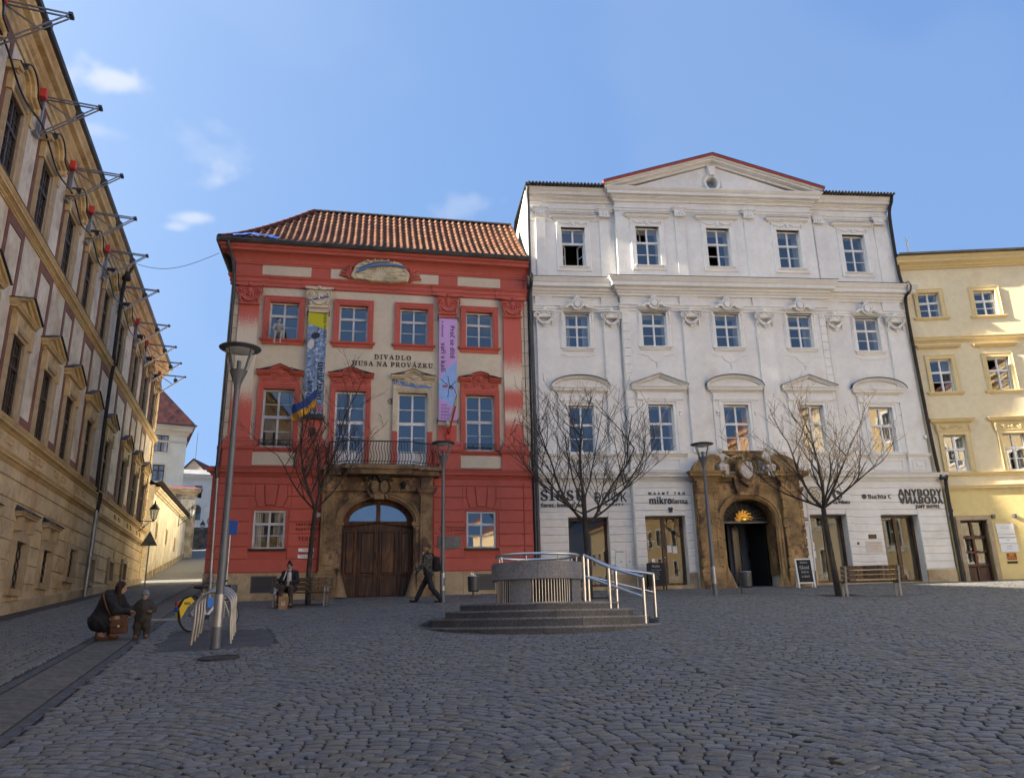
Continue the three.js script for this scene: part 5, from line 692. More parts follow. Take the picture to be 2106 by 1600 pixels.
  shell(b, X0, X1, 2.2, 19.2, -0.55, -9.5, M.white, [11.3, 15.0, 19.0], { sideMat: M.gable });
  mesh('floor', bx(X0 + 0.4, 6.9, 6.3, 6.6, -3.8, -0.55), M.room, b); mesh('floor', bx(9.8, X1 - 0.4, 6.3, 6.6, -3.8, -0.55), M.room, b);
  rebase(b, 8.4, 2.45);
}

// ---------------------------------------------------------------- yellow house at the right
{
  const O = V(...CORNER).add(V(16.85, 0, 0).applyAxisAngle(V(0, 1, 0), 5.5 * D2R));
  const b = thing('yellow_building', 'pale yellow four storey house with ochre trim at the right edge', 'building', [O.x, 0, O.z], -3.2 * D2R);
  const X1 = 12.4, C3 = [0.80, 3.17, 5.55, 7.95, 10.3], rowsY = [[7.0, 8.5], [10.36, 11.82], [13.72, 14.87]];
  const holes = C3.flatMap(x => rowsY.map(([y, t]) => ring(x - 0.45, x + 0.45, y, t))), low = [ring(0.41, 1.45, 2.35, 5.0), ring(2.98, 4.2, 3.2, 5.0), ring(6, 7.4, 2.6, 5.0)];
  mesh('wall', slab(rect(-0.4, X1, 6.3, 16.2), -0.5, 0, holes), M.yellow, b);
  mesh('wall', slab(rect(0.02, X1, 2.2, 6.3), -0.5, 0.02, low), M.yellowLow, b);
  for (const [x, y] of segs(0.05, X1, [[0.2, 1.65], [5.9, 7.5]])) mesh('plinth', bx(x, y, 2.2, 2.68, 0.02, 0.06), M.palaceStone, b);
  mesh('string_course', [moulding(0.0, X1, cornice(6.2, 6.4, 0.14), 0.02, false, false)], M.yellowTrim, b);
  mesh('string_course', [moulding(0.0, X1, cornice(6.78, 6.93, 0.12), 0, false, false)], M.yellowTrim, b);
  mesh('string_course', [moulding(-0.3, X1, cornice(12.56, 12.8, 0.16), 0, false, false)], M.yellowTrim, b);
  mesh('cornice', [moulding(-0.35, X1, cornice(16.0, 16.52, 0.42), 0, false, false)], M.yellowTrim, b);
  mesh('gutter', sweep([[-0.35, 16.54], [X1, 16.54]], [[0, 0.3], [-0.03, 0.44], [0, 0.54], [0.07, 0.56], [0.04, 0.46]]), M.zinc, b);
  const roof = mesh('roof', quads([[[-0.35, 16.58, 0.5], [X1, 16.58, 0.5], [X1, 18.2, -4.2], [-0.35, 18.2, -4.2]], [[-0.35, 18.2, -4.2], [X1, 18.2, -4.2], [X1, 16.4, -9], [-0.35, 16.4, -9]]]), M.tileDark, b);
  const sk = mesh('skylight', [bx(1.55, 2.35, 16.66, 16.72, -0.55, 0.1), bx(1.6, 2.3, 16.9, 16.95, -0.5, 0.2).rotateX(-0.05)], M.zinc, roof);
  mesh('vent_pipe', bar([0.35, 16.6, 0.0], [0.33, 17.6, -0.02], 0.04, 8), M.winWhite, roof);
  C3.forEach((x, i) => rowsY.forEach(([y, t], r) => {
    const w = windowAt(b, x, y, 0.88, t - y, { rows: [0.31, 0.31, 0.38], transomAt: 1, z: -0.14, fr: 0.05, curtain: r ? undefined : true });
    mesh('surround', sweep(ring(-0.45, 0.45, 0, t - y), [[0, -0.14], [0, 0.04], [0.02, 0.06], [0.14, 0.06], [0.16, 0.08], [0.18, 0.08], [0.18, 0]]), M.yellowTrim, w, { at: [0, 0, 0.14] });
    if (r) mesh('sill', moulding(-0.66, 0.66, [[0, -0.12], [0.04, -0.12], [0.1, -0.04], [0.1, 0.01], [0, 0.01]], 0.14), M.yellowTrim, w);
    if (r === 1) mesh('hood', moulding(-0.76, 0.76, cornice(1.92, 2.06, 0.18), 0.14), M.yellowTrim, w);
    if (r === 0) { mesh('frieze', [bx(-0.66, 0.66, 1.68, 1.98, 0.1, 0.2), ...scrollFrieze(-0.5, 0.5, 1.7, 1.96, 0.21)], M.yellowTrim, w); mesh('hood', moulding(-0.72, 0.72, cornice(1.98, 2.2, 0.2), 0.14), M.yellowTrim, w); for (const d of [-1, 1]) mesh('console', [0, 1, 2, 3].map(k => ball(0.08 - k * 0.01, d * 0.66, 1.9 - k * 0.09, 0.22, 0.9, 0.8, 0.8)), M.yellowTrim, w); }
  }));
  // house door
  const dr = mesh('door', [bx(0.41, 0.48, 2.5, 5.0, -0.32, -0.2), bx(1.38, 1.45, 2.5, 5.0, -0.32, -0.2), bx(0.48, 1.38, 4.93, 5.0, -0.32, -0.2), bx(0.48, 1.38, 4.28, 4.42, -0.32, -0.18), bx(0.88, 0.98, 2.52, 4.93, -0.31, -0.19), bx(0.48, 1.38, 3.2, 3.3, -0.31, -0.19), bx(0.48, 1.38, 3.72, 3.8, -0.31, -0.19), bx(0.48, 1.38, 2.5, 2.6, -0.31, -0.19)], M.doorRed, b);
  for (const [x, y] of [[0.48, 0.88], [0.98, 1.38]]) { for (const [a, e] of [[3.3, 3.72], [3.8, 4.28], [4.42, 4.93]]) mesh('pane', bx(x, y, a, e, -0.26, -0.255), M.glassClear, dr); mesh('door_panel', bevel(x, y, 2.6, 3.2, -0.3, -0.22, 0.03), M.doorRed, dr); }
  mesh('door_surround', [sweep([[0.41, 2.35], [0.41, 5.0], [1.45, 5.0], [1.45, 2.35]], [[0, -0.2], [0, 0.08], [0.04, 0.1], [0.17, 0.1], [0.19, 0.02]])], M.palaceStone, b); mesh('doorstep', bx(0.3, 1.6, 2.3, 2.5, -0.2, 0.25), M.palaceStone, b);
  windowAt(b, 3.59, 3.2, 1.2, 1.8, { rows: [0.7, 0.3], z: -0.15, m: M.woodFrame, curtain: false });
  windowAt(b, 6.7, 2.6, 1.38, 2.4, { rows: [1], z: -0.25, m: M.woodFrame, curtain: false });
  // signs by the door
  const plq = (name, x0, x1, y0, y1, bg, rows, fg = '#333') => { const q = mesh(name, bx(x0, x1, y0, y1, 0.02, 0.05), M.paper, b); mesh('print', sheet(x1 - x0 - 0.006, y1 - y0 - 0.006), printed(192, Math.round(192 * (y1 - y0) / (x1 - x0)), (c, W, h) => { c.fillStyle = bg; c.fillRect(0, 0, W, h); c.strokeStyle = c.fillStyle = fg; c.textAlign = 'center'; rows.forEach(([s, y, px]) => { if (s === 'O') { c.beginPath(); c.ellipse(W / 2, y * h, px, px * 0.7, 0, 0, 7); c.stroke(); return; } c.font = `bold ${px}px sans-serif`; c.fillText(s, W / 2, y * h); }); }), q, { keepUV: true, at: [(x0 + x1) / 2, (y0 + y1) / 2, 0.053] }); };
  plq('door_sign', 1.76, 2.45, 4.42, 4.84, '#dcdad6', [['O', 0.4, 34], ['VILLA ATELIÉR', 0.45, 14]], '#999'); plq('door_sign', 1.78, 2.46, 4.06, 4.4, '#e2e2e2', [['KOSMETICKÝ SALON', 0.4, 19], ['I. patro', 0.7, 13]]); plq('door_sign', 1.8, 2.48, 3.72, 4.04, '#d9dad9', [['masáže', 0.35, 16], ['III. patro', 0.65, 14]], '#667');
  plq('brass_plate', 1.96, 2.34, 3.42, 3.68, '#8a4310', [['202', 0.45, 60], ['Zelný trh', 0.8, 34]], '#e0b050'); const cn = mesh('combination_bells', [0, 1, 2, 3].map(i => rbx(1.96 + i * 0.1, 2.04 + i * 0.1, 3.28, 3.36, 0.02, 0.07, 0.01)), M.black, b); stuff(cn);
  plq('house_number', 0.02, 0.22, 5.35, 5.48, '#141414', [['202', 0.75, 70]], '#eee'); plq('house_number', 0.03, 0.22, 5.14, 5.32, '#e8e6df', [['11', 0.55, 80], ['Zelný trh', 0.9, 30]]);
  mesh('intercom', rbx(0.2, 0.3, 3.4, 3.98, 0.02, 0.06, 0.01), M.zincPale, b);
  for (const x of [0.08, 1.72, 2.55]) mesh('wall_lamp', [rbx(x - 0.06, x + 0.06, 5.05, 5.2, 0.03, 0.16, 0.02), bx(x - 0.03, x + 0.03, 5.1, 5.16, 0, 0.04)], M.ironGrey, b);
  shell(b, 0.02, X1, 2.2, 16.2, -0.5, -9, M.yellow, [6.4, 9.7, 13.0, 16.0]);
  rebase(b, 6, 2.4);
}

// ---------------------------------------------------------------- long palace at the left
const PAL = [-7.157, 0, 2.243], PALT = 107.4 * D2R;
const palaceAt = (u, v, w) => V(u, v, w).applyAxisAngle(V(0, 1, 0), PALT).add(V(...PAL));
{
  const b = thing('palace_building', 'long baroque palace with cream panels, maroon bands and pedimented windows', 'building', PAL, PALT);
  const U0 = -26, U1 = 53.6, C = []; for (let u = -22; u < 17; u += 3.4) C.push(u); C.push(18.3, 21.6, 24.95, 28.35, 31.6, 35.2, 39.2, 43.8, 47.6, 51.1);
  const inView = u => u > 15;
  const base = u => H(0, palaceAt(u, 0, 0).z);
  const gwin = [[23.9, 2.5, 1.5], [27.85, 2.74, 1.4], [31.0, 3.05, 1.1], [34.8, 3.45, 1.05], [38.6, 3.5, 0.9], [43.2, 3.75, 0.85], [47.0, 3.95, 0.85]];
  const up = C.map(u => ring(u - 0.64, u + 0.64, 13.2, 15.6)), mid = C.map(u => ring(u - 0.64, u + 0.64, 7.36, 9.8)), lo = gwin.map(([u, v, h]) => ring(u - 0.55, u + 0.55, v, v + h));
  mesh('wall', slab(rect(U0, U1, 6.9, 17.4), -0.7, 0, [...up, ...mid]), M.palace, b);
  mesh('wall', slab([[U0, base(U0) - 0.6], [U1, base(U1) - 0.6], [U1, 6.9], [U0, 6.9]], -0.7, 0.08, lo), M.palaceLow, b);
  // cream panels between the maroon bands
  for (let i = 0; i < C.length - 1; i++) {
    const a = C[i] + 0.88, e = C[i + 1] - 0.88; if (!inView(C[i + 1])) continue;
    for (const [y0, y1, yb] of [[7.36, 12.78, 7.78], [13.14, 16.95, 13.5]]) { const t = (e - a) * 0.13;
      for (const [x0, x1] of [[a, a + t], [e - t, e]]) mesh('maroon_band', bx(x0, x1, y0, y1, 0, 0.03), M.palaceBand, b);
      mesh('maroon_band', bx(a + t, e - t, y0, yb, 0, 0.03), M.palaceBand, b); mesh('maroon_band', bx(a + t, e - t, y1 - 0.3, y1, 0, 0.03), M.palaceBand, b); }
    
  }
  mesh('main_cornice', moulding(U0, U1, [[0, 16.95], [0.06, 16.95], [0.06, 17.15], [0.12, 17.2], [0.12, 17.3], [0.2, 17.38], [0.24, 17.46], [0.24, 17.56], [0.4, 17.6], [0.4, 17.76], [0.48, 17.84], [0.5, 17.92], [0, 17.93]], 0, false, true), M.palaceTrim, b);
  mesh('gutter', sweep([[U0, 17.95], [U1 + 0.5, 17.95]], [[0, 0.3], [-0.03, 0.5], [0.0, 0.6], [0.08, 0.64], [0.06, 0.52]]), M.zinc, b);
  mesh('snow_guard', [bx(U0, U1, 18.3, 18.33, 0.1, 0.13), bx(U0, U1, 18.42, 18.45, 0.1, 0.13)], M.zinc, b);
  mesh('roof', quads([[[U0, 17.98, 0.5], [U1 + 0.4, 17.98, 0.5], [U1 - 4, 20.4, -6], [U0, 20.4, -6]], [[U0, 20.4, -6], [U1 - 4, 20.4, -6], [U1 + 0.2, 17.6, -13], [U0, 17.6, -13]], [[U1 + 0.4, 17.98, 0.5], [U1 + 0.2, 17.6, -13], [U1 - 4, 20.4, -6], [U1 - 4, 20.4, -6]]]), M.tileDark, b);
  mesh('string_course', moulding(U0, U1, cornice(12.78, 13.12, 0.24), 0, false, true), M.palaceTrim, b); mesh('string_course_flashing', bx(U0, U1 + 0.24, 13.12, 13.135, 0, 0.26), M.zinc, b);
  mesh('mid_cornice', moulding(U0, U1, cornice(7.0, 7.34, 0.26), 0, false, true), M.palaceTrim, b);
  mesh('mid_frieze', bx(U0, U1, 6.4, 7.0, 0, 0.085), M.palaceLow, b);
  mesh('lower_cornice', moulding(U0, U1, cornice(6.2, 6.45, 0.2), 0.08, false, true), M.palaceTrim, b);
  for (const u of C.filter(inView)) for (const d of [-0.55, 0.55]) mesh('guttae', [bx(u + d - 0.3, u + d + 0.3, 6.86, 6.92, 0.085, 0.14), ...[-0.2, -0.1, 0, 0.1, 0.2].map(k => bx(u + d + k - 0.035, u + d + k + 0.035, 6.72, 6.86, 0.085, 0.13))], M.palaceTrim, b);
  // rustication and base
  { const r = seeded(3), lv = []; for (let v = 1.2; v < 6.3; v += 0.58) lv.push(v); lv.push(6.2); const cut = gwin.map(([u, v, h]) => [u - 0.78, u + 0.78, v - 0.25, v + h + 0.25]); let u = 14; const segU = []; while (u < U1 - 0.8) { const n = Math.min(U1 - 0.75, u + 5 + r() * 4); segU.push([u, n - 0.0]); u = n; }
    for (const [a, e] of segU) courses('course', b, M.palaceLow, a, e, lv.filter(v => v > base(a) + 0.25), cut, 0.08, 0.045, 0.035, 0.016);
    for (let v = 6.2 - 0.58 * 4; v < 17.2; v += 0.58) if (v < 6.2 || (v > 7.4 && v < 12.6) || v > 13.2) mesh('quoin', bevel(U1 - 0.68, U1, v, v + 0.54, v < 6.2 ? 0.08 : 0, v < 6.2 ? 0.15 : 0.06, 0.02), M.palaceTrim, b);
    mesh('base_course', quads([[[14, base(14) - 0.3, 0.2], [U1, base(U1) - 0.3, 0.2], [U1, base(U1) + 0.32, 0.2], [14, base(14) + 0.32, 0.2]], [[14, base(14) + 0.32, 0.2], [U1, base(U1) + 0.32, 0.2], [U1, base(U1) + 0.38, 0.08], [14, base(14) + 0.38, 0.08]]]), M.palaceStone, b); }
  // windows
  const grid = { cols: 4, rows: [0.17, 0.17, 0.16, 0.16, 0.17, 0.17], transomAt: 3, m: M.winDark, fr: 0.07, mul: 0.08, tr: 0.1, barw: 0.03, z: -0.07, curtain: false, glass: M.glassDark };
  for (const u of C) {
    if (!inView(u)) { windowAt(b, u, 13.2, 1.28, 2.4, { rows: [1], m: M.winDark, z: -0.3, curtain: false }); windowAt(b, u, 7.36, 1.28, 2.44, { rows: [1], m: M.winDark, z: -0.3, curtain: false }); continue; }
    { const w = windowAt(b, u, 13.2, 1.28, 2.4, grid);
      mesh('surround', sweep(ring(-0.64, 0.64, 0, 2.4), [[0, -0.1], [0, 0.06], [0.08, 0.08], [0.1, 0.13], [0.22, 0.15], [0.24, 0]]), M.palaceStone, w, { at: [0, 0, 0.07] });
      const arc = Array.from({ length: 13 }, (_, k) => { const a = Math.PI * (1 - k / 12); return [0.5 * Math.cos(a), 2.95 + 0.42 * Math.sin(a)]; });
      mesh('hood', [sweep([[-0.98, 2.72], [-0.98, 2.86], [-0.62, 2.9], ...arc, [0.62, 2.9], [0.98, 2.86], [0.98, 2.72]], [[0, 0.34], [0, 0.5], [0.04, 0.52], [0.05, 0.6], [0.1, 0.64], [0.12, 0.64], [0.12, 0.34]]), bx(-0.8, 0.8, 2.6, 2.9, 0.3, 0.42), slab(Array.from({ length: 11 }, (_, k) => { const a = Math.PI * k / 10; return [0.5 * Math.cos(a), 2.9 + 0.46 * Math.sin(a)]; }), 0.3, 0.4), ...[-1, 1].map(d => bx(d * 0.86 - 0.1, d * 0.86 + 0.1, 2.2, 2.75, 0.3, 0.52))], M.palaceTrim, w, { at: [0, 0, -0.27] }); mesh('hood_flashing', sweep([[-1.1, 2.96], [-0.66, 3.0], ...arc.map(([x, y]) => [x * 1.15, y + 0.13]), [0.66, 3.0], [1.1, 2.96]], [[0, 0.34], [0, 0.68], [0.02, 0.68], [0.02, 0.34]]), M.slate, w, { at: [0, 0, -0.27] }); }
    { const w = windowAt(b, u, 7.36, 1.28, 2.44, grid);
      mesh('surround', sweep(ring(-0.64, 0.64, 0, 2.44), [[0, -0.1], [0, 0.06], [0.08, 0.08], [0.1, 0.13], [0.22, 0.15], [0.24, 0]]), M.palaceStone, w, { at: [0, 0, 0.07] });
      mesh('pediment', [bx(-0.86, 0.86, 2.66, 3.0, 0.3, 0.48), moulding(-0.9, 0.9, cornice(2.98, 3.2, 0.24), 0.34), sweep([[-1.16, 3.18], [0, 3.62], [1.16, 3.18]], [[0, 0.34], [0, 0.46], [0.05, 0.5], [0.06, 0.58], [0.12, 0.6], [0.12, 0.34]]), slab([[-1.1, 3.18], [1.1, 3.18], [0, 3.6]], 0.3, 0.4), ...[-1, 1].map(d => bx(d * 0.8 - 0.1, d * 0.8 + 0.1, 2.3, 2.9, 0.3, 0.54))], M.palaceTrim, w, { at: [0, 0, -0.27] });
      mesh('pediment_flashing', sweep([[-1.24, 3.28], [0, 3.76], [1.24, 3.28]], [[0, 0.3], [0, 0.66], [0.03, 0.66], [0.03, 0.3]]), M.slate, w, { at: [0, 0, -0.27] }); }
  }
  gwin.forEach(([u, v, h], i) => {
    const w = windowAt(b, u, v, 1.1, h, { cols: 2, rows: [0.5, 0.5], m: M.winDark, z: -0.25, curtain: false });
    mesh('surround', sweep(ring(-0.55, 0.55, 0, h), [[0, -0.25], [0, 0.14], [0.2, 0.14], [0.2, 0]], true), M.palaceStone, w, { at: [0, 0, 0.33] });
    if (i < 4) { const g = []; for (let k = 0; k < 5; k++) { const x = -0.44 + k * 0.22; g.push(tube(Array.from({ length: 9 }, (_, j) => [x + 0.06 * (j % 2 ? 1 : -1) * (k % 2 ? 1 : -1), h * j / 8, 0.3]), 0.018, 4, 24)); } g.push(bx(-0.55, 0.55, h * 0.33, h * 0.33 + 0.03, 0.28, 0.31), bx(-0.55, 0.55, h * 0.66, h * 0.66 + 0.03, 0.28, 0.31)); mesh('window_grille', g, M.iron, w); }
    if (i < 3) { mesh('hood', [moulding(-0.66, 0.66, cornice(h + 0.62, h + 0.86, 0.3), 0.33), bx(-0.6, 0.6, h + 0.2, h + 0.62, 0.3, 0.42), ...[-1, 1].map(d => bx(d * 0.6 - 0.12, d * 0.6 + 0.12, h + 0.3, h + 0.7, 0.3, 0.56))], M.palaceStone, w); mesh('hood_flashing', quads([[[-1.0, h + 0.87, 0.68], [1.0, h + 0.87, 0.68], [0.8, h + 1.12, 0.3], [-0.8, h + 1.12, 0.3]], [[-1.0, h + 0.87, 0.68], [-0.8, h + 1.12, 0.3], [-1.0, h + 0.87, 0.3], [-1.0, h + 0.87, 0.3]], [[1.0, h + 0.87, 0.68], [1.0, h + 0.87, 0.3], [0.8, h + 1.12, 0.3], [0.8, h + 1.12, 0.3]]]), M.slate, w); }
  });
  mesh('down_pipe', [tube([[37.4, 17.9, 0.5], [37.4, 17.3, 0.3], [37.4, 16.6, 0.22], [37.4, 13.4, 0.22], [37.4, 13.0, 0.36], [37.4, 12.5, 0.22], [37.4, 7.6, 0.22], [37.4, 7.2, 0.4], [37.4, 6.3, 0.36]], 0.08, 8, 60), cyl(0.2, 0.13, 0.4, 10, 37.4, 17.2, 0.3)], M.tileDark, b);
  mesh('lower_down_pipe', bar([37.4, 6.4, 0.34], [37.4, base(37.4) + 0.02, 0.3], 0.09, 10), M.galv, b);
  shell(b, U0, U1, 0.2, 17.4, -0.7, -12.4, M.palaceTrim, [6.6, 12.5, 17.0]);
  rebase(b, 14, 0.5);
}
// steel lighting brackets under the eaves, each with its red control box
{
  const at = [19.4, 23.4, 27.4, 30.6, 34.0, 37.9, 42.7, 46.2, 49.3, 52.2], names = ['cut by the top left corner of the photo', 'second from the left', 'third from the left', 'fourth from the left', 'fifth from the left', 'beside the dark down pipe', 'seventh from the left', 'eighth from the left', 'second from the corner', 'nearest the far corner'];
  at.forEach((u, i) => {
    const p = palaceAt(u, 15.7, 0.04), k = thing('steel_bracket', `steel lighting bracket under palace eaves, ${names[i]}`, 'bracket', [p.x, p.y, p.z], PALT, 'brackets under the palace eaves'), L = 1.6;
    mesh('post', bx(-0.05, 0.05, 0, 1.42, 0.0, 0.1), M.galv, k); mesh('foot', bx(-0.3, 0.05, -0.06, 0.02, 0.0, 0.1), M.galv, k);
    for (const x of [-0.05, 0.09]) { mesh('arm', beam([x, 1.36, 0.05], [x, 1.3, L], 0.035, 0.04), M.galv, k); mesh('strut', beam([x, 0.08, 0.08], [x, 1.26, L - 0.05], 0.03, 0.035), M.galv, k); }
    mesh('brace', beam([0.02, 1.28, 0.1], [0.02, 0.72, 0.95], 0.04, 0.04), M.galv, k); mesh('tip', bx(-0.1, 0.13, 1.26, 1.34, L - 0.04, L + 0.06), M.zinc, k);
    mesh('spotlight', [rbx(0.2, 0.42, 1.0, 1.22, 0.9, 1.12, 0.04), bar([0.0, 1.3, 1.0], [0.3, 1.2, 1.0], 0.02)], M.ironGrey, k);
    if (i !== 5) mesh('control_box', rbx(-0.36, -0.15, 1.16, 1.46, 0.02, 0.2, 0.02), M.boxRed, k);
  });
  const pts = at.flatMap((u, i) => [palaceAt(u, 16.0, 0.22), i < at.length - 1 ? palaceAt((u + at[i + 1]) / 2, 15.72, 0.2) : null]).filter(Boolean);
  const c = mesh('power_cable', tube([palaceAt(17.5, 15.9, 0.2), ...pts], 0.03, 5, 120), M.iron); tag(c, 'black cable running along the steel brackets below the palace eaves', 'cable');
}

// ---------------------------------------------------------------- up the lane
const LWT = 108.5 * D2R, LWO = [-24.05, 0, -51.67], laneAt = (u, v, w) => V(u, v, w).applyAxisAngle(V(0, 1, 0), LWT).add(V(...LWO));
{
  const b = thing('garden_wall', 'high cream garden wall with small barred windows along the lane', 'wall', LWO, LWT);
  const U1 = 35.2, base = u => H(0, laneAt(u, 0, 0).z), top = u => 10.62 + u * 0.044, wins = [[3.3, 7.5], [10.4, 7.75], [17.9, 7.85], [26.4, 8.2]];
  mesh('wall', slab([[0, base(0) - 1], [U1, base(U1) - 1], [U1, top(U1)], [0, top(0)]], -0.6, 0, wins.map(([u, v]) => ring(u - 0.3, u + 0.3, v, v + 0.9))), bumped([0.74, 0.66, 0.48], T.old, 0.012), b);
  mesh('wall_cornice', sweep([[0, top(0) - 0.55], [U1, top(U1) - 0.55]], [[0, 0], [0, 0.08], [0.12, 0.1], [0.14, 0.2], [0.26, 0.24], [0.3, 0.3], [0.42, 0.32], [0.42, 0]]), bumped([0.66, 0.55, 0.36], T.old, 0.006), b);
  const cp = mesh('coping', quads([[[0, top(0) - 0.1, 0.42], [U1, top(U1) - 0.1, 0.42], [U1, top(U1) + 0.32, -0.3], [0, top(0) + 0.32, -0.3]], [[0, top(0) + 0.32, -0.3], [U1, top(U1) + 0.32, -0.3], [U1, top(U1), -0.8], [0, top(0), -0.8]]]), M.tileDark, b);
  const tg = join(new THREE.CylinderGeometry(0.11, 0.13, 0.8, 8, 1, true).rotateX(Math.PI / 2 - 0.5)); for (let i = 0; i < 60; i++) { const u = 0.3 + i * 0.58; mesh('coping_tile', tg, M.tileDark, cp, { ready: true, at: [u, top(u) + 0.12, 0.04] }); }
  mesh('base_course', quads([[[0, base(0) - 0.4, 0.1], [U1, base(U1) - 0.4, 0.1], [U1, base(U1) + 0.5, 0.08], [0, base(0) + 0.5, 0.08]]]), bumped([0.55, 0.42, 0.22], T.stone, 0.02), b);
  wins.forEach(([u, v]) => { const w = windowAt(b, u, v, 0.6, 0.9, { rows: [0.5, 0.5], m: M.winDark, z: -0.2, curtain: false }); mesh('surround', sweep(ring(-0.3, 0.3, 0, 0.9), [[0, -0.1], [0, 0.06], [0.12, 0.06], [0.12, 0]], true), M.palaceStone, w, { at: [0, 0, 0.2] }); mesh('bars', [...[-0.12, 0.12].map(x => bx(x - 0.015, x + 0.015, 0, 0.9, 0.1, 0.13)), ...[0.25, 0.45, 0.65].map(y => bx(-0.3, 0.3, y, y + 0.03, 0.1, 0.13))], M.iron, w); });
  mesh('back_panel', quads([[[0, base(0), -0.62], [U1, base(U1), -0.62], [U1, top(U1), -0.62], [0, top(0), -0.62]]]), M.room, b);
  rebase(b, 17, 5.5);
}
// houses on the right of the lane, hidden behind the theatre: their sunlit fronts brighten the garden wall
[[-14.2, -39.5, 16], [-20.3, -55.8, 20]].forEach(([x, z, L], i) => {
  const b = thing('lane_house', ['cream lane house directly behind the theatre', 'ivory lane house higher up behind the theatre'][i], 'house', [x, H(0, z) - 0.6, z], -1.22, 'houses along the lane'), m = bumped([[0.78, 0.68, 0.48], [0.78, 0.72, 0.58]][i], T.plaster, 0.008), top = 13.2, W = []; for (let u = -2; u > -L + 1; u -= 3) for (const v of [2.6, 6.4, 9.8]) W.push([u, v]);
  mesh('wall', slab(rect(-L, 0, 0, top), -0.5, 0, W.map(([u, v]) => ring(u - 0.55, u + 0.55, v, v + 1.7))), m, b); mesh('body', bx(-L, 0, 0, top, -6, -1.2), m, b); mesh('cornice', moulding(-L, 0, cornice(top - 0.4, top, 0.4), 0, false, false), m, b); mesh('roof', quads([[[-L, top, 0.5], [0, top, 0.5], [0, top + 3, -4], [-L, top + 3, -4]]]), M.tileRed, b); for (const [u, v] of W) windowAt(b, u, v, 1.1, 1.7, { rows: [0.6, 0.4], z: -0.2, curtain: false });
});
{
  const b = thing('plaster_house', 'low house with peeling plaster between garden wall and cream house', 'house', [-32.35, 0, -79], 24 * D2R);
  mesh('wall', [bx(-12, 0, 6, 14.6, -4, 0)], bumped([0.55, 0.48, 0.36], T.stone, 0.05, { bm: T.stone }), b);
  { const r = seeded(90), g = []; for (let i = 0; i < 9; i++) { const c = [-6 + r() * 5.4, 11.5 + r() * 2.4], n = 14; g.push(Array.from({ length: n }, (_, k) => { const a = k / n * 6.283, q = 0.35 + 0.5 * r(); return [c[0] + q * 1.3 * Math.cos(a), c[1] + q * 0.7 * Math.sin(a)]; })); } g.forEach((p, i) => mesh('plaster_patch', slab(p, 0, 0.03 + i * 0.004), bumped([0.70, 0.64, 0.52], T.old, 0.01), b)); }
  mesh('cornice', moulding(-12, 0, cornice(14.3, 14.75, 0.35), 0, false, true), M.creamStone, b);
  mesh('roof', quads([[[-12, 14.78, 0.5], [0.5, 14.78, 0.5], [-0.5, 15.6, -3], [-12, 15.6, -3]], [[0.5, 14.78, 0.5], [0.4, 14.78, -4], [-0.5, 15.6, -3], [-0.5, 15.6, -3]]]), M.tileRed, b);
  mesh('flue', [bx(-6.4, -6.0, 14.8, 15.9, -1, -0.6), bx(-6.55, -5.85, 15.9, 16.0, -1.15, -0.45)], M.zinc, b); mesh('flue', [bx(-3.4, -3.1, 14.6, 15.2, 0.2, 0.5)], M.zinc, b);
  rebase(b, -6, 6);
}
{
  const b = thing('cream_house', 'tall cream house with steep red roof above the lane', 'house', [-37, 0, -86], 27 * D2R);
  const wm = bumped([0.84, 0.78, 0.62], T.plaster, 0.006), tm = bumped([0.74, 0.66, 0.50], T.plaster, 0.006), W = [[-2.62, 20.1, 1.45, 1.95], [-2.6, 16.85, 1.2, 1.8], [-6.6, 20.1, 1.45, 1.95]];
  mesh('wall', slab(rect(-14, 0, 7, 22.6), -0.5, 0, W.map(([x, y, w, h]) => ring(x - w / 2, x + w / 2, y, y + h))), wm, b);
  mesh('side_wall', bx(-0.5, 0, 7, 22.6, -12, -0.5), wm, b);
  mesh('cornice', [moulding(-14, 0, cornice(22.0, 23.2, 0.6), 0, false, true), moulding(-14, 0, cornice(21.2, 21.4, 0.12), 0, false, true)], tm, b);
  mesh('roof', quads([[[-14, 23.22, 0.8], [0.8, 23.22, 0.8], [-5.2, 31, -5.5], [-14, 31, -5.5]], [[0.8, 23.22, 0.8], [0.8, 23.22, -12], [-5.2, 31, -5.5], [-5.2, 31, -5.5]], [[-14, 31, -5.5], [-5.2, 31, -5.5], [0.8, 23.22, -12], [-14, 23.2, -12]]]), M.tileRed, b);
  mesh('gutter', bx(-14, 0.9, 23.1, 23.25, 0.7, 0.85), M.zinc, b);
  mesh('room_wall', bx(-13, -0.6, 7, 22.5, -3, -2.9), M.room, b);
  for (const [x, y, w, h] of W) { const q = windowAt(b, x, y, w, h, { rows: [0.33, 0.33, 0.34], m: M.winBlack, z: -0.15, fr: 0.09, mul: 0.12, tr: 0.14, curtain: true }); mesh('surround', sweep(ring(-w / 2, w / 2, 0, h), [[0, -0.15], [0, 0.08], [0.22, 0.08], [0.22, 0]], true), tm, q, { at: [0, 0, 0.15] }); }
  rebase(b, -7, 7);
}
{
  const b = thing('gabled_house', 'distant beige house gable rising behind the lane', 'house', [-50.2, 0, -120], 0), m = bumped([0.56, 0.44, 0.32], T.old, 0.02);
  mesh('gable_wall', slab([[-4, 8], [6, 8], [6, 20.4], [0, 26.4], [-4, 22.4]], -8, 0), m, b); mesh('roof', quads([[[0, 26.6, 0.2], [6.4, 20.2, 0.2], [6.4, 20.2, -8], [0, 26.6, -8]], [[0, 26.6, 0.2], [-4.4, 22.2, 0.2], [-4.4, 22.2, -8], [0, 26.6, -8]]]), M.tileRed, b); mesh('antenna', [bar([-0.2, 26.5, -1], [-0.2, 31, -1], 0.04)], M.iron, b); rebase(b, 1, 8);
}
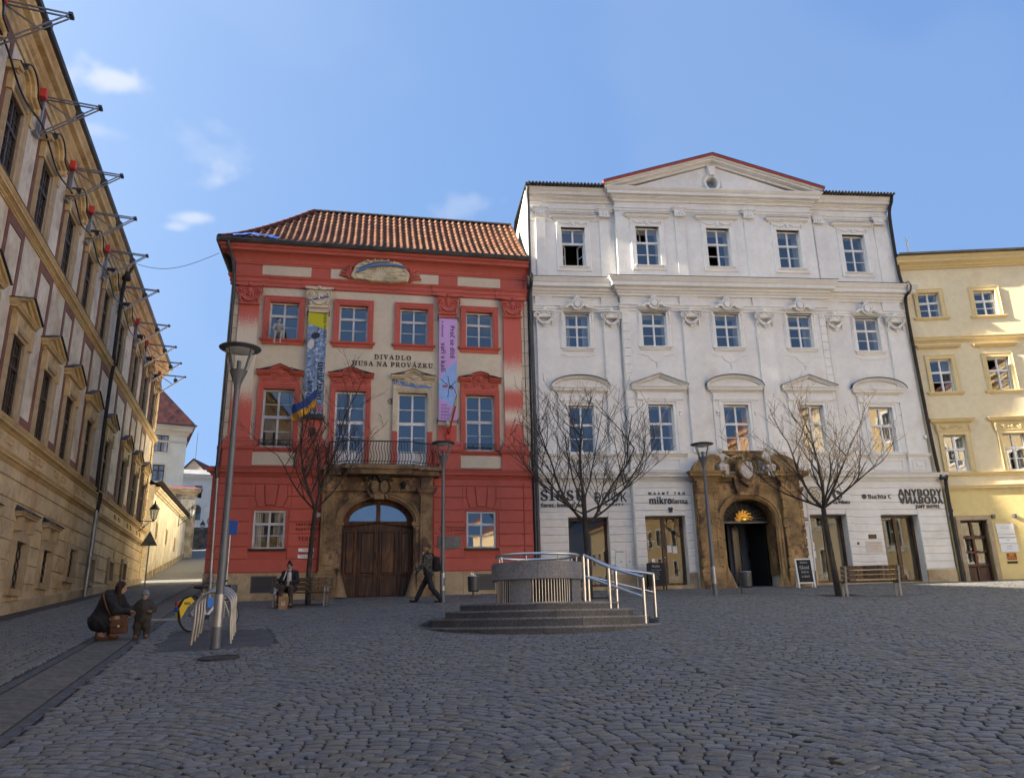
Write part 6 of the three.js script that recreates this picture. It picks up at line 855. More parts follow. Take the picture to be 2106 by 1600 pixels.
{
  const b = thing('church_house', 'distant white house with arched windows at the lane stairs', 'house', [-47.4, 0, -112], 20 * D2R), m = bumped([0.74, 0.71, 0.64], T.plaster, 0.01);
  const A = [1.5, 3.9, 6.3]; mesh('wall', slab(rect(-1, 8, 9, 22.2), -6, 0, A.map(x => arched(x - 0.6, x + 0.6, 16.0, 17.6, 0.6, 12)).concat(A.map(x => ring(x - 0.5, x + 0.5, 19.2, 21)))), m, b);
  mesh('cornice', moulding(-1, 8, cornice(21.8, 22.6, 0.5), 0), m, b); mesh('roof', quads([[[-1.5, 22.6, 0.6], [8.5, 22.6, 0.6], [8.5, 24.2, -5], [-1.5, 24.2, -5]]]), M.zincPale, b);
  A.forEach(x => { mesh('arch_trim', sweep(arched(x - 0.6, x + 0.6, 16.0, 17.6, 0.6, 12), [[0, 0], [0, 0.1], [-0.2, 0.1], [-0.2, 0]], true), m, b); windowAt(b, x, 16, 1.2, 2.1, { rows: [0.5, 0.5], m: M.winBlack, z: -0.3, curtain: false }); windowAt(b, x, 19.2, 1, 1.8, { rows: [0.5, 0.5], m: M.winBlack, z: -0.3, curtain: false }); }); mesh('room_wall', bx(-0.8, 7.8, 9, 22, -2.2, -2.1), M.room, b); rebase(b, 3.5, 9);
}
{
  const w = thing('retaining_wall', 'dark retaining wall beside the stairs at the top of the lane', 'wall', [-46, 0, -104], 0); const m = bumped([0.10, 0.082, 0.064], T.stone, 0.03);
  mesh('wall', [bx(-9, 0.4, 8, 14.2, -3, 0)], m, w); mesh('wall', [bx(-5.6, -2.0, 13.5, 17.8, -1.2, -0.2)], bumped([0.5, 0.45, 0.38], T.old, 0.02), w); rebase(w, -3, 8);
  const s = thing('lane_stairs', 'stone stairs climbing at the top of the lane', 'stairs', [-42.6, 9.6, -97], 14 * D2R), sm = bumped([0.13, 0.11, 0.09], T.stone, 0.02);
  for (let i = 0; i < 20; i++) mesh('step', bx(-3.6, 3.4, -0.6, i * 0.24 + 0.2, -i * 0.55 - 0.6, -i * 0.55), sm, s);
}
// wall lanterns along the lane
function wallLantern(p, turn, label, reach = 0.8) {
  const k = thing('wall_lantern', label, 'lantern', [p.x, p.y, p.z], turn, 'old lanterns along the lane');
  mesh('bracket', [beam([0, -0.1, 0], [0, -0.1, reach], 0.05, 0.05), tube([[0, -0.75, 0.03], [0, -0.55, reach * 0.35], [0, -0.15, reach * 0.75]], 0.025, 5, 12), spiral(0, 0, 0, 0.16, 1.3, 0.02).rotateY(Math.PI / 2).translate(0, -0.35, reach * 0.35), bx(-0.06, 0.06, -0.9, 0.1, -0.02, 0.03)], M.iron, k);
  const L = 0.3; mesh('lantern_frame', [cyl(0.06, 0.09, 0.12, 8, 0, -0.1, reach), ...[0, 1, 2, 3, 4, 5].map(i => { const a = i / 6 * 6.283; return beam([0.14 * Math.cos(a), 0.02, reach + 0.14 * Math.sin(a)], [0.26 * Math.cos(a), 0.62, reach + 0.26 * Math.sin(a)], 0.025, 0.025); }), cyl(0.3, 0.3, 0.04, 6, 0, 0.62, reach), cyl(0.28, 0.1, 0.26, 6, 0, 0.66, reach), cyl(0.06, 0.02, 0.22, 6, 0, 0.92, reach)], M.iron, k);
  mesh('lantern_glass', new THREE.CylinderGeometry(0.25, 0.135, 0.6, 6, 1, true).translate(0, 0.32, reach), M.glassMilk, k); return k;
}
wallLantern(palaceAt(50.6, 7.6, 0), PALT, 'black lantern on the palace corner at the lane', 0.9);
wallLantern(laneAt(16.5, 10.6, 0.3), LWT, 'black lantern on a scrolled bracket on the garden wall', 1.0);
wallLantern(laneAt(35, 11.4, 0.1), LWT, 'black lantern at the far end of the garden wall', 1.1);
{ // backs of traffic signs
  const p = palaceAt(48.0, 0, 1.15), g = H(0, p.z), k = thing('warning_sign', 'grey back of a triangular road sign at the palace corner', 'road sign', [p.x, g, p.z], 0.12); mesh('pole', bar([0, 0, 0], [0.02, 2.95, 0], 0.035, 8), M.galv, k); mesh('sign_plate', [pillow([[-0.46, 2.2], [0.46, 2.2], [0, 3.02]], 0.03, 0.06, 0.01), bx(-0.3, 0.3, 2.38, 2.42, 0.06, 0.075)], M.galv, k);
  const q = laneAt(36.2, 0, 1.9), h = H(0, q.z), r = thing('round_sign', 'grey back of a round road sign below the stairs', 'road sign', [q.x, h, q.z], 0.2); mesh('pole', bar([0, 0, 0], [0.25, 4.1, 0], 0.05, 8), M.galv, r); mesh('sign_plate', [cyl(0.62, 0.62, 0.04, 24).rotateX(Math.PI / 2).translate(0.25, 3.6, 0.06), bx(0.22, 0.28, 3.2, 4.0, 0.06, 0.12), bx(0.05, 0.45, 3.75, 3.8, 0.06, 0.12)], M.galv, r);
}

// ---------------------------------------------------------------- sunlit houses across the square, out of the frame: they light the shade and stand in the window reflections
[[0.66, 0.50, 0.27, 'ochre'], [0.72, 0.60, 0.42, 'cream'], [0.60, 0.36, 0.20, 'terracotta'], [0.75, 0.66, 0.50, 'ivory'], [0.68, 0.47, 0.22, 'amber'], [0.70, 0.62, 0.48, 'sand'], [0.72, 0.55, 0.33, 'honey']].forEach(([r, g, bl, nm], i) => {
  const L = 12, z = -12 + i * 12.05, x = 31.5, top = 16.5 + (i * 37 % 5) * 0.9, y0 = H(x, z);
  const b = thing('opposite_house', `sunlit ${nm} town house across the square, outside the frame`, 'building', [x, y0 - 0.3, z], -Math.PI / 2, 'houses across the square'), m = bumped([r, g, bl], T.plaster, 0.01);
  const wins = []; for (let k = 0; k < 4; k++) for (let s = 0; s < 4; s++) wins.push([-4.5 + k * 3, 1.4 + s * 3.7]);
  mesh('wall', slab(rect(-L / 2, L / 2, 0, top), -0.6, 0, wins.map(([u, v]) => ring(u - 0.6, u + 0.6, v, v + 2.0))), m, b); mesh('body', bx(-L / 2, L / 2, 0, top, -8, -1.4), m, b);
  mesh('cornice', moulding(-L / 2, L / 2, cornice(top - 0.7, top, 0.6), 0, false, false), m, b); for (const v of [5.0, 8.7]) mesh('string_course', moulding(-L / 2, L / 2, cornice(v, v + 0.3, 0.2), 0, false, false), M.white, b);
  mesh('roof', quads([[[-L / 2, top, 0.7], [L / 2, top, 0.7], [L / 2, top + 3.2, -4], [-L / 2, top + 3.2, -4]], [[-L / 2, top + 3.2, -4], [L / 2, top + 3.2, -4], [L / 2, top, -8.5], [-L / 2, top, -8.5]]]), M.tileRed, b);
  for (const [u, v] of wins) { const w = windowAt(b, u, v, 1.2, 2.0, { rows: [0.6, 0.4], z: -0.2, curtain: false }); mesh('surround', sweep(ring(-0.6, 0.6, 0, 2), [[0, -0.15], [0, 0.08], [0.2, 0.08], [0.2, 0]], true), M.white, w, { at: [0, 0, 0.2] }); }
});

// ---------------------------------------------------------------- round stepped well head in the middle of the square
{
  const [cx, cz] = FOUNT, b = thing('stepped_wellhead', 'round grey granite well head on circular steps with steel top rail', 'well head', [cx, H(cx, cz) - 0.05, cz]), y0 = H(cx, cz) - 0.05;
  const wedge = (r0, r1, ya, yb, a0, a1, n = 8) => { const p = []; for (let i = 0; i <= n; i++) { const a = a0 + (a1 - a0) * i / n; p.push([r1 * Math.cos(a), r1 * Math.sin(a)]); } for (let i = n; i >= 0; i--) { const a = a0 + (a1 - a0) * i / n; p.push([r0 * Math.cos(a), r0 * Math.sin(a)]); } return toCreasedNormals(plan(p, ya, yb), 0.5); };
  const GD = [M.graniteDark, bumped([0.13, 0.137, 0.155], T.granite, 0.003, { roughness: 0.7 }), bumped([0.185, 0.182, 0.18], T.granite, 0.003, { roughness: 0.7 })];
  [[2.75, 2.25, 1.43], [2.42, 1.95, 1.60], [2.09, 1.6, 1.745], [1.76, 0.5, 1.89]].forEach(([r1, r0, top], k) => { const n = 12; for (let i = 0; i < n; i++) { const a = (i + k * 0.37) / n * 2 * Math.PI, g = 0.004; mesh('step_stone', wedge(r0 * 0.98, r1, (k ? [1.42, 1.59, 1.735][k - 1] : 1.0) - y0, top - y0, a + g / r1, a + 2 * Math.PI / n - g / r1, 6), GD[(i * 5 + k * 3) % 3], b); mesh('nosing', wedge(r0 * 0.98 + 0.1, r1 + 0.014, top - 0.03 - y0, top + 0.006 - y0, a + g / r1, a + 2 * Math.PI / n - g / r1, 6), M.granite, b); } });
  // drum: granite piers with dark openings behind steel bars, heavy ring on top
  mesh('inner_drum', cyl(0.8, 0.8, 0.55, 32, 0, 1.88 - y0, 0), M.black, b);
  for (let i = 0; i < 4; i++) { const a = i / 4 * 2 * Math.PI + 1.763; mesh('pier', wedge(0.72, 0.965, 1.89 - y0, 2.4 - y0, a, a + 0.54, 6), M.granite, b); const g = mesh('bar_grille', wedge(0.86, 0.9, 1.895 - y0, 1.92 - y0, a + 0.54, a + Math.PI / 2, 6), M.steel, b); for (let k = 0; k < 14; k++) { const t = a + 0.585 + k * 0.0725; mesh('bar', bar([0.92 * Math.cos(t), 1.9 - y0, 0.92 * Math.sin(t)], [0.92 * Math.cos(t), 2.4 - y0, 0.92 * Math.sin(t)], 0.0095, 6), M.steel, g); } }
  for (let i = 0; i < 6; i++) { const a = i / 6 * 2 * Math.PI + 0.55; const p = wedge(0.62, 1.05, 2.4 - y0, 2.745 - y0, a + 0.003, a + 2 * Math.PI / 6 - 0.003, 12); mesh('ring_stone', p, M.granite, b); mesh('ring_edge', wedge(0.64, 1.02, 2.745 - y0, 2.77 - y0, a + 0.003, a + 2 * Math.PI / 6 - 0.003, 12), M.granite, b); }
  const rail = mesh('top_rail', new THREE.TorusGeometry(0.93, 0.032, 10, 56).rotateX(Math.PI / 2).translate(0, 2.93 - y0, 0), M.steel, b); for (let i = 0; i < 8; i++) { const a = i / 8 * 6.283 + 0.3; mesh('rail_post', bar([0.9 * Math.cos(a), 2.76 - y0, 0.9 * Math.sin(a)], [0.92 * Math.cos(a), 2.92 - y0, 0.92 * Math.sin(a)], 0.016, 6), M.steel, rail); }
  // the two hand rails going down the steps at the right
  const hand = (P, label) => { const q = thing('hand_rail', label, 'hand rail', [P[0][0], G(P[0][0], P[0][2]), P[0][2]], 0, 'hand rails of the well head steps'), o = q.position, L = p => [p[0] - o.x, p[1] - o.y, p[2] - o.z];
    const top = P.map(p => [p[0], p[1], p[2]]); mesh('upper_tube', tube([L([P[0][0], P[0][3], P[0][2]]), L([top[0][0], top[0][1] - 0.06, top[0][2]]), L([top[0][0] + 0.05, top[0][1], top[0][2]]), L(top[1]), L([top[2][0] - 0.05, top[2][1], top[2][2]]), L([top[2][0], top[2][1] - 0.06, top[2][2]]), L([top[2][0], P[2][3], top[2][2]])].map(a => V(...a)), 0.032, 8, 64), M.steel, q);
    for (const p of P) mesh('post', bar(L([p[0], p[3], p[2]]), L([p[0], p[1] - 0.03, p[2]]), 0.036, 8), M.steel, q);
    mesh('lower_tube', bar(L([P[0][0], P[0][1] - 0.42, P[0][2]]), L([P[2][0], P[2][1] - 0.42, P[2][2]]), 0.027, 8), M.steel, q); return q; };
  hand([[1.47, 2.86, -17.25, 1.89], [2.0, 2.62, -17.2, 1.745], [2.72, 2.4, -17.15, 1.40]], 'steel hand rail on the near side of the well head steps');
  hand([[1.66, 2.9, -18.35, 1.89], [2.3, 2.66, -18.4, 1.745], [3.18, 2.52, -18.5, 1.53]], 'steel hand rail on the far side of the well head steps');
}

// ---------------------------------------------------------------- street lamps
function streetLamp(x, z, h, label) {
  const y = G(x, z), k = thing('street_lamp', label, 'street lamp', [x, y, z], R() * 6, 'funnel shaped street lamps');
  mesh('pole', [cyl(0.085, 0.078, 0.9, 16), cyl(0.072, 0.05, h - 1.6, 16, 0, 0.88, 0), cyl(0.095, 0.095, 0.03, 16, 0, 0, 0), cyl(0.08, 0.08, 0.03, 16, 0, 0.9, 0)], M.lampPaint, k);
  mesh('pole_sleeve', cyl(0.087, 0.086, 0.55, 16, 0, 0.36, 0), M.galv, k);
  const t = h - 0.72; mesh('funnel', [lathe([[0.055, t - 0.1], [0.07, t], [0.16, t + 0.24], [0.17, t + 0.26]], 18), ...[0, 1, 2, 3].map(i => { const a = i * Math.PI / 2; return beam([0.07 * Math.cos(a), t, 0.07 * Math.sin(a)], [0.285 * Math.cos(a), h - 0.05, 0.285 * Math.sin(a)], 0.03, 0.018); }), cyl(0.045, 0.04, 0.26, 10, 0, t + 0.2, 0)], M.lampPaint, k);
  mesh('shade', lathe([[0.28, h - 0.05], [0.385, h - 0.015], [0.395, h], [0.3, h + 0.025], [0.0, h + 0.03]], 28), M.lampPaint, k); mesh('reflector', lathe([[0.27, h - 0.05], [0.1, h - 0.1], [0.0, h - 0.1]], 20), M.winWhite, k);
  mesh('lamp_glass', new THREE.CylinderGeometry(0.27, 0.165, 0.36, 20, 1, true).translate(0, t + 0.45, 0), M.glassClear, k);
  mesh('cover_plate', rbx(-0.04, 0.04, 0.5, 0.75, 0.07, 0.096, 0.01), M.lampPaint, k); return k;
}
streetLamp(-5.25, -14.2, 5.52, 'tall grey street lamp beside the bicycle stands'); streetLamp(-2.31, -25.2, 5.1, 'grey street lamp in front of the red theatre'); streetLamp(6.46, -26.1, 5.0, 'grey street lamp in front of the stone archway');
// ---------------------------------------------------------------- benches
function bench(x, z, w, turn, label, light) {
  const y = G(x, z), k = thing('bench', label, 'bench', [x, y, z], turn, 'wooden benches'), mm = light ? M.zincPale : M.galv;
  for (let i = 0; i < 3; i++) mesh('seat_slat', rbx(-w / 2, w / 2, 0.42, 0.455, -0.2 + i * 0.145, -0.075 + i * 0.145, 0.01), M.benchWood, k);
  for (let i = 0; i < 3; i++) mesh('back_slat', rbx(-w / 2 - 0.02, w / 2 + 0.02, -0.055, 0.055, -0.018, 0.018, 0.01).rotateX(-0.16), M.benchWood, k, { at: [0, 0.56 + i * 0.135, -0.27 - i * 0.022] });
  for (const s of [-1, 1]) { mesh('leg', beam([s * (w / 2 - 0.12), 0, 0.2], [s * (w / 2 - 0.12), 0.43, 0.17], 0.05, 0.06), mm, k); mesh('leg', beam([s * (w / 2 - 0.12), 0, -0.22], [s * (w / 2 - 0.12), 0.43, -0.2], 0.05, 0.06), mm, k); mesh('back_support', beam([s * (w / 2 - 0.12), 0.4, -0.24], [s * (w / 2 - 0.12), 0.86, -0.34], 0.05, 0.05), mm, k); mesh('seat_rail', beam([s * (w / 2 - 0.12), 0.40, -0.26], [s * (w / 2 - 0.12), 0.40, 0.22], 0.05, 0.04), mm, k); mesh('arm_rest', tube([[s * (w / 2 - 0.12), 0.42, 0.2], [s * (w / 2 - 0.12), 0.6, 0.14], [s * (w / 2 - 0.12), 0.64, -0.28]], 0.02, 6, 12), mm, k); }
  return k;
}
bench(-6.5, -24.2, 1.75, 0.02, 'wooden bench with a seated woman in front of the theatre'); bench(10.6, -24.0, 1.75, Math.PI - 0.12, 'empty wooden bench with pale legs near the white house', true);
// ---------------------------------------------------------------- litter bins
function bin(x, z, label, post) { const k = thing('litter_bin', label, 'litter bin', [x, G(x, z), z], 0.3, 'grey litter bins'); mesh('post', bar([post ? -0.18 : 0, 0, -0.02], [post ? -0.18 : 0, post ? 0.82 : 0.22, -0.02], 0.035, 10), M.ironGrey, k); mesh('foot', cyl(0.14, 0.14, 0.015, 14), M.ironGrey, k); mesh('body', lathe([[0.0, 0.2], [0.17, 0.2], [0.185, 0.24], [0.2, 0.68], [0.205, 0.7], [0.19, 0.7], [0.17, 0.3], [0, 0.3]], 20), M.ironGrey, k); mesh('band', cyl(0.197, 0.199, 0.03, 20, 0, 0.42, 0), M.zinc, k); mesh('liner', new THREE.TorusGeometry(0.185, 0.018, 6, 20).rotateX(Math.PI / 2).translate(0, 0.7, 0), M.zincPale, k); return k; }
bin(-1.45, -27.3, 'grey round litter bin by the theatre vent'); bin(7.61, -26.5, 'grey round litter bin in front of the archway', true);
{ const t = mesh('crumpled_paper', [ball(0.07, 0, 0.05, 0, 1, 1.3, 0.8, 0), ball(0.05, 0.07, 0.03, 0.03, 1, 1, 1, 0), ball(0.045, -0.05, 0.1, 0, 0.8, 1.4, 0.7, 0)], M.paper, scene, { at: [-1.47, G(-1.45, -27.3) + 0.69, -27.28] }); tag(t, 'crumpled paper sticking out of the bin by the theatre', 'litter'); }
// ---------------------------------------------------------------- sandwich boards
function board(x, z, turn, label, frame, w, h, draw) { const k = thing('sandwich_board', label, 'sign board', [x, G(x, z), z], turn, 'pavement sign boards'); const face = s => { const g = mesh('panel', [bx(-w / 2, w / 2, 0.18, h, -0.012, 0.012)], M.black, k); g.rotation.x = -s * 0.2; g.position.z = s * h * 0.2; for (const d of [-1, 1]) mesh('frame_leg', bx(d * (w / 2) - 0.025, d * (w / 2) + 0.025, 0, h + 0.02, -0.018, 0.02), frame, g); mesh('frame_rail', bx(-w / 2, w / 2, h - 0.03, h + 0.02, -0.018, 0.021), frame, g); mesh('frame_rail', bx(-w / 2, w / 2, 0.16, 0.2, -0.018, 0.021), frame, g); if (s > 0) mesh('chalk_writing', sheet(w - 0.07, h - 0.25), printed(256, 400, draw), g, { keepUV: true, at: [0, (h + 0.18) / 2, 0.016] }); }; face(1); face(-1); return k; }
const chalk = lines => (c, w, h) => { c.fillStyle = '#17181a'; c.fillRect(0, 0, w, h); c.fillStyle = '#b9b9b6'; c.textAlign = 'center'; for (const [s, y, px] of lines) { c.font = `${px}px serif`; c.fillText(s, w / 2, y * h); } };
board(5.2, -29.6, 0.1, 'black chalk board by the brown shop door', mat([0.03, 0.022, 0.016]), 0.62, 0.98, chalk([['Naše', 0.14, 62], ['dnes čerstvé', 0.3, 30], ['hovězí', 0.42, 30], ['vepřové', 0.53, 30], ['sýry', 0.64, 30], ['vejce', 0.75, 30]]));
board(10.55, -29.2, -0.12, 'white framed chalk board beside the archway', M.winWhite, 0.55, 1.05, chalk([['Bistro', 0.16, 50], ['Slast', 0.42, 84], ['káva', 0.6, 60], ['a dort', 0.8, 54]]));
// ---------------------------------------------------------------- bicycle stands and bicycle
{
  [[-5.58, -14.85], [-5.8, -15.55], [-6.02, -16.25], [-6.24, -16.95]].forEach(([x, z], i) => { const k = thing('bicycle_stand', ['nearest steel bicycle hoop behind the tall street lamp', 'second steel bicycle hoop behind the tall street lamp', 'third steel bicycle hoop behind the tall street lamp', 'farthest steel bicycle hoop beside the bicycle'][i], 'bicycle stand', [x, H(x, z) + 0.008, z], 0.25, 'row of steel bicycle hoops'); const w = 0.31, p = [[-w - 0.03, 0, 0], [-w, 0.4, 0], [-w, 0.66, 0]]; for (let a = 1; a < 8; a++) p.push([-w * Math.cos(a / 8 * Math.PI), 0.66 + 0.27 * Math.sin(a / 8 * Math.PI), 0]); p.push([w, 0.66, 0], [w, 0.4, 0], [w + 0.03, 0, 0]); mesh('hoop', tube(p, 0.027, 8, 48), M.galv, k); });
  const k = thing('bicycle', 'shared city bicycle with yellow rear mudguard leaning at the stands', 'bicycle', [-6.98, G(-6.95, -17.4), -17.35], 1.15), rr = 0.34, W = 1.06;
  const wheel = x => { const g = mesh('wheel', [new THREE.TorusGeometry(rr - 0.03, 0.016, 6, 36).translate(x, rr, 0), ...Array.from({ length: 16 }, (_, i) => { const a = i / 16 * 6.283; return bar([x, rr, 0.02 * (i % 2 ? 1 : -1)], [x + (rr - 0.03) * Math.cos(a), rr + (rr - 0.03) * Math.sin(a), 0], 0.003, 3); }), cyl(0.04, 0.04, 0.09, 10).rotateX(Math.PI / 2).translate(x, rr, -0.045)], M.galv, k); mesh('tyre', new THREE.TorusGeometry(rr - 0.008, 0.024, 8, 40).translate(x, rr, 0), M.rubber, g); };
  wheel(0); wheel(W);
  const fr = mat([0.62, 0.62, 0.62], { roughness: 0.4, metalness: 0.2 });
  mesh('frame', [bar([0, rr, 0.06], [0.4, 0.3, 0.05], 0.014), bar([0, rr, -0.06], [0.4, 0.3, -0.05], 0.014), bar([0.42, 0.28, 0], [0.3, 0.8, 0], 0.024), bar([0.42, 0.3, 0], [0.86, 0.72, 0], 0.032), bar([0, rr, 0.05], [0.34, 0.66, 0.02], 0.013), bar([0, rr, -0.05], [0.34, 0.66, -0.02], 0.013), bar([0.85, 0.86, 0], [0.9, 0.62, 0], 0.026)], fr, k);
  mesh('fork', [bar([0.9, 0.64, 0.05], [W, rr, 0.06], 0.016), bar([0.9, 0.64, -0.05], [W, rr, -0.06], 0.016), bar([0.9, 0.66, 0], [0.82, 1.02, 0], 0.02)], fr, k);
  mesh('handlebar', tube([[0.66, 1.04, 0.3], [0.78, 1.07, 0.24], [0.84, 1.05, 0.1], [0.82, 1.03, 0], [0.84, 1.05, -0.1], [0.78, 1.07, -0.24], [0.66, 1.04, -0.3]], 0.014, 6, 30), M.galv, k); for (const s of [-1, 1]) mesh('grip', bar([0.60, 1.03, s * 0.315], [0.74, 1.06, s * 0.265], 0.022, 8), M.rubber, k);
  mesh('saddle', [sball(0.13, 0.2, 0.93, 0, 1.1, 0.35, 0.85), sball(0.07, 0.36, 0.935, 0, 1.3, 0.45, 0.55), bar([0.3, 0.78, 0], [0.25, 0.92, 0], 0.015)], M.rubber, k);
  mesh('front_basket', [rbx(0.98, 1.2, 0.82, 1.0, -0.16, 0.16, 0.02), bar([0.88, 0.8, 0], [1.0, 0.86, 0], 0.015)], M.ironGrey, k); mesh('display', rbx(0.76, 0.84, 1.06, 1.12, -0.06, 0.06, 0.01), M.ironGrey, k); mesh('advert_plate', rbx(0.5, 0.74, 0.5, 0.72, -0.06, -0.045, 0.006), mat([0.06, 0.2, 0.55]), k);
  const arc = []; for (let i = 0; i <= 14; i++) { const a = 0.5 + i / 14 * 2.3; arc.push([(rr + 0.05) * Math.cos(a), rr + (rr + 0.05) * Math.sin(a)]); } mesh('rear_mudguard', sweep(arc, [[-0.01, -0.04], [0.012, -0.03], [0.012, 0.03], [-0.01, 0.04]]), M.rubber, k);
  const yg = mesh('yellow_guard', [pillow([[-0.39, 0.46], [-0.33, 0.26], [-0.16, 0.5], [0.02, 0.62], [-0.08, 0.71], [-0.26, 0.65]].reverse(), 0.055, 0.065, 0.003), pillow([[-0.39, 0.46], [-0.33, 0.26], [-0.16, 0.5], [0.02, 0.62], [-0.08, 0.71], [-0.26, 0.65]].reverse(), -0.065, -0.055, 0.003)], mat([0.72, 0.48, 0.02], { roughness: 0.5 }), k);
  for (const s of [-1, 1]) mesh('guard_lettering', (() => { const g = letters('next', 0.06, 'sans_bold', 0.003); if (s < 0) g.rotateY(Math.PI).translate(-0.06, 0, 0); else g.translate(-0.27, 0, 0); return g.translate(s < 0 ? -0.02 : 0, 0.55, s * 0.066); })(), M.black, k, { ready: true });
  mesh('tail_light', rbx(-0.43, -0.38, 0.52, 0.62, -0.03, 0.03, 0.012), mat([0.4, 0.02, 0.015], { roughness: 0.3 }), k); mesh('number_plate', rbx(-0.42, -0.4, 0.4, 0.5, -0.05, 0.05, 0.008), M.blue, k); mesh('chain_guard', rbx(0.05, 0.45, 0.24, 0.34, 0.06, 0.08, 0.008), M.rubber, k); mesh('kickstand', bar([0.36, 0.28, -0.04], [0.3, 0.0, -0.2], 0.012), M.galv, k);
  k.rotation.order = 'YXZ'; k.rotation.x = -0.06;
  const m = mesh('manhole_cover', [cyl(0.32, 0.32, 0.02, 28), new THREE.TorusGeometry(0.3, 0.012, 5, 28).rotateX(Math.PI / 2).translate(0, 0.02, 0), ...[-0.2, -0.1, 0, 0.1, 0.2].map(x => bx(x - 0.015, x + 0.015, 0.018, 0.026, -0.2, 0.2))], bumped([0.055, 0.042, 0.032], T.stone, 0.002, { roughness: 0.6 }), scene, { at: [-4.66, G(-4.66, -12.8) - 0.003, -12.8] }); m.rotation.x = 0.083; tag(m, 'rusty round manhole cover in the setts', 'manhole cover');
  const s = thing('street_sign', 'small blue street sign on a thin pole behind the tall lamp', 'road sign', [-7.62, G(-7.62, -21.0), -21.0], 0.12); mesh('pole', bar([0, 0, 0], [0, 2.5, 0], 0.03, 8), M.galv, s); mesh('sign_plate', rbx(-0.19, 0.19, 2.12, 2.5, 0.03, 0.05, 0.02), M.blue, s); mesh('sign_print', [bx(-0.165, -0.04, 2.44, 2.47, 0.052, 0.056), bx(-0.12, -0.08, 2.15, 2.44, 0.052, 0.056)], M.paper, s); mesh('sign_mark', bx(-0.14, -0.06, 2.47, 2.485, 0.052, 0.057), M.boxRed, s);
  const bk = mesh('kerb_bar', rbx(-0.55, 0.55, 0, 0.06, -0.06, 0.06, 0.02), M.zincPale, scene, { at: [-9.0, G(-9, -20.2) - 0.004, -20.2] }); bk.rotation.set(0.083, 0.12, 0); tag(bk, 'short pale bar lying on the setts behind the child', 'bar');
}
const redAt0 = (u, v, w) => V(u, v, w).applyAxisAngle(V(0, 1, 0), 10.9 * D2R).add(V(...CORNER));
// overhead wire between palace and theatre
{ const a = palaceAt(36.5, 17.75, 0.5), e = redAt0(-12.2, 15.3, 0.5), p = []; for (let i = 0; i <= 12; i++) { const t = i / 12, v = a.clone().lerp(e, t); v.y -= 0.5 * Math.sin(t * Math.PI); p.push(v); } tag(mesh('overhead_wire', tube(p, 0.012, 4, 40), M.iron), 'thin wire across the sky from palace to theatre roof', 'wire'); }
// ---------------------------------------------------------------- things hanging on the theatre front
const RT = 10.9 * D2R, redAt = (u, v, w) => V(u, v, w).applyAxisAngle(V(0, 1, 0), RT).add(V(...CORNER));
function banner(u, v0, v1, w, label, draw) {
  const h = v1 - v0, p = redAt(u, v0, 0.17), k = thing('banner', label, 'banner', [p.x, p.y, p.z], RT, 'vertical theatre banners');
  const g = new THREE.PlaneGeometry(w, h, 6, 40), q = g.attributes.position; for (let i = 0; i < q.count; i++) { const x = q.getX(i), y = q.getY(i); q.setZ(i, 0.05 + 0.018 * Math.sin(y * 2.1 + x * 3) + 0.012 * Math.sin(y * 5.3) * x / w); } g.computeVertexNormals(); g.translate(0, h / 2, 0);
  mesh('cloth', g, printed(256, Math.round(256 * h / w), draw, { side: THREE.DoubleSide }), k, { keepUV: true });
  for (const y of [0, h]) { mesh('rod', bar([-w / 2 - 0.06, y, 0.05], [w / 2 + 0.06, y, 0.05], 0.014), M.iron, k); for (const s of [-1, 1]) mesh('rod_holder', bx(s * (w / 2 + 0.05) - 0.015, s * (w / 2 + 0.05) + 0.015, y - 0.1, y + 0.1, -0.05, 0.06), M.iron, k); }
}
const vert = (c, s, x, y, px, a, f = 'bold') => { c.save(); c.translate(x, y); c.rotate(a); c.font = `${f} ${px}px sans-serif`; c.fillText(s, 0, 0); c.restore(); };
const splatter = (c, w, y0, y1, cols, seed, n) => { const r = seeded(seed); for (let i = 0; i < n; i++) { c.globalAlpha = 0.25 + 0.5 * r(); c.fillStyle = cols[Math.floor(r() * cols.length)]; c.beginPath(); const x = r() * w, y = y0 + r() * (y1 - y0); c.ellipse(x, y, 3 + r() * 24, 2 + r() * 12, r() * 3, 0, 7); c.fill(); } c.globalAlpha = 1; };
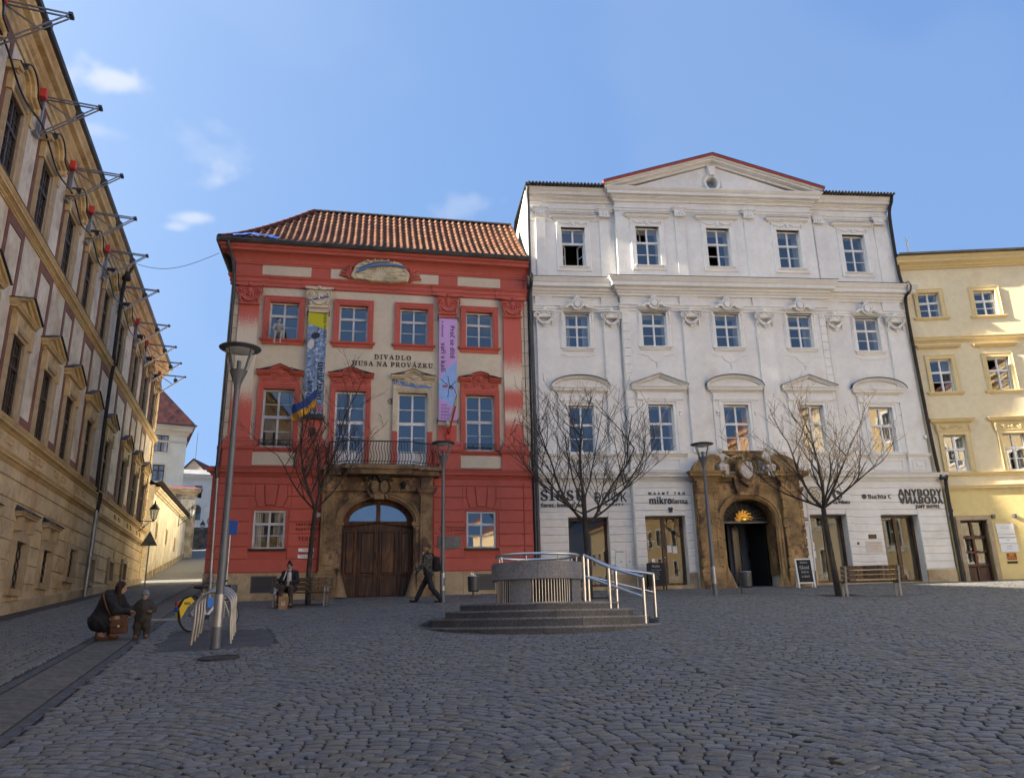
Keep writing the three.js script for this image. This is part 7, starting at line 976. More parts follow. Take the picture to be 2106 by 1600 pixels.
banner(-8.385, 8.9, 13.16, 0.72, 'yellow and blue grey theatre banner on the left pilaster', (c, w, h) => {
  c.fillStyle = '#6f86a6'; c.fillRect(0, 0, w, h); splatter(c, w, h * 0.1, h, ['#9dbfe8', '#414c60', '#c2cad6', '#222a38', '#86a4cd', '#dfe3e8'], 5, 520); c.fillStyle = '#b9b414'; c.beginPath(); c.moveTo(0, 0); c.lineTo(w, 0); c.lineTo(w, h * 0.165); c.lineTo(0, h * 0.11); c.fill(); c.strokeStyle = '#d5dbe4'; c.lineWidth = 3; for (const [x, y] of [[0.1, 0.18], [0.85, 0.2], [0.2, 0.28], [0.9, 0.27]]) { c.beginPath(); c.moveTo(w * 0.35, h * 0.235); c.lineTo(w * x, h * y); c.stroke(); }
  c.fillStyle = '#272c37'; c.beginPath(); c.ellipse(w * 0.42, h * 0.225, w * 0.24, h * 0.03, -0.4, 0, 7); c.fill(); c.fillStyle = '#c9c6c2'; c.beginPath(); c.ellipse(w * 0.2, h * 0.31, w * 0.16, h * 0.05, 0.2, 0, 7); c.fill(); c.fillStyle = '#b46f78'; c.beginPath(); c.ellipse(w * 0.75, h * 0.9, w * 0.22, h * 0.03, 0, 0, 7); c.fill(); c.fillStyle = '#2e3238'; c.fillRect(0, h * 0.955, w, h * 0.045);
  c.fillStyle = '#16181d'; vert(c, 'Dvojsezona 2020/22', w * 0.93, h * 0.29, w * 0.19, -Math.PI / 2); vert(c, 'Brave', w * 0.38, h * 0.83, w * 0.40, -Math.PI / 2); vert(c, 'new man', w * 0.88, h * 0.83, w * 0.48, -Math.PI / 2);
});
banner(-3.31, 8.95, 13.2, 0.70, 'pink theatre banner with a beetle print on the right pilaster', (c, w, h) => {
  c.fillStyle = '#c49bd2'; c.fillRect(0, 0, w, h); c.fillStyle = '#8aaee2'; c.beginPath(); c.moveTo(w, h * 0.42); c.lineTo(w * 0.5, h * 0.5); c.lineTo(0, h * 0.62); c.lineTo(0, h * 0.78); c.lineTo(w, h * 0.88); c.fill(); splatter(c, w, h * 0.48, h * 0.8, ['#9dbce6', '#7c9ed6', '#b7c9ea', '#a9a8d8'], 9, 160);
  c.strokeStyle = '#23242a'; c.lineWidth = 9; for (const [x, y, X, Y] of [[0.1, 0.6, 0.5, 0.66], [0.5, 0.57, 0.6, 0.66], [0.98, 0.62, 0.65, 0.67], [0.5, 0.78, 0.6, 0.68], [0.95, 0.74, 0.7, 0.68]]) { c.beginPath(); c.moveTo(w * x, h * y); c.quadraticCurveTo(w * (x * 0.4 + X * 0.6), h * (Y - 0.02), w * X, h * Y); c.stroke(); } c.fillStyle = '#2c2428'; c.beginPath(); c.ellipse(w * 0.68, h * 0.68, w * 0.14, h * 0.016, 0.3, 0, 7); c.fill(); c.fillStyle = '#9c5a66'; c.beginPath(); c.ellipse(w * 0.34, h * 0.672, w * 0.17, h * 0.013, 0, 0, 7); c.fill(); c.beginPath(); c.ellipse(w * 0.72, h * 0.69, w * 0.1, h * 0.012, 0, 0, 7); c.fill();
  c.fillStyle = '#17161b'; vert(c, 'Proč se dítě', w * 0.62, h * 0.07, w * 0.36, Math.PI / 2); vert(c, 'vaří v kaši', w * 0.1, h * 0.25, w * 0.36, Math.PI / 2); vert(c, 'A. Veteranyi', w * 0.12, h * 0.03, w * 0.17, Math.PI / 2); c.font = `${w * 0.155}px sans-serif`;['režie', 'Ondrej', 'Spišák', 'premiéra', '4. 2. 20'].forEach((s, i) => c.fillText(s, w * 0.12, h * (0.86 + i * 0.031)));
});
{ // flags on slanted poles
  const p = redAt(-8.36, 8.42, 0.13), k = thing('ukrainian_flag', 'blue and yellow flag blowing from a pole on the left pilaster', 'flag', [p.x, p.y, p.z], RT); mesh('holder', rbx(-0.1, 0.1, -0.14, 0.14, 0, 0.1, 0.02), M.sandDark, k); mesh('pole', bar([0, 0, 0.06], [0.16, 1.5, 1.0], 0.018), M.woodFrame, k);
  const N = 24, Mv = 10, g = new THREE.PlaneGeometry(1, 1, N, Mv), q = g.attributes.position, cols = []; for (let i = 0; i < q.count; i++) { const s = q.getX(i) + 0.5, t = 0.5 - q.getY(i); const d = t * 0.66; const px = 0.14 - 0.08 * t * 0.3, x0 = 0.15 - 0.06 * d, y0 = 1.42 - 0.55 * d, z0 = 0.95 - 0.38 * d; const x = x0 - s * 0.86, y = y0 - s * 0.60 - 0.14 * Math.sin(s * 2.6) + 0.02 * Math.sin(s * 14) - 0.25 * t * (1 - s * 0.35), z = z0 + 0.07 * Math.sin(s * 9 + t * 3) * s; q.setXYZ(i, x, y, z); cols.push(...(t < 0.55 ? [0.012, 0.055, 0.27] : [0.62, 0.33, 0.015])); } g.setAttribute('color', new THREE.Float32BufferAttribute(cols, 3)); g.computeVertexNormals(); const nn = g.toNonIndexed(), cc = nn.attributes.color; for (let i = 0; i < cc.count; i += 3) for (let j = 1; j < 3; j++) cc.setXYZ(i + j, cc.getX(i), cc.getY(i), cc.getZ(i)); mesh('cloth', nn, new THREE.MeshStandardMaterial({ vertexColors: true, roughness: 0.8, side: THREE.DoubleSide }), k, { keepUV: true });
  const p2 = redAt(-3.28, 8.34, 0.13), j = thing('furled_flag', 'white and red flag wrapped round its pole on the right pilaster', 'flag', [p2.x, p2.y, p2.z], RT); mesh('holder', rbx(-0.1, 0.1, -0.14, 0.14, 0, 0.1, 0.02), M.boxRed, j); mesh('pole', bar([0, 0, 0.06], [0.24, 1.5, 0.75], 0.016), M.woodFrame, j);
  mesh('white_cloth', [tube([[-0.06, 0.4, 0.3], [0.02, 0.55, 0.34], [0.1, 0.8, 0.42], [0.18, 1.1, 0.56], [0.23, 1.38, 0.69]], 0.055, 7, 20), ball(0.11, -0.05, 0.44, 0.3, 1, 1.2, 0.8)], bumped([0.62, 0.58, 0.52], T.cloth, 0.01), j); mesh('red_cloth', [tube([[0.02, 0.18, 0.2], [0.07, 0.4, 0.32], [0.13, 0.7, 0.42], [0.21, 1.08, 0.58]], 0.04, 6, 18), ball(0.09, 0.0, 0.22, 0.22, 1, 1.6, 0.8)], mat([0.4, 0.035, 0.02]), j);
}
{ const g = thing('roof_tarpaulin', 'crumpled blue tarpaulin on the left corner of the theatre eaves', 'tarpaulin', [...redAt(-10.9, 15.98, 0.5).toArray()], RT), r = seeded(12), s = new THREE.PlaneGeometry(1.7, 0.62, 22, 9), q = s.attributes.position; for (let i = 0; i < q.count; i++) { const x = q.getX(i), y = q.getY(i); q.setXYZ(i, x + 0.02 * r(), y * 0.42 + 0.09 + 0.1 * N1(x * 5, y * 6, 2) + 0.1 * Math.exp(-x * x * 5), -y * 0.62 + 0.06 * N1(x * 6, y * 7, 9)); } s.computeVertexNormals(); mesh('cloth', s, mat([0.03, 0.11, 0.42], { roughness: 0.5, side: THREE.DoubleSide }), g); }

// ---------------------------------------------------------------- bare trees
function bareTree(x, z, o) {
  const y = H(x, z) - 0.02, k = thing('bare_tree', o.label, 'tree', [x, y, z], 0, 'bare trees in front of the houses'), r = seeded(o.seed);
  const trunkG = [], limbs = [], twigs = [];
  const taper = (pts, r0, r1, n) => { const g = []; const L = pts.length; const c = new THREE.CatmullRomCurve3(pts), seg = Math.max(3, L * 2), P = c.getPoints(seg); for (let i = 0; i < seg; i++) { const a = r0 + (r1 - r0) * i / seg, b2 = r0 + (r1 - r0) * (i + 1) / seg; g.push(bar(P[i], P[i + 1].clone().add(P[i + 1].clone().sub(P[i]).multiplyScalar(0.06)), a, n, b2)); } return g; };
  const grow = (p, dir, len, rad, lev) => {
    const n = lev > 2 ? 4 : 5, pts = [p.clone()]; let q = p.clone(), d = dir.clone().normalize();
    for (let i = 1; i <= n; i++) { d.add(V((r() - 0.5) * 0.34, (r() - 0.35) * 0.22 + (lev < 2 ? o.lift : 0.02), (r() - 0.5) * 0.34)).normalize(); q = q.clone().add(d.clone().multiplyScalar(len / n)); pts.push(q); }
    const end = Math.max(0.0045, rad * 0.45); (lev <= 1 ? limbs : twigs).push(...taper(pts, rad, end, lev < 2 ? 6 : lev < 4 ? 4 : 3));
    if (lev >= o.depth) return;
    const kids = lev === 0 ? 5 : lev === 1 ? 4 : 2;
    for (let i = 0; i < kids; i++) { const t = lev === 0 ? 0.25 + 0.75 * i / (kids - 1) : 0.2 + 0.8 * (i + r() * 0.6) / kids, b2 = pts[Math.min(n, Math.max(1, Math.round(t * n)))], a = r() * 6.283, sp = 0.5 + r() * 0.45; const side = V(Math.cos(a), (r() - 0.3) * 0.5, Math.sin(a)); const nd = d.clone().multiplyScalar(1 - sp * 0.35).add(side.multiplyScalar(sp)); nd.y += 0.15; grow(b2, nd, len * (0.46 + r() * 0.24), Math.max(0.0062, rad * (0.56 - t * 0.12)), lev + 1); }
  };
  const tp = o.trunk.map(p => V(...p)); trunkG.push(...taper(tp, o.r, o.r * 0.72, 10));
  mesh('trunk', trunkG, M.bark, k);
  const top = tp[tp.length - 1];
  for (const [dx, dy, dz, len, f, h] of o.limbs) grow(h ? tp[tp.length - 1].clone().lerp(tp[tp.length - 2], h) : top.clone(), V(dx, dy, dz), len, o.r * f, 0);
  mesh('limbs', limbs, M.bark, k); stuff(mesh('twigs', twigs, M.twig, k));
  const gm = bumped([0.05, 0.045, 0.04], T.stone, 0.01), gr = mesh('tree_pit', quads([[[-0.7, 0.03 + 0.7 * -0.083, 0.7], [0.7, 0.03 - 0.7 * 0.083, 0.7], [0.7, 0.03 + 0.7 * 0.083, -0.7], [-0.7, 0.03 + 0.7 * 0.083, -0.7]]]), gm, k); for (const [w, d, a, b2] of [[1.44, 0.08, 0, 0.7], [1.44, 0.08, 0, -0.7], [0.08, 1.36, 0.68, 0], [0.08, 1.36, -0.68, 0]]) { const e = mesh('pit_frame', bx(-w / 2, w / 2, -0.02, 0.03, -d / 2, d / 2), M.granite, gr, { at: [a, 0.02 - b2 * 0.083, b2] }); e.rotation.x = 0.083; }
  return k;
}
bareTree(...TREES[0], { label: 'slender bare tree behind the bench at the theatre', seed: 21, r: 0.09, depth: 4, lift: 0.05, trunk: [[0, 0, 0], [-0.02, 1.0, 0], [0.02, 2.0, 0.02], [0.08, 3.0, 0]], limbs: [[-0.35, 1, 0.1, 2.7, 0.55], [0.35, 1, -0.1, 2.9, 0.55], [1.0, 0.75, 0.3, 2.3, 0.36], [-0.9, 0.75, 0.3, 2.2, 0.34], [-0.2, 0.9, 0.8, 2.0, 0.3], [0.2, 1.1, -0.5, 2.0, 0.3]] });
bareTree(...TREES[1], { label: 'wide bare tree behind the well head in front of the white house', seed: 46, r: 0.105, depth: 4, lift: 0.06, trunk: [[0, 0, 0], [0.0, 0.8, 0], [-0.03, 1.6, 0.0], [-0.05, 2.2, 0], [-0.06, 3.3, 0.02]], limbs: [[0.02, 1, 0, 2.6, 0.6], [-0.75, 1, 0.25, 3.0, 0.48, 0.9], [0.7, 1, -0.1, 3.2, 0.48, 1.0], [-1.1, 0.8, -0.2, 2.8, 0.4, 0.75], [1.25, 0.75, 0.25, 3.0, 0.42, 0.8], [-0.35, 1, 0.7, 2.5, 0.36, 0.35], [0.45, 1, -0.7, 2.4, 0.34, 0.2], [-1.35, 0.45, 0.3, 2.5, 0.3, 0.55], [1.5, 0.48, -0.2, 2.7, 0.32, 0.5]] });
bareTree(...TREES[2], { label: 'leaning bare tree beside the empty bench at the white house', seed: 73, r: 0.1, depth: 4, lift: 0.05, trunk: [[0, 0, 0], [-0.05, 1.0, 0], [-0.1, 2.0, -0.02], [-0.12, 2.7, 0]], limbs: [[0.0, 1, 0, 2.4, 0.55], [0.6, 1, 0.2, 2.3, 0.48], [-0.85, 0.8, 0.15, 2.4, 0.48], [1.2, 0.62, -0.1, 2.5, 0.42], [-1.3, 0.5, -0.1, 2.2, 0.36], [0.1, 0.8, 0.8, 1.9, 0.34], [0.3, 0.9, -0.7, 1.9, 0.3]] });

// ---------------------------------------------------------------- people and carved figures, grown from joints
const smin = (a, b, k) => { const h = Math.max(k - Math.abs(a - b), 0) / k; return Math.min(a, b) - h * h * k * 0.25; };
function capDist(p, c) { const bx_ = c.b[0] - c.a[0], by = c.b[1] - c.a[1], bz = c.b[2] - c.a[2], px = p[0] - c.a[0], py = p[1] - c.a[1], pz = p[2] - c.a[2], l = bx_ * bx_ + by * by + bz * bz; const t = l > 0 ? Math.min(1, Math.max(0, (px * bx_ + py * by + pz * bz) / l)) : 0; const dx = px - bx_ * t, dy = py - by * t, dz = pz - bz * t; return Math.sqrt(dx * dx + dy * dy + dz * dz) - (c.r + (c.s - c.r) * t); }
function ellDist(p, e) { const x = (p[0] - e.c[0]) / e.q[0], y = (p[1] - e.c[1]) / e.q[1], z = (p[2] - e.c[2]) / e.q[2], k = Math.sqrt(x * x + y * y + z * z), m = Math.min(...e.q); return (k - 1) * m * (k > 1.6 ? 1 : 1); }
const C_ = (a, b, r, s = r) => ({ a, b, r, s }), E_ = (c, q) => ({ c, q });
function grown(list, cell = 0.013, k = 0.03, warp = 0, cut) {
  const lo = [1e9, 1e9, 1e9], hi = [-1e9, -1e9, -1e9];
  for (const o of list) { const pts = o.c ? [[o.c, Math.max(...o.q)]] : [[o.a, o.r], [o.b, o.s]]; for (const [p, r] of pts) for (let i = 0; i < 3; i++) { lo[i] = Math.min(lo[i], p[i] - r); hi[i] = Math.max(hi[i], p[i] + r); } }
  const mid = lo.map((v, i) => (v + hi[i]) / 2), span = Math.max(...lo.map((v, i) => hi[i] - v)) + 0.05, n = Math.min(150, Math.max(16, Math.ceil(span / cell) + 6)), half = span / 2 * n / (n - 5);
  const mc = new MarchingCubes(n, new THREE.MeshStandardMaterial(), false, false, 260000); mc.isolation = 0; const f = mc.field;
  for (let z = 0; z < n; z++) for (let y = 0; y < n; y++) for (let x = 0; x < n; x++) {
    const p = [mid[0] + (x - n / 2) / (n / 2) * half, mid[1] + (y - n / 2) / (n / 2) * half, mid[2] + (z - n / 2) / (n / 2) * half]; let d = 1e3;
    if (p[0] < lo[0] - 0.06 || p[0] > hi[0] + 0.06 || p[1] < lo[1] - 0.06 || p[1] > hi[1] + 0.06 || p[2] < lo[2] - 0.06 || p[2] > hi[2] + 0.06) { f[x + y * n + z * n * n] = -1; continue; }
    for (const o of list) { const q = o.c ? ellDist(p, o) : capDist(p, o); if (q < d + k) d = smin(d, q, k); }
    if (warp) d += warp * (N1(p[0] * 17 + 9, p[1] * 12, p[2] * 17) - 0.5);
    if (cut) d = Math.max(d, cut(p));
    f[x + y * n + z * n * n] = -d;
  }
  mc.update(); const c = mc.count, g = new THREE.BufferGeometry(); const P = new Float32Array(c * 3), Nn = new Float32Array(c * 3);
  for (let i = 0; i < c; i++) for (let j = 0; j < 3; j++) { P[i * 3 + j] = mc.positionArray[i * 3 + j] * half + mid[j]; Nn[i * 3 + j] = mc.normalArray[i * 3 + j]; }
  g.setAttribute('position', new THREE.BufferAttribute(P, 3)); const m = mergeVertices(g, 1e-5); m.computeVertexNormals(); return m.toNonIndexed();
}
const vadd = (a, b, t = 1) => [a[0] + b[0] * t, a[1] + b[1] * t, a[2] + b[2] * t], vsub = (a, b) => [a[0] - b[0], a[1] - b[1], a[2] - b[2]], vn = a => { const l = Math.hypot(...a) || 1; return a.map(v => v / l); }, vx = (a, b) => [a[1] * b[2] - a[2] * b[1], a[2] * b[0] - a[0] * b[2], a[0] * b[1] - a[1] * b[0]];
function handGeo(w, dir, thumbSide, s = 1, curl = 0.5) {                // palm, four unequal bent fingers, thumb from the side of the palm
  const d = vn(dir), t = vn(vsub(thumbSide, d.map(v => v * (thumbSide[0] * d[0] + thumbSide[1] * d[1] + thumbSide[2] * d[2])))), nrm = vx(d, t), L = []; const at = (x, y, z) => vadd(vadd(vadd(w, d, x * s), t, y * s), nrm, z * s);
  L.push(C_(at(0, 0, 0), at(0.03, 0, 0), 0.024 * s, 0.026 * s));[-0.027, -0.009, 0.009, 0.027].forEach((y, i) => { const len = [0.052, 0.068, 0.072, 0.064][i]; L.push(C_(at(0.02, y * 0.8, 0), at(0.075, y, 0), 0.014 * s, 0.011 * s)); const m = at(0.075 + len * 0.5, y * 1.05, len * 0.25 * curl), e = at(0.075 + len * (1 - 0.35 * curl), y * 1.05, len * 0.7 * curl); L.push(C_(at(0.075, y, 0), m, 0.0098 * s, 0.009 * s), C_(m, e, 0.009 * s, 0.0078 * s)); });
  const th = at(0.05, 0.05, 0.012); L.push(C_(at(0.012, 0.02, 0.004), th, 0.013 * s, 0.011 * s), C_(th, at(0.085, 0.055, 0.022), 0.0105 * s, 0.0085 * s)); return grown(L, 0.0045 * s, 0.008 * s);
}
function headGeo(c, fwd, up, s = 1) {                                   // skull, jaw, nose, brow, lips, ears
  const f = vn(fwd), r = vn(vx(up, f)), u = vx(f, r), at = (x, y, z) => vadd(vadd(vadd(c, r, x * s), u, y * s), f, z * s);
  const g = grown([E_([0, 0.02, -0.012], [0.074, 0.094, 0.092]), E_([0, -0.045, 0.022], [0.054, 0.066, 0.06]), C_([0, 0.005, 0.083], [0, -0.026, 0.1], 0.009, 0.013), C_([-0.04, 0.02, 0.07], [0.04, 0.02, 0.07], 0.011), C_([-0.02, -0.055, 0.078], [0.02, -0.055, 0.078], 0.008), E_([0, -0.09, 0.05], [0.024, 0.018, 0.02]), E_([-0.077, -0.01, -0.012], [0.01, 0.028, 0.018]), E_([0.077, -0.01, -0.012], [0.01, 0.028, 0.018])], 0.006, 0.014);
  const m = new THREE.Matrix4().makeBasis(V(...r), V(...u), V(...f)).scale(V(s, s, s)).setPosition(...c); g.applyMatrix4(m); return { g, at };
}
function person(label, pos, turn, J, o) {
  const k = thing('person', label, 'person', pos, turn), s = o.s ?? 1, rad = o.rad || {}, q = n => J[n], h = headGeo(J.head, J.look, J.headUp || [0, 1, 0], s);
  const torso = [C_(q('pelvis'), q('chest'), 0.12 * s, 0.135 * s), C_(q('chest'), q('neck'), 0.11 * s, 0.05 * s), C_(q('neck'), vadd(J.head, [0, -0.05 * s, 0]), 0.047 * s, 0.048 * s)];
  const arms = [], legs = []; for (const d of ['L', 'R']) { arms.push(C_(q('sh' + d), q('el' + d), 0.05 * s, 0.04 * s), C_(q('el' + d), q('wr' + d), 0.038 * s, 0.026 * s)); legs.push(C_(q('hip' + d), q('kn' + d), 0.082 * s, 0.055 * s), C_(q('kn' + d), q('an' + d), 0.055 * s, 0.036 * s)); }
  const sh = C_(q('shL'), q('shR'), 0.06 * s), feet = ['L', 'R'].map(d => C_(q('an' + d), q('toe' + d), 0.042 * s, 0.036 * s));
  const hands = ['L', 'R'].map(d => handGeo(q('wr' + d), J['hd' + d] || vsub(q('wr' + d), q('el' + d)), J['th' + d] || [0, 0.3, 1], s * 1.02, J['cu' + d] ?? 0.5));
  mesh('body', [grown([...torso, sh, ...arms, ...legs, ...feet], 0.015, 0.05 * s), h.g, ...hands], o.skin, k);
  if (o.eyes !== false) for (const d of [-1, 1]) mesh('eye', sball(0.0095 * s, ...h.at(d * 0.031, 0.006, 0.079)), o.eye || M.black, k);
  const fat = (list, t, shrink = 1) => list.map(c => c.c ? E_(c.c, c.q.map(v => v + t)) : C_(c.a, c.b, c.r + t, c.s + t * shrink));
  if (o.coat) mesh(o.coat.name || 'coat', grown([...fat(torso.slice(0, 2), o.coat.t), ...fat([sh], o.coat.t * 0.6), ...fat(arms.map((c, i) => i % 2 ? C_(c.a, [0, 1, 2].map(j => c.a[j] + (c.b[j] - c.a[j]) * 0.96), c.r, c.s) : c), o.coat.t * 0.8), ...(o.coat.more || [])], o.coat.cell || 0.014, o.coat.k || 0.045 * s, o.coat.warp ?? 0.02, o.coat.cut), o.coat.m, k);
  if (o.trousers) mesh('trousers', grown([...fat(legs.map((c, i) => i % 2 ? C_(c.a, [0, 1, 2].map(j => c.a[j] + (c.b[j] - c.a[j]) * 0.94), c.r, c.s + 0.012 * s) : c), o.trousers.t), C_(q('hipL'), q('hipR'), 0.1 * s + o.trousers.t * 0.5), C_(q('pelvis'), vadd(q('pelvis'), [0, 0.08 * s, 0]), 0.12 * s)], 0.014, 0.035 * s, 0.018), o.trousers.m, k);
  if (o.shoes) for (const d of ['L', 'R']) { const a = q('an' + d), t = q('toe' + d), back = vn(vsub(a, t)); mesh('shoe', grown([C_(vadd([a[0], t[1], a[2]], back, 0.02 * s), t, 0.046 * s, 0.04 * s), C_(a, [a[0], t[1] + 0.01, a[2]], 0.046 * s, 0.046 * s), C_(a, vadd(a, vsub(q('kn' + d), a), 0.12), 0.047 * s)], 0.011, 0.03 * s), o.shoes, k); }
  if (o.extra) o.extra(k, h, J, s); return k;
}
const skin = bumped([0.50, 0.30, 0.21], T.cloth, 0.0005, { roughness: 0.6 });
const camo = tex(256, (u, v) => { const a = pf(u, v, 6, 4, 3), b = pf(u, v, 9, 4, 60); return a > 0.55 ? [0.23, 0.235, 0.21] : b > 0.56 ? [0.43, 0.43, 0.41] : b < 0.42 ? [0.1, 0.1, 0.1] : [0.29, 0.3, 0.28]; }, true, [2.6, 2.6]);
// --- woman crouching in a black coat, turned to the child (built facing +z)
{
  const p = [-8.05, G(-8, -15.95), -15.95];
  person('woman in a black coat crouching beside the toddler', p, 1.45, {
    pelvis: [0, 0.34, -0.16], chest: [0, 0.68, 0.02], neck: [0, 0.84, 0.12], head: [0, 0.985, 0.2], look: [0.12, -0.18, 1], headUp: [0, 1, 0.3],
    shL: [0.16, 0.78, 0.08], elL: [0.2, 0.58, 0.22], wrL: [0.10, 0.5, 0.40], shR: [-0.16, 0.78, 0.08], elR: [-0.2, 0.56, 0.24], wrR: [-0.04, 0.53, 0.42],
    hipL: [0.09, 0.34, -0.12], knL: [0.13, 0.46, 0.26], anL: [0.1, 0.11, -0.02], toeL: [0.11, 0.045, 0.15], hipR: [-0.09, 0.34, -0.12], knR: [-0.13, 0.4, 0.24], anR: [-0.1, 0.13, -0.12], toeR: [-0.1, 0.045, 0.04],
  }, { skin, coat: { m: bumped([0.012, 0.012, 0.015], T.cloth, 0.004), t: 0.045, more: [E_([0, 0.36, -0.1], [0.27, 0.21, 0.3]), E_([0, 0.27, 0.06], [0.24, 0.13, 0.3]), E_([0, 0.86, -0.04], [0.14, 0.1, 0.13]), C_([0, 0.4, -0.14], [0, 0.74, 0.0], 0.2, 0.19)], k: 0.07, cut: q => 0.145 - q[1] }, shoes: mat([0.10, 0.05, 0.028]),
    extra: (k, h) => {
      mesh('hair', grown([E_(h.at(0, 0.035, -0.025), [0.088, 0.1, 0.1]), C_(h.at(0.05, 0.02, -0.03), h.at(0.06, -0.2, 0.02), 0.05, 0.04), C_(h.at(-0.05, 0.02, -0.03), h.at(-0.06, -0.22, 0.03), 0.05, 0.035), C_(h.at(0, 0, -0.06), h.at(0, -0.2, -0.05), 0.07, 0.06)], 0.012, 0.03, 0.012), bumped([0.05, 0.022, 0.012], T.wood, 0.004), k);
    } });
  const b = thing('shoulder_bag', 'brown leather bag hanging at the side of the person in black', 'bag', [p[0] + 0.3, p[1] + 0.12, p[2] + 0.16], 0.25); const lm = bumped([0.23, 0.075, 0.022], T.stone, 0.002, { roughness: 0.5 });
  mesh('bag_body', rbx(-0.15, 0.15, 0, 0.26, -0.055, 0.055, 0.03, 3), lm, b); mesh('flap', rbx(-0.152, 0.152, 0.12, 0.27, -0.02, 0.066, 0.02, 2), lm, b); mesh('strap', tube([[-0.12, 0.24, 0], [-0.25, 0.5, 0.06], [-0.34, 0.72, 0.02], [-0.36, 0.8, -0.1]], 0.014, 5, 20), lm, b); mesh('handle', tube([[-0.06, 0.26, 0], [-0.04, 0.36, 0], [0.04, 0.36, 0], [0.06, 0.26, 0]], 0.01, 5, 14), lm, b); mesh('buckle', rbx(-0.02, 0.02, 0.12, 0.16, 0.066, 0.075, 0.004), M.steel, b);
}
// --- toddler in a snow suit
{
  const p = [-7.42, G(-7.42, -16.05), -16.05], s = 0.62;
  person('toddler in a dark snow suit and grey knitted hat standing on the setts', p, 0.12, {
    pelvis: [0, 0.42, 0], chest: [0, 0.6, 0], neck: [0, 0.7, 0.005], head: [0, 0.83, 0.015], look: [0.1, 0, 1],
    shL: [0.105, 0.66, 0], elL: [0.19, 0.56, 0.03], wrL: [0.175, 0.5, 0.12], shR: [-0.105, 0.66, 0], elR: [-0.2, 0.57, 0.0], wrR: [-0.25, 0.49, 0.06], hdL: [-0.2, 0.2, 0.8], hdR: [-0.8, -0.2, 0.3],
    hipL: [0.065, 0.4, 0], knL: [0.085, 0.23, 0.015], anL: [0.095, 0.075, 0], toeL: [0.11, 0.034, 0.08], hipR: [-0.065, 0.4, 0], knR: [-0.08, 0.23, 0.015], anR: [-0.085, 0.075, 0], toeR: [-0.1, 0.034, 0.08],
  }, { s: 0.80, skin, coat: { name: 'snow_suit', m: bumped([0.055, 0.048, 0.038], T.cloth, 0.004), t: 0.028, k: 0.05, warp: 0.022, more: [C_([0.065, 0.42, 0], [0.085, 0.24, 0.012], 0.085, 0.075), C_([0.085, 0.24, 0.012], [0.095, 0.085, 0.0], 0.073, 0.06), C_([-0.065, 0.42, 0], [-0.08, 0.24, 0.012], 0.085, 0.075), C_([-0.08, 0.24, 0.012], [-0.085, 0.085, 0.0], 0.073, 0.06), C_([0, 0.42, 0], [0, 0.62, 0], 0.125, 0.12), E_([0, 0.7, -0.03], [0.1, 0.045, 0.09])] }, shoes: mat([0.12, 0.055, 0.03]),
    extra: (k, h) => { mesh('knitted_hat', grown([E_(h.at(0, 0.05, -0.012), [0.076, 0.075, 0.085]), E_(h.at(0, 0.03, 0.0), [0.074, 0.035, 0.085]), C_(h.at(-0.066, 0.0, -0.015), h.at(-0.06, -0.05, 0.0), 0.018), C_(h.at(0.066, 0.0, -0.015), h.at(0.06, -0.05, 0.0), 0.018)], 0.009, 0.02, 0.006, q => 0), bumped([0.21, 0.25, 0.29], T.cloth, 0.004), k); mesh('zip', bx(-0.006, 0.006, 0.42, 0.68, 0.145, 0.152), M.rubber, k); } });
}
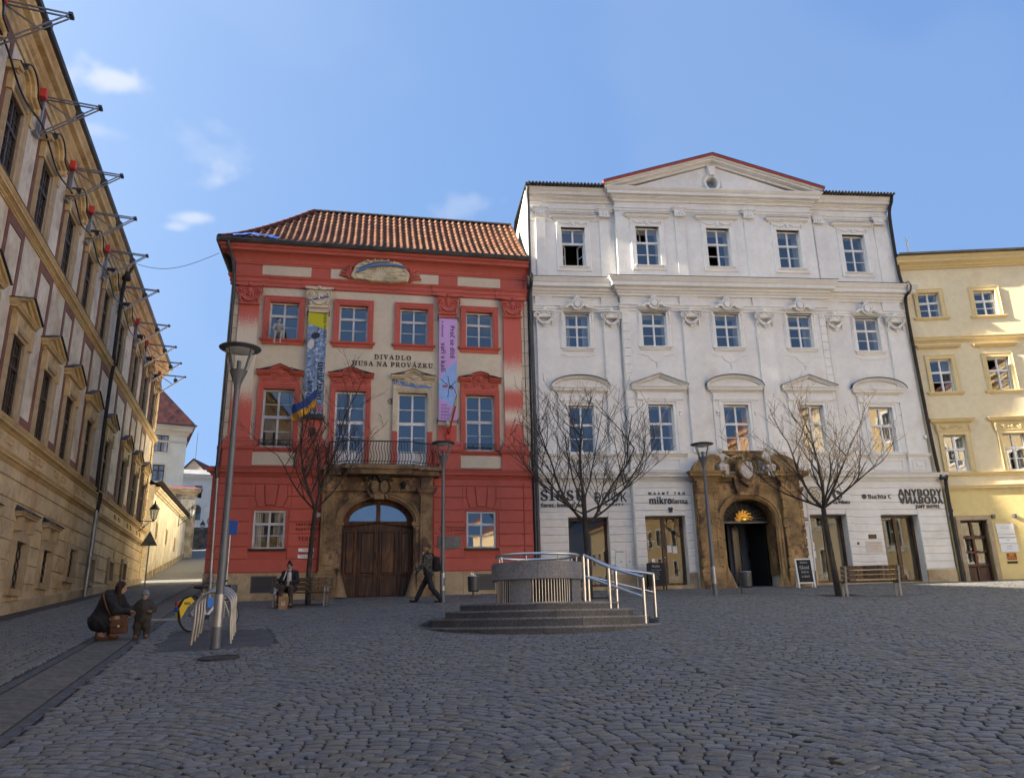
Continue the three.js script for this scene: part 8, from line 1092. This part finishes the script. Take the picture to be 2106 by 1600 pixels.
// --- man walking to the left with a rucksack
{
  const p = [-2.75, G(-2.75, -25.2), -25.2], navy = bumped([0.018, 0.02, 0.028], T.cloth, 0.004);
  person('man in a camouflage jacket and tan cap walking past the theatre', p, -Math.PI / 2 - 0.1, {
    pelvis: [0, 0.9, 0], chest: [0, 1.27, 0.03], neck: [0, 1.45, 0.06], head: [0, 1.585, 0.11], look: [0, -0.12, 1],
    shL: [0.18, 1.4, 0.03], elL: [0.24, 1.13, 0.1], wrL: [0.2, 0.98, 0.33], shR: [-0.18, 1.4, 0.05], elR: [-0.23, 1.18, 0.24], wrR: [-0.18, 1.0, 0.42], thL: [-1, 0, 0.2], thR: [1, 0, 0.2],
    hipL: [0.09, 0.88, 0], knL: [0.1, 0.48, -0.10], anL: [0.1, 0.1, -0.40], toeL: [0.11, 0.045, -0.25], hipR: [-0.09, 0.88, 0], knR: [-0.1, 0.49, 0.22], anR: [-0.1, 0.1, 0.42], toeR: [-0.11, 0.07, 0.59],
  }, { skin, coat: { name: 'jacket', m: new THREE.MeshStandardMaterial({ map: camo, roughness: 0.9 }), t: 0.035, more: [C_([0, 0.9, 0], [0, 1.2, 0.02], 0.155, 0.16), E_([0, 1.46, 0.03], [0.09, 0.06, 0.09])], cut: q => 0.84 - q[1] }, trousers: { m: navy, t: 0.026 }, shoes: mat([0.018, 0.018, 0.02]),
    extra: (k, h) => { mesh('cap', grown([E_(h.at(0, 0.05, -0.012), [0.09, 0.078, 0.1]), E_(h.at(0, 0.03, 0.08), [0.06, 0.014, 0.05])], 0.01, 0.02), bumped([0.34, 0.19, 0.075], T.cloth, 0.003), k); mesh('hair', grown([E_(h.at(0, -0.01, -0.04), [0.08, 0.07, 0.07])], 0.012), mat([0.06, 0.045, 0.035]), k); mesh('face_mask', grown([E_(h.at(0, -0.055, 0.065), [0.055, 0.042, 0.045])], 0.008), mat([0.5, 0.5, 0.5]), k); } });
  const q = V(0, 0, -0.2).applyAxisAngle(V(0, 1, 0), -Math.PI / 2 - 0.1), r = thing('rucksack', 'black rucksack on the back of the walking man', 'rucksack', [p[0] + q.x, p[1] + 0.95, p[2] + q.z], -Math.PI / 2 - 0.1), bm = bumped([0.012, 0.012, 0.013], T.cloth, 0.004); mesh('pack', rbx(-0.16, 0.16, 0, 0.46, -0.14, 0.04, 0.07, 4), bm, r); mesh('front_pocket', rbx(-0.12, 0.12, 0.03, 0.24, -0.2, -0.12, 0.03, 3), bm, r); for (const d of [-1, 1]) mesh('strap', tube([[d * 0.12, 0.42, 0.03], [d * 0.13, 0.56, 0.12], [d * 0.13, 0.5, 0.33], [d * 0.15, 0.25, 0.32], [d * 0.16, 0.1, 0.12]], 0.018, 5, 20), bm, r); mesh('buckle', rbx(-0.14, -0.1, 0.34, 0.4, -0.15, -0.13, 0.005), M.paper, r);
}
// --- woman sitting on the bench with a phone
{
  const p = [-6.85, G(-6.85, -24.15), -24.15], coatM = bumped([0.014, 0.016, 0.024], T.cloth, 0.004), tr = bumped([0.075, 0.05, 0.035], T.cloth, 0.003);
  person('woman in a dark coat sitting on the bench looking at her phone', p, 0.05, {
    pelvis: [0, 0.57, -0.1], chest: [0, 0.92, -0.08], neck: [0, 1.08, -0.02], head: [0, 1.2, 0.06], look: [0, -0.75, 0.8], headUp: [0, 0.9, 0.5],
    shL: [0.17, 1.02, -0.06], elL: [0.25, 0.78, 0.02], wrL: [0.07, 0.72, 0.22], shR: [-0.17, 1.02, -0.06], elR: [-0.26, 0.78, 0.02], wrR: [-0.06, 0.73, 0.22], thL: [0, 1, 0], thR: [0, 1, 0],
    hipL: [0.09, 0.55, -0.06], knL: [0.13, 0.57, 0.36], anL: [0.15, 0.1, 0.34], toeL: [0.16, 0.045, 0.5], hipR: [-0.09, 0.55, -0.06], knR: [-0.14, 0.57, 0.36], anR: [-0.18, 0.1, 0.32], toeR: [-0.2, 0.045, 0.47],
  }, { skin, coat: { m: coatM, t: 0.03, more: [C_([0.16, 0.56, 0.0], [0.2, 0.52, 0.24], 0.1, 0.06), C_([-0.16, 0.56, 0.0], [-0.2, 0.52, 0.2], 0.1, 0.06), E_([0, 1.05, -0.1], [0.16, 0.07, 0.09])], cut: q => Math.max(0.44 - q[1], q[2] > 0.0 && Math.abs(q[0]) < 0.055 ? 0.02 : -1) }, trousers: { m: tr, t: 0.024 }, shoes: mat([0.014, 0.014, 0.015]),
    extra: (k, h) => { mesh('shirt', grown([C_([0, 0.66, 0.045], [0, 0.98, 0.05], 0.075, 0.07)], 0.012, 0.03, 0.01), bumped([0.62, 0.62, 0.62], T.cloth, 0.003), k); mesh('hair', grown([E_(h.at(0, 0.03, -0.03), [0.086, 0.092, 0.092]), E_(h.at(0, 0.14, -0.05), [0.05, 0.05, 0.05])], 0.011, 0.02, 0.008), bumped([0.035, 0.02, 0.013], T.wood, 0.003), k); mesh('face_mask', grown([E_(h.at(0, -0.055, 0.06), [0.054, 0.042, 0.045])], 0.008), mat([0.28, 0.42, 0.6]), k); mesh('bag_strap', tube([[-0.1, 1.08, 0.02], [-0.13, 0.9, 0.1], [-0.2, 0.7, 0.14]], 0.02, 5, 14), M.curtain, k); } });
  const f = thing('phone', 'dark phone held by the seated woman', 'phone', [p[0], p[1] + 0.73, p[2] + 0.31], 0); mesh('case', rbx(-0.035, 0.035, -0.005, 0.008, -0.075, 0.075, 0.004), M.black, f); f.rotation.x = 0.5;
  const b = thing('paper_bag', 'brown paper bag standing between the seated woman\'s feet', 'bag', [p[0] + 0.0, G(p[0], p[2] + 0.48), p[2] + 0.48], 0.08), kp = bumped([0.42, 0.26, 0.12], T.old, 0.002); mesh('bag_body', [bx(-0.13, 0.13, 0, 0.36, -0.075, -0.072), bx(-0.13, 0.13, 0, 0.36, 0.072, 0.075), bx(-0.13, -0.127, 0, 0.36, -0.072, 0.072), bx(0.127, 0.13, 0, 0.36, -0.072, 0.072), bx(-0.127, 0.127, 0, 0.004, -0.072, 0.072)], kp, b); for (const z of [-0.07, 0.07]) mesh('handle', tube([[-0.05, 0.35, z], [-0.04, 0.45, z], [0.04, 0.45, z], [0.05, 0.35, z]], 0.007, 5, 14), kp, b); mesh('label', bx(-0.06, 0.06, 0.1, 0.22, 0.0755, 0.077), M.curtain, b);
  const j = thing('folded_scarf', 'pale scarf lying on the bench beside the seated woman', 'scarf', [p[0] - 0.36, p[1] + 0.46, p[2] + 0.08], 0.3); mesh('cloth', grown([C_([0, 0.04, -0.1], [-0.03, 0.06, 0.1], 0.06, 0.05), C_([0, 0.05, 0.1], [-0.05, -0.06, 0.17], 0.05, 0.04)], 0.012, 0.03, 0.02), bumped([0.55, 0.55, 0.56], T.cloth, 0.004), j);
}
// --- painted figure of a girl sitting on the window sill, and stone cherubs on the portal
function figure(name, label, category, pos, turn, m, J, s, hairM) { const k = thing(name, label, category, pos, turn), h = headGeo(J.head, J.look, [0, 1, 0], s * 1.05); const L = [C_(J.pelvis, J.chest, 0.11 * s, 0.12 * s), C_(J.chest, J.neck, 0.1 * s, 0.045 * s), C_(J.neck, vadd(J.head, [0, -0.05 * s, 0]), 0.045 * s), C_(J.shL, J.shR, 0.05 * s)]; for (const d of ['L', 'R']) L.push(C_(J['sh' + d], J['el' + d], 0.05 * s, 0.038 * s), C_(J['el' + d], J['wr' + d], 0.037 * s, 0.026 * s), C_(J['wr' + d], vadd(J['wr' + d], vn(vsub(J['wr' + d], J['el' + d])), 0.09 * s), 0.028 * s, 0.02 * s), C_(J['hip' + d], J['kn' + d], 0.075 * s, 0.055 * s), C_(J['kn' + d], J['an' + d], 0.052 * s, 0.034 * s), C_(J['an' + d], J['toe' + d], 0.036 * s, 0.03 * s)); mesh('body', [grown(L.concat(J.more || []), 0.013, 0.035 * s), h.g], m, k); mesh('hair', grown([E_(h.at(0, 0.04, -0.02), [0.088 * s, 0.09 * s, 0.1 * s]), ...(J.bun || []).map(b => E_(h.at(...b), [0.045 * s, 0.045 * s, 0.045 * s]))], 0.011, 0.02, 0.008), hairM || m, k); return k; }
{ const pq = redAt(-9.83, 12.07, 0.28); const k = figure('sculpted_girl', 'grey sculpted girl sitting on the window sill beside the yellow banner', 'sculpture', [pq.x, pq.y, pq.z], RT + 0.1, bumped([0.46, 0.45, 0.43], T.old, 0.004), { pelvis: [0, 0.11, -0.04], chest: [0, 0.4, -0.02], neck: [0, 0.53, 0], head: [0, 0.65, 0.02], look: [0.5, -0.1, 1], shL: [0.14, 0.48, -0.01], elL: [0.2, 0.28, 0.03], wrL: [0.09, 0.16, 0.17], shR: [-0.14, 0.48, -0.01], elR: [-0.2, 0.28, 0.03], wrR: [-0.09, 0.16, 0.17], hipL: [0.07, 0.09, 0], knL: [0.11, 0.08, 0.3], anL: [0.09, -0.32, 0.33], toeL: [0.1, -0.38, 0.42], hipR: [-0.07, 0.09, 0], knR: [-0.11, 0.08, 0.3], anR: [-0.12, -0.32, 0.32], toeR: [-0.13, -0.38, 0.41], bun: [[-0.07, 0.02, -0.08]] }, 0.9, mat([0.035, 0.035, 0.04])); mesh('swim_suit', grown([C_([0, 0.12, -0.02], [0, 0.36, 0.0], 0.115, 0.12)], 0.012), bumped([0.3, 0.3, 0.3], T.cloth, 0.002), k); }
{ const whiteAt = (u, v, w) => V(u, v, w).applyAxisAngle(V(0, 1, 0), 5.5 * D2R).add(V(...CORNER)), stone = bumped([0.68, 0.62, 0.54], T.old, 0.006);
  for (const d of [-1, 1]) { const p = whiteAt(8.38 + d * 0.95, 7.0, 0.6); const kf = figure('stone_cherub', d < 0 ? 'pale stone cherub on the left of the portal medallion' : 'pale stone cherub on the right of the portal medallion', 'sculpture', [p.x, p.y, p.z], 5.5 * D2R, stone, { pelvis: [0, 0.2, 0], chest: [-d * 0.02, 0.45, 0], neck: [-d * 0.02, 0.56, 0.02], head: [d * 0.02, 0.67, 0.04], look: [d * 0.6, 0, 1], shL: [0.11, 0.52, 0], elL: [0.24, 0.42, 0.06], wrL: [0.34, 0.36, 0.1], shR: [-0.11, 0.52, 0], elR: [-0.22, 0.4, 0.06], wrR: [-0.3, 0.3, 0.1], hipL: [0.07, 0.18, 0.02], knL: [0.13, 0.08, 0.2], anL: [0.1, -0.18, 0.22], toeL: [0.11, -0.24, 0.3], hipR: [-0.07, 0.18, 0.02], knR: [-0.11, 0.06, 0.2], anR: [-0.1, -0.2, 0.22], toeR: [-0.1, -0.26, 0.3], more: [E_([0, 0.1, 0.12], [0.17, 0.14, 0.12]), C_([0.02, 0.05, 0.2], [0.05, -0.25, 0.22], 0.09, 0.05), C_([-d * 0.15, 0.2, 0.02], [-d * 0.2, 0.0, 0.04], 0.08, 0.06)] }, 0.95); kf.scale.setScalar(1.12); } }
scene.traverse(o => { if (o.isMesh) { o.castShadow = true; o.receiveShadow = true; } });
renderer.render(scene, camera);
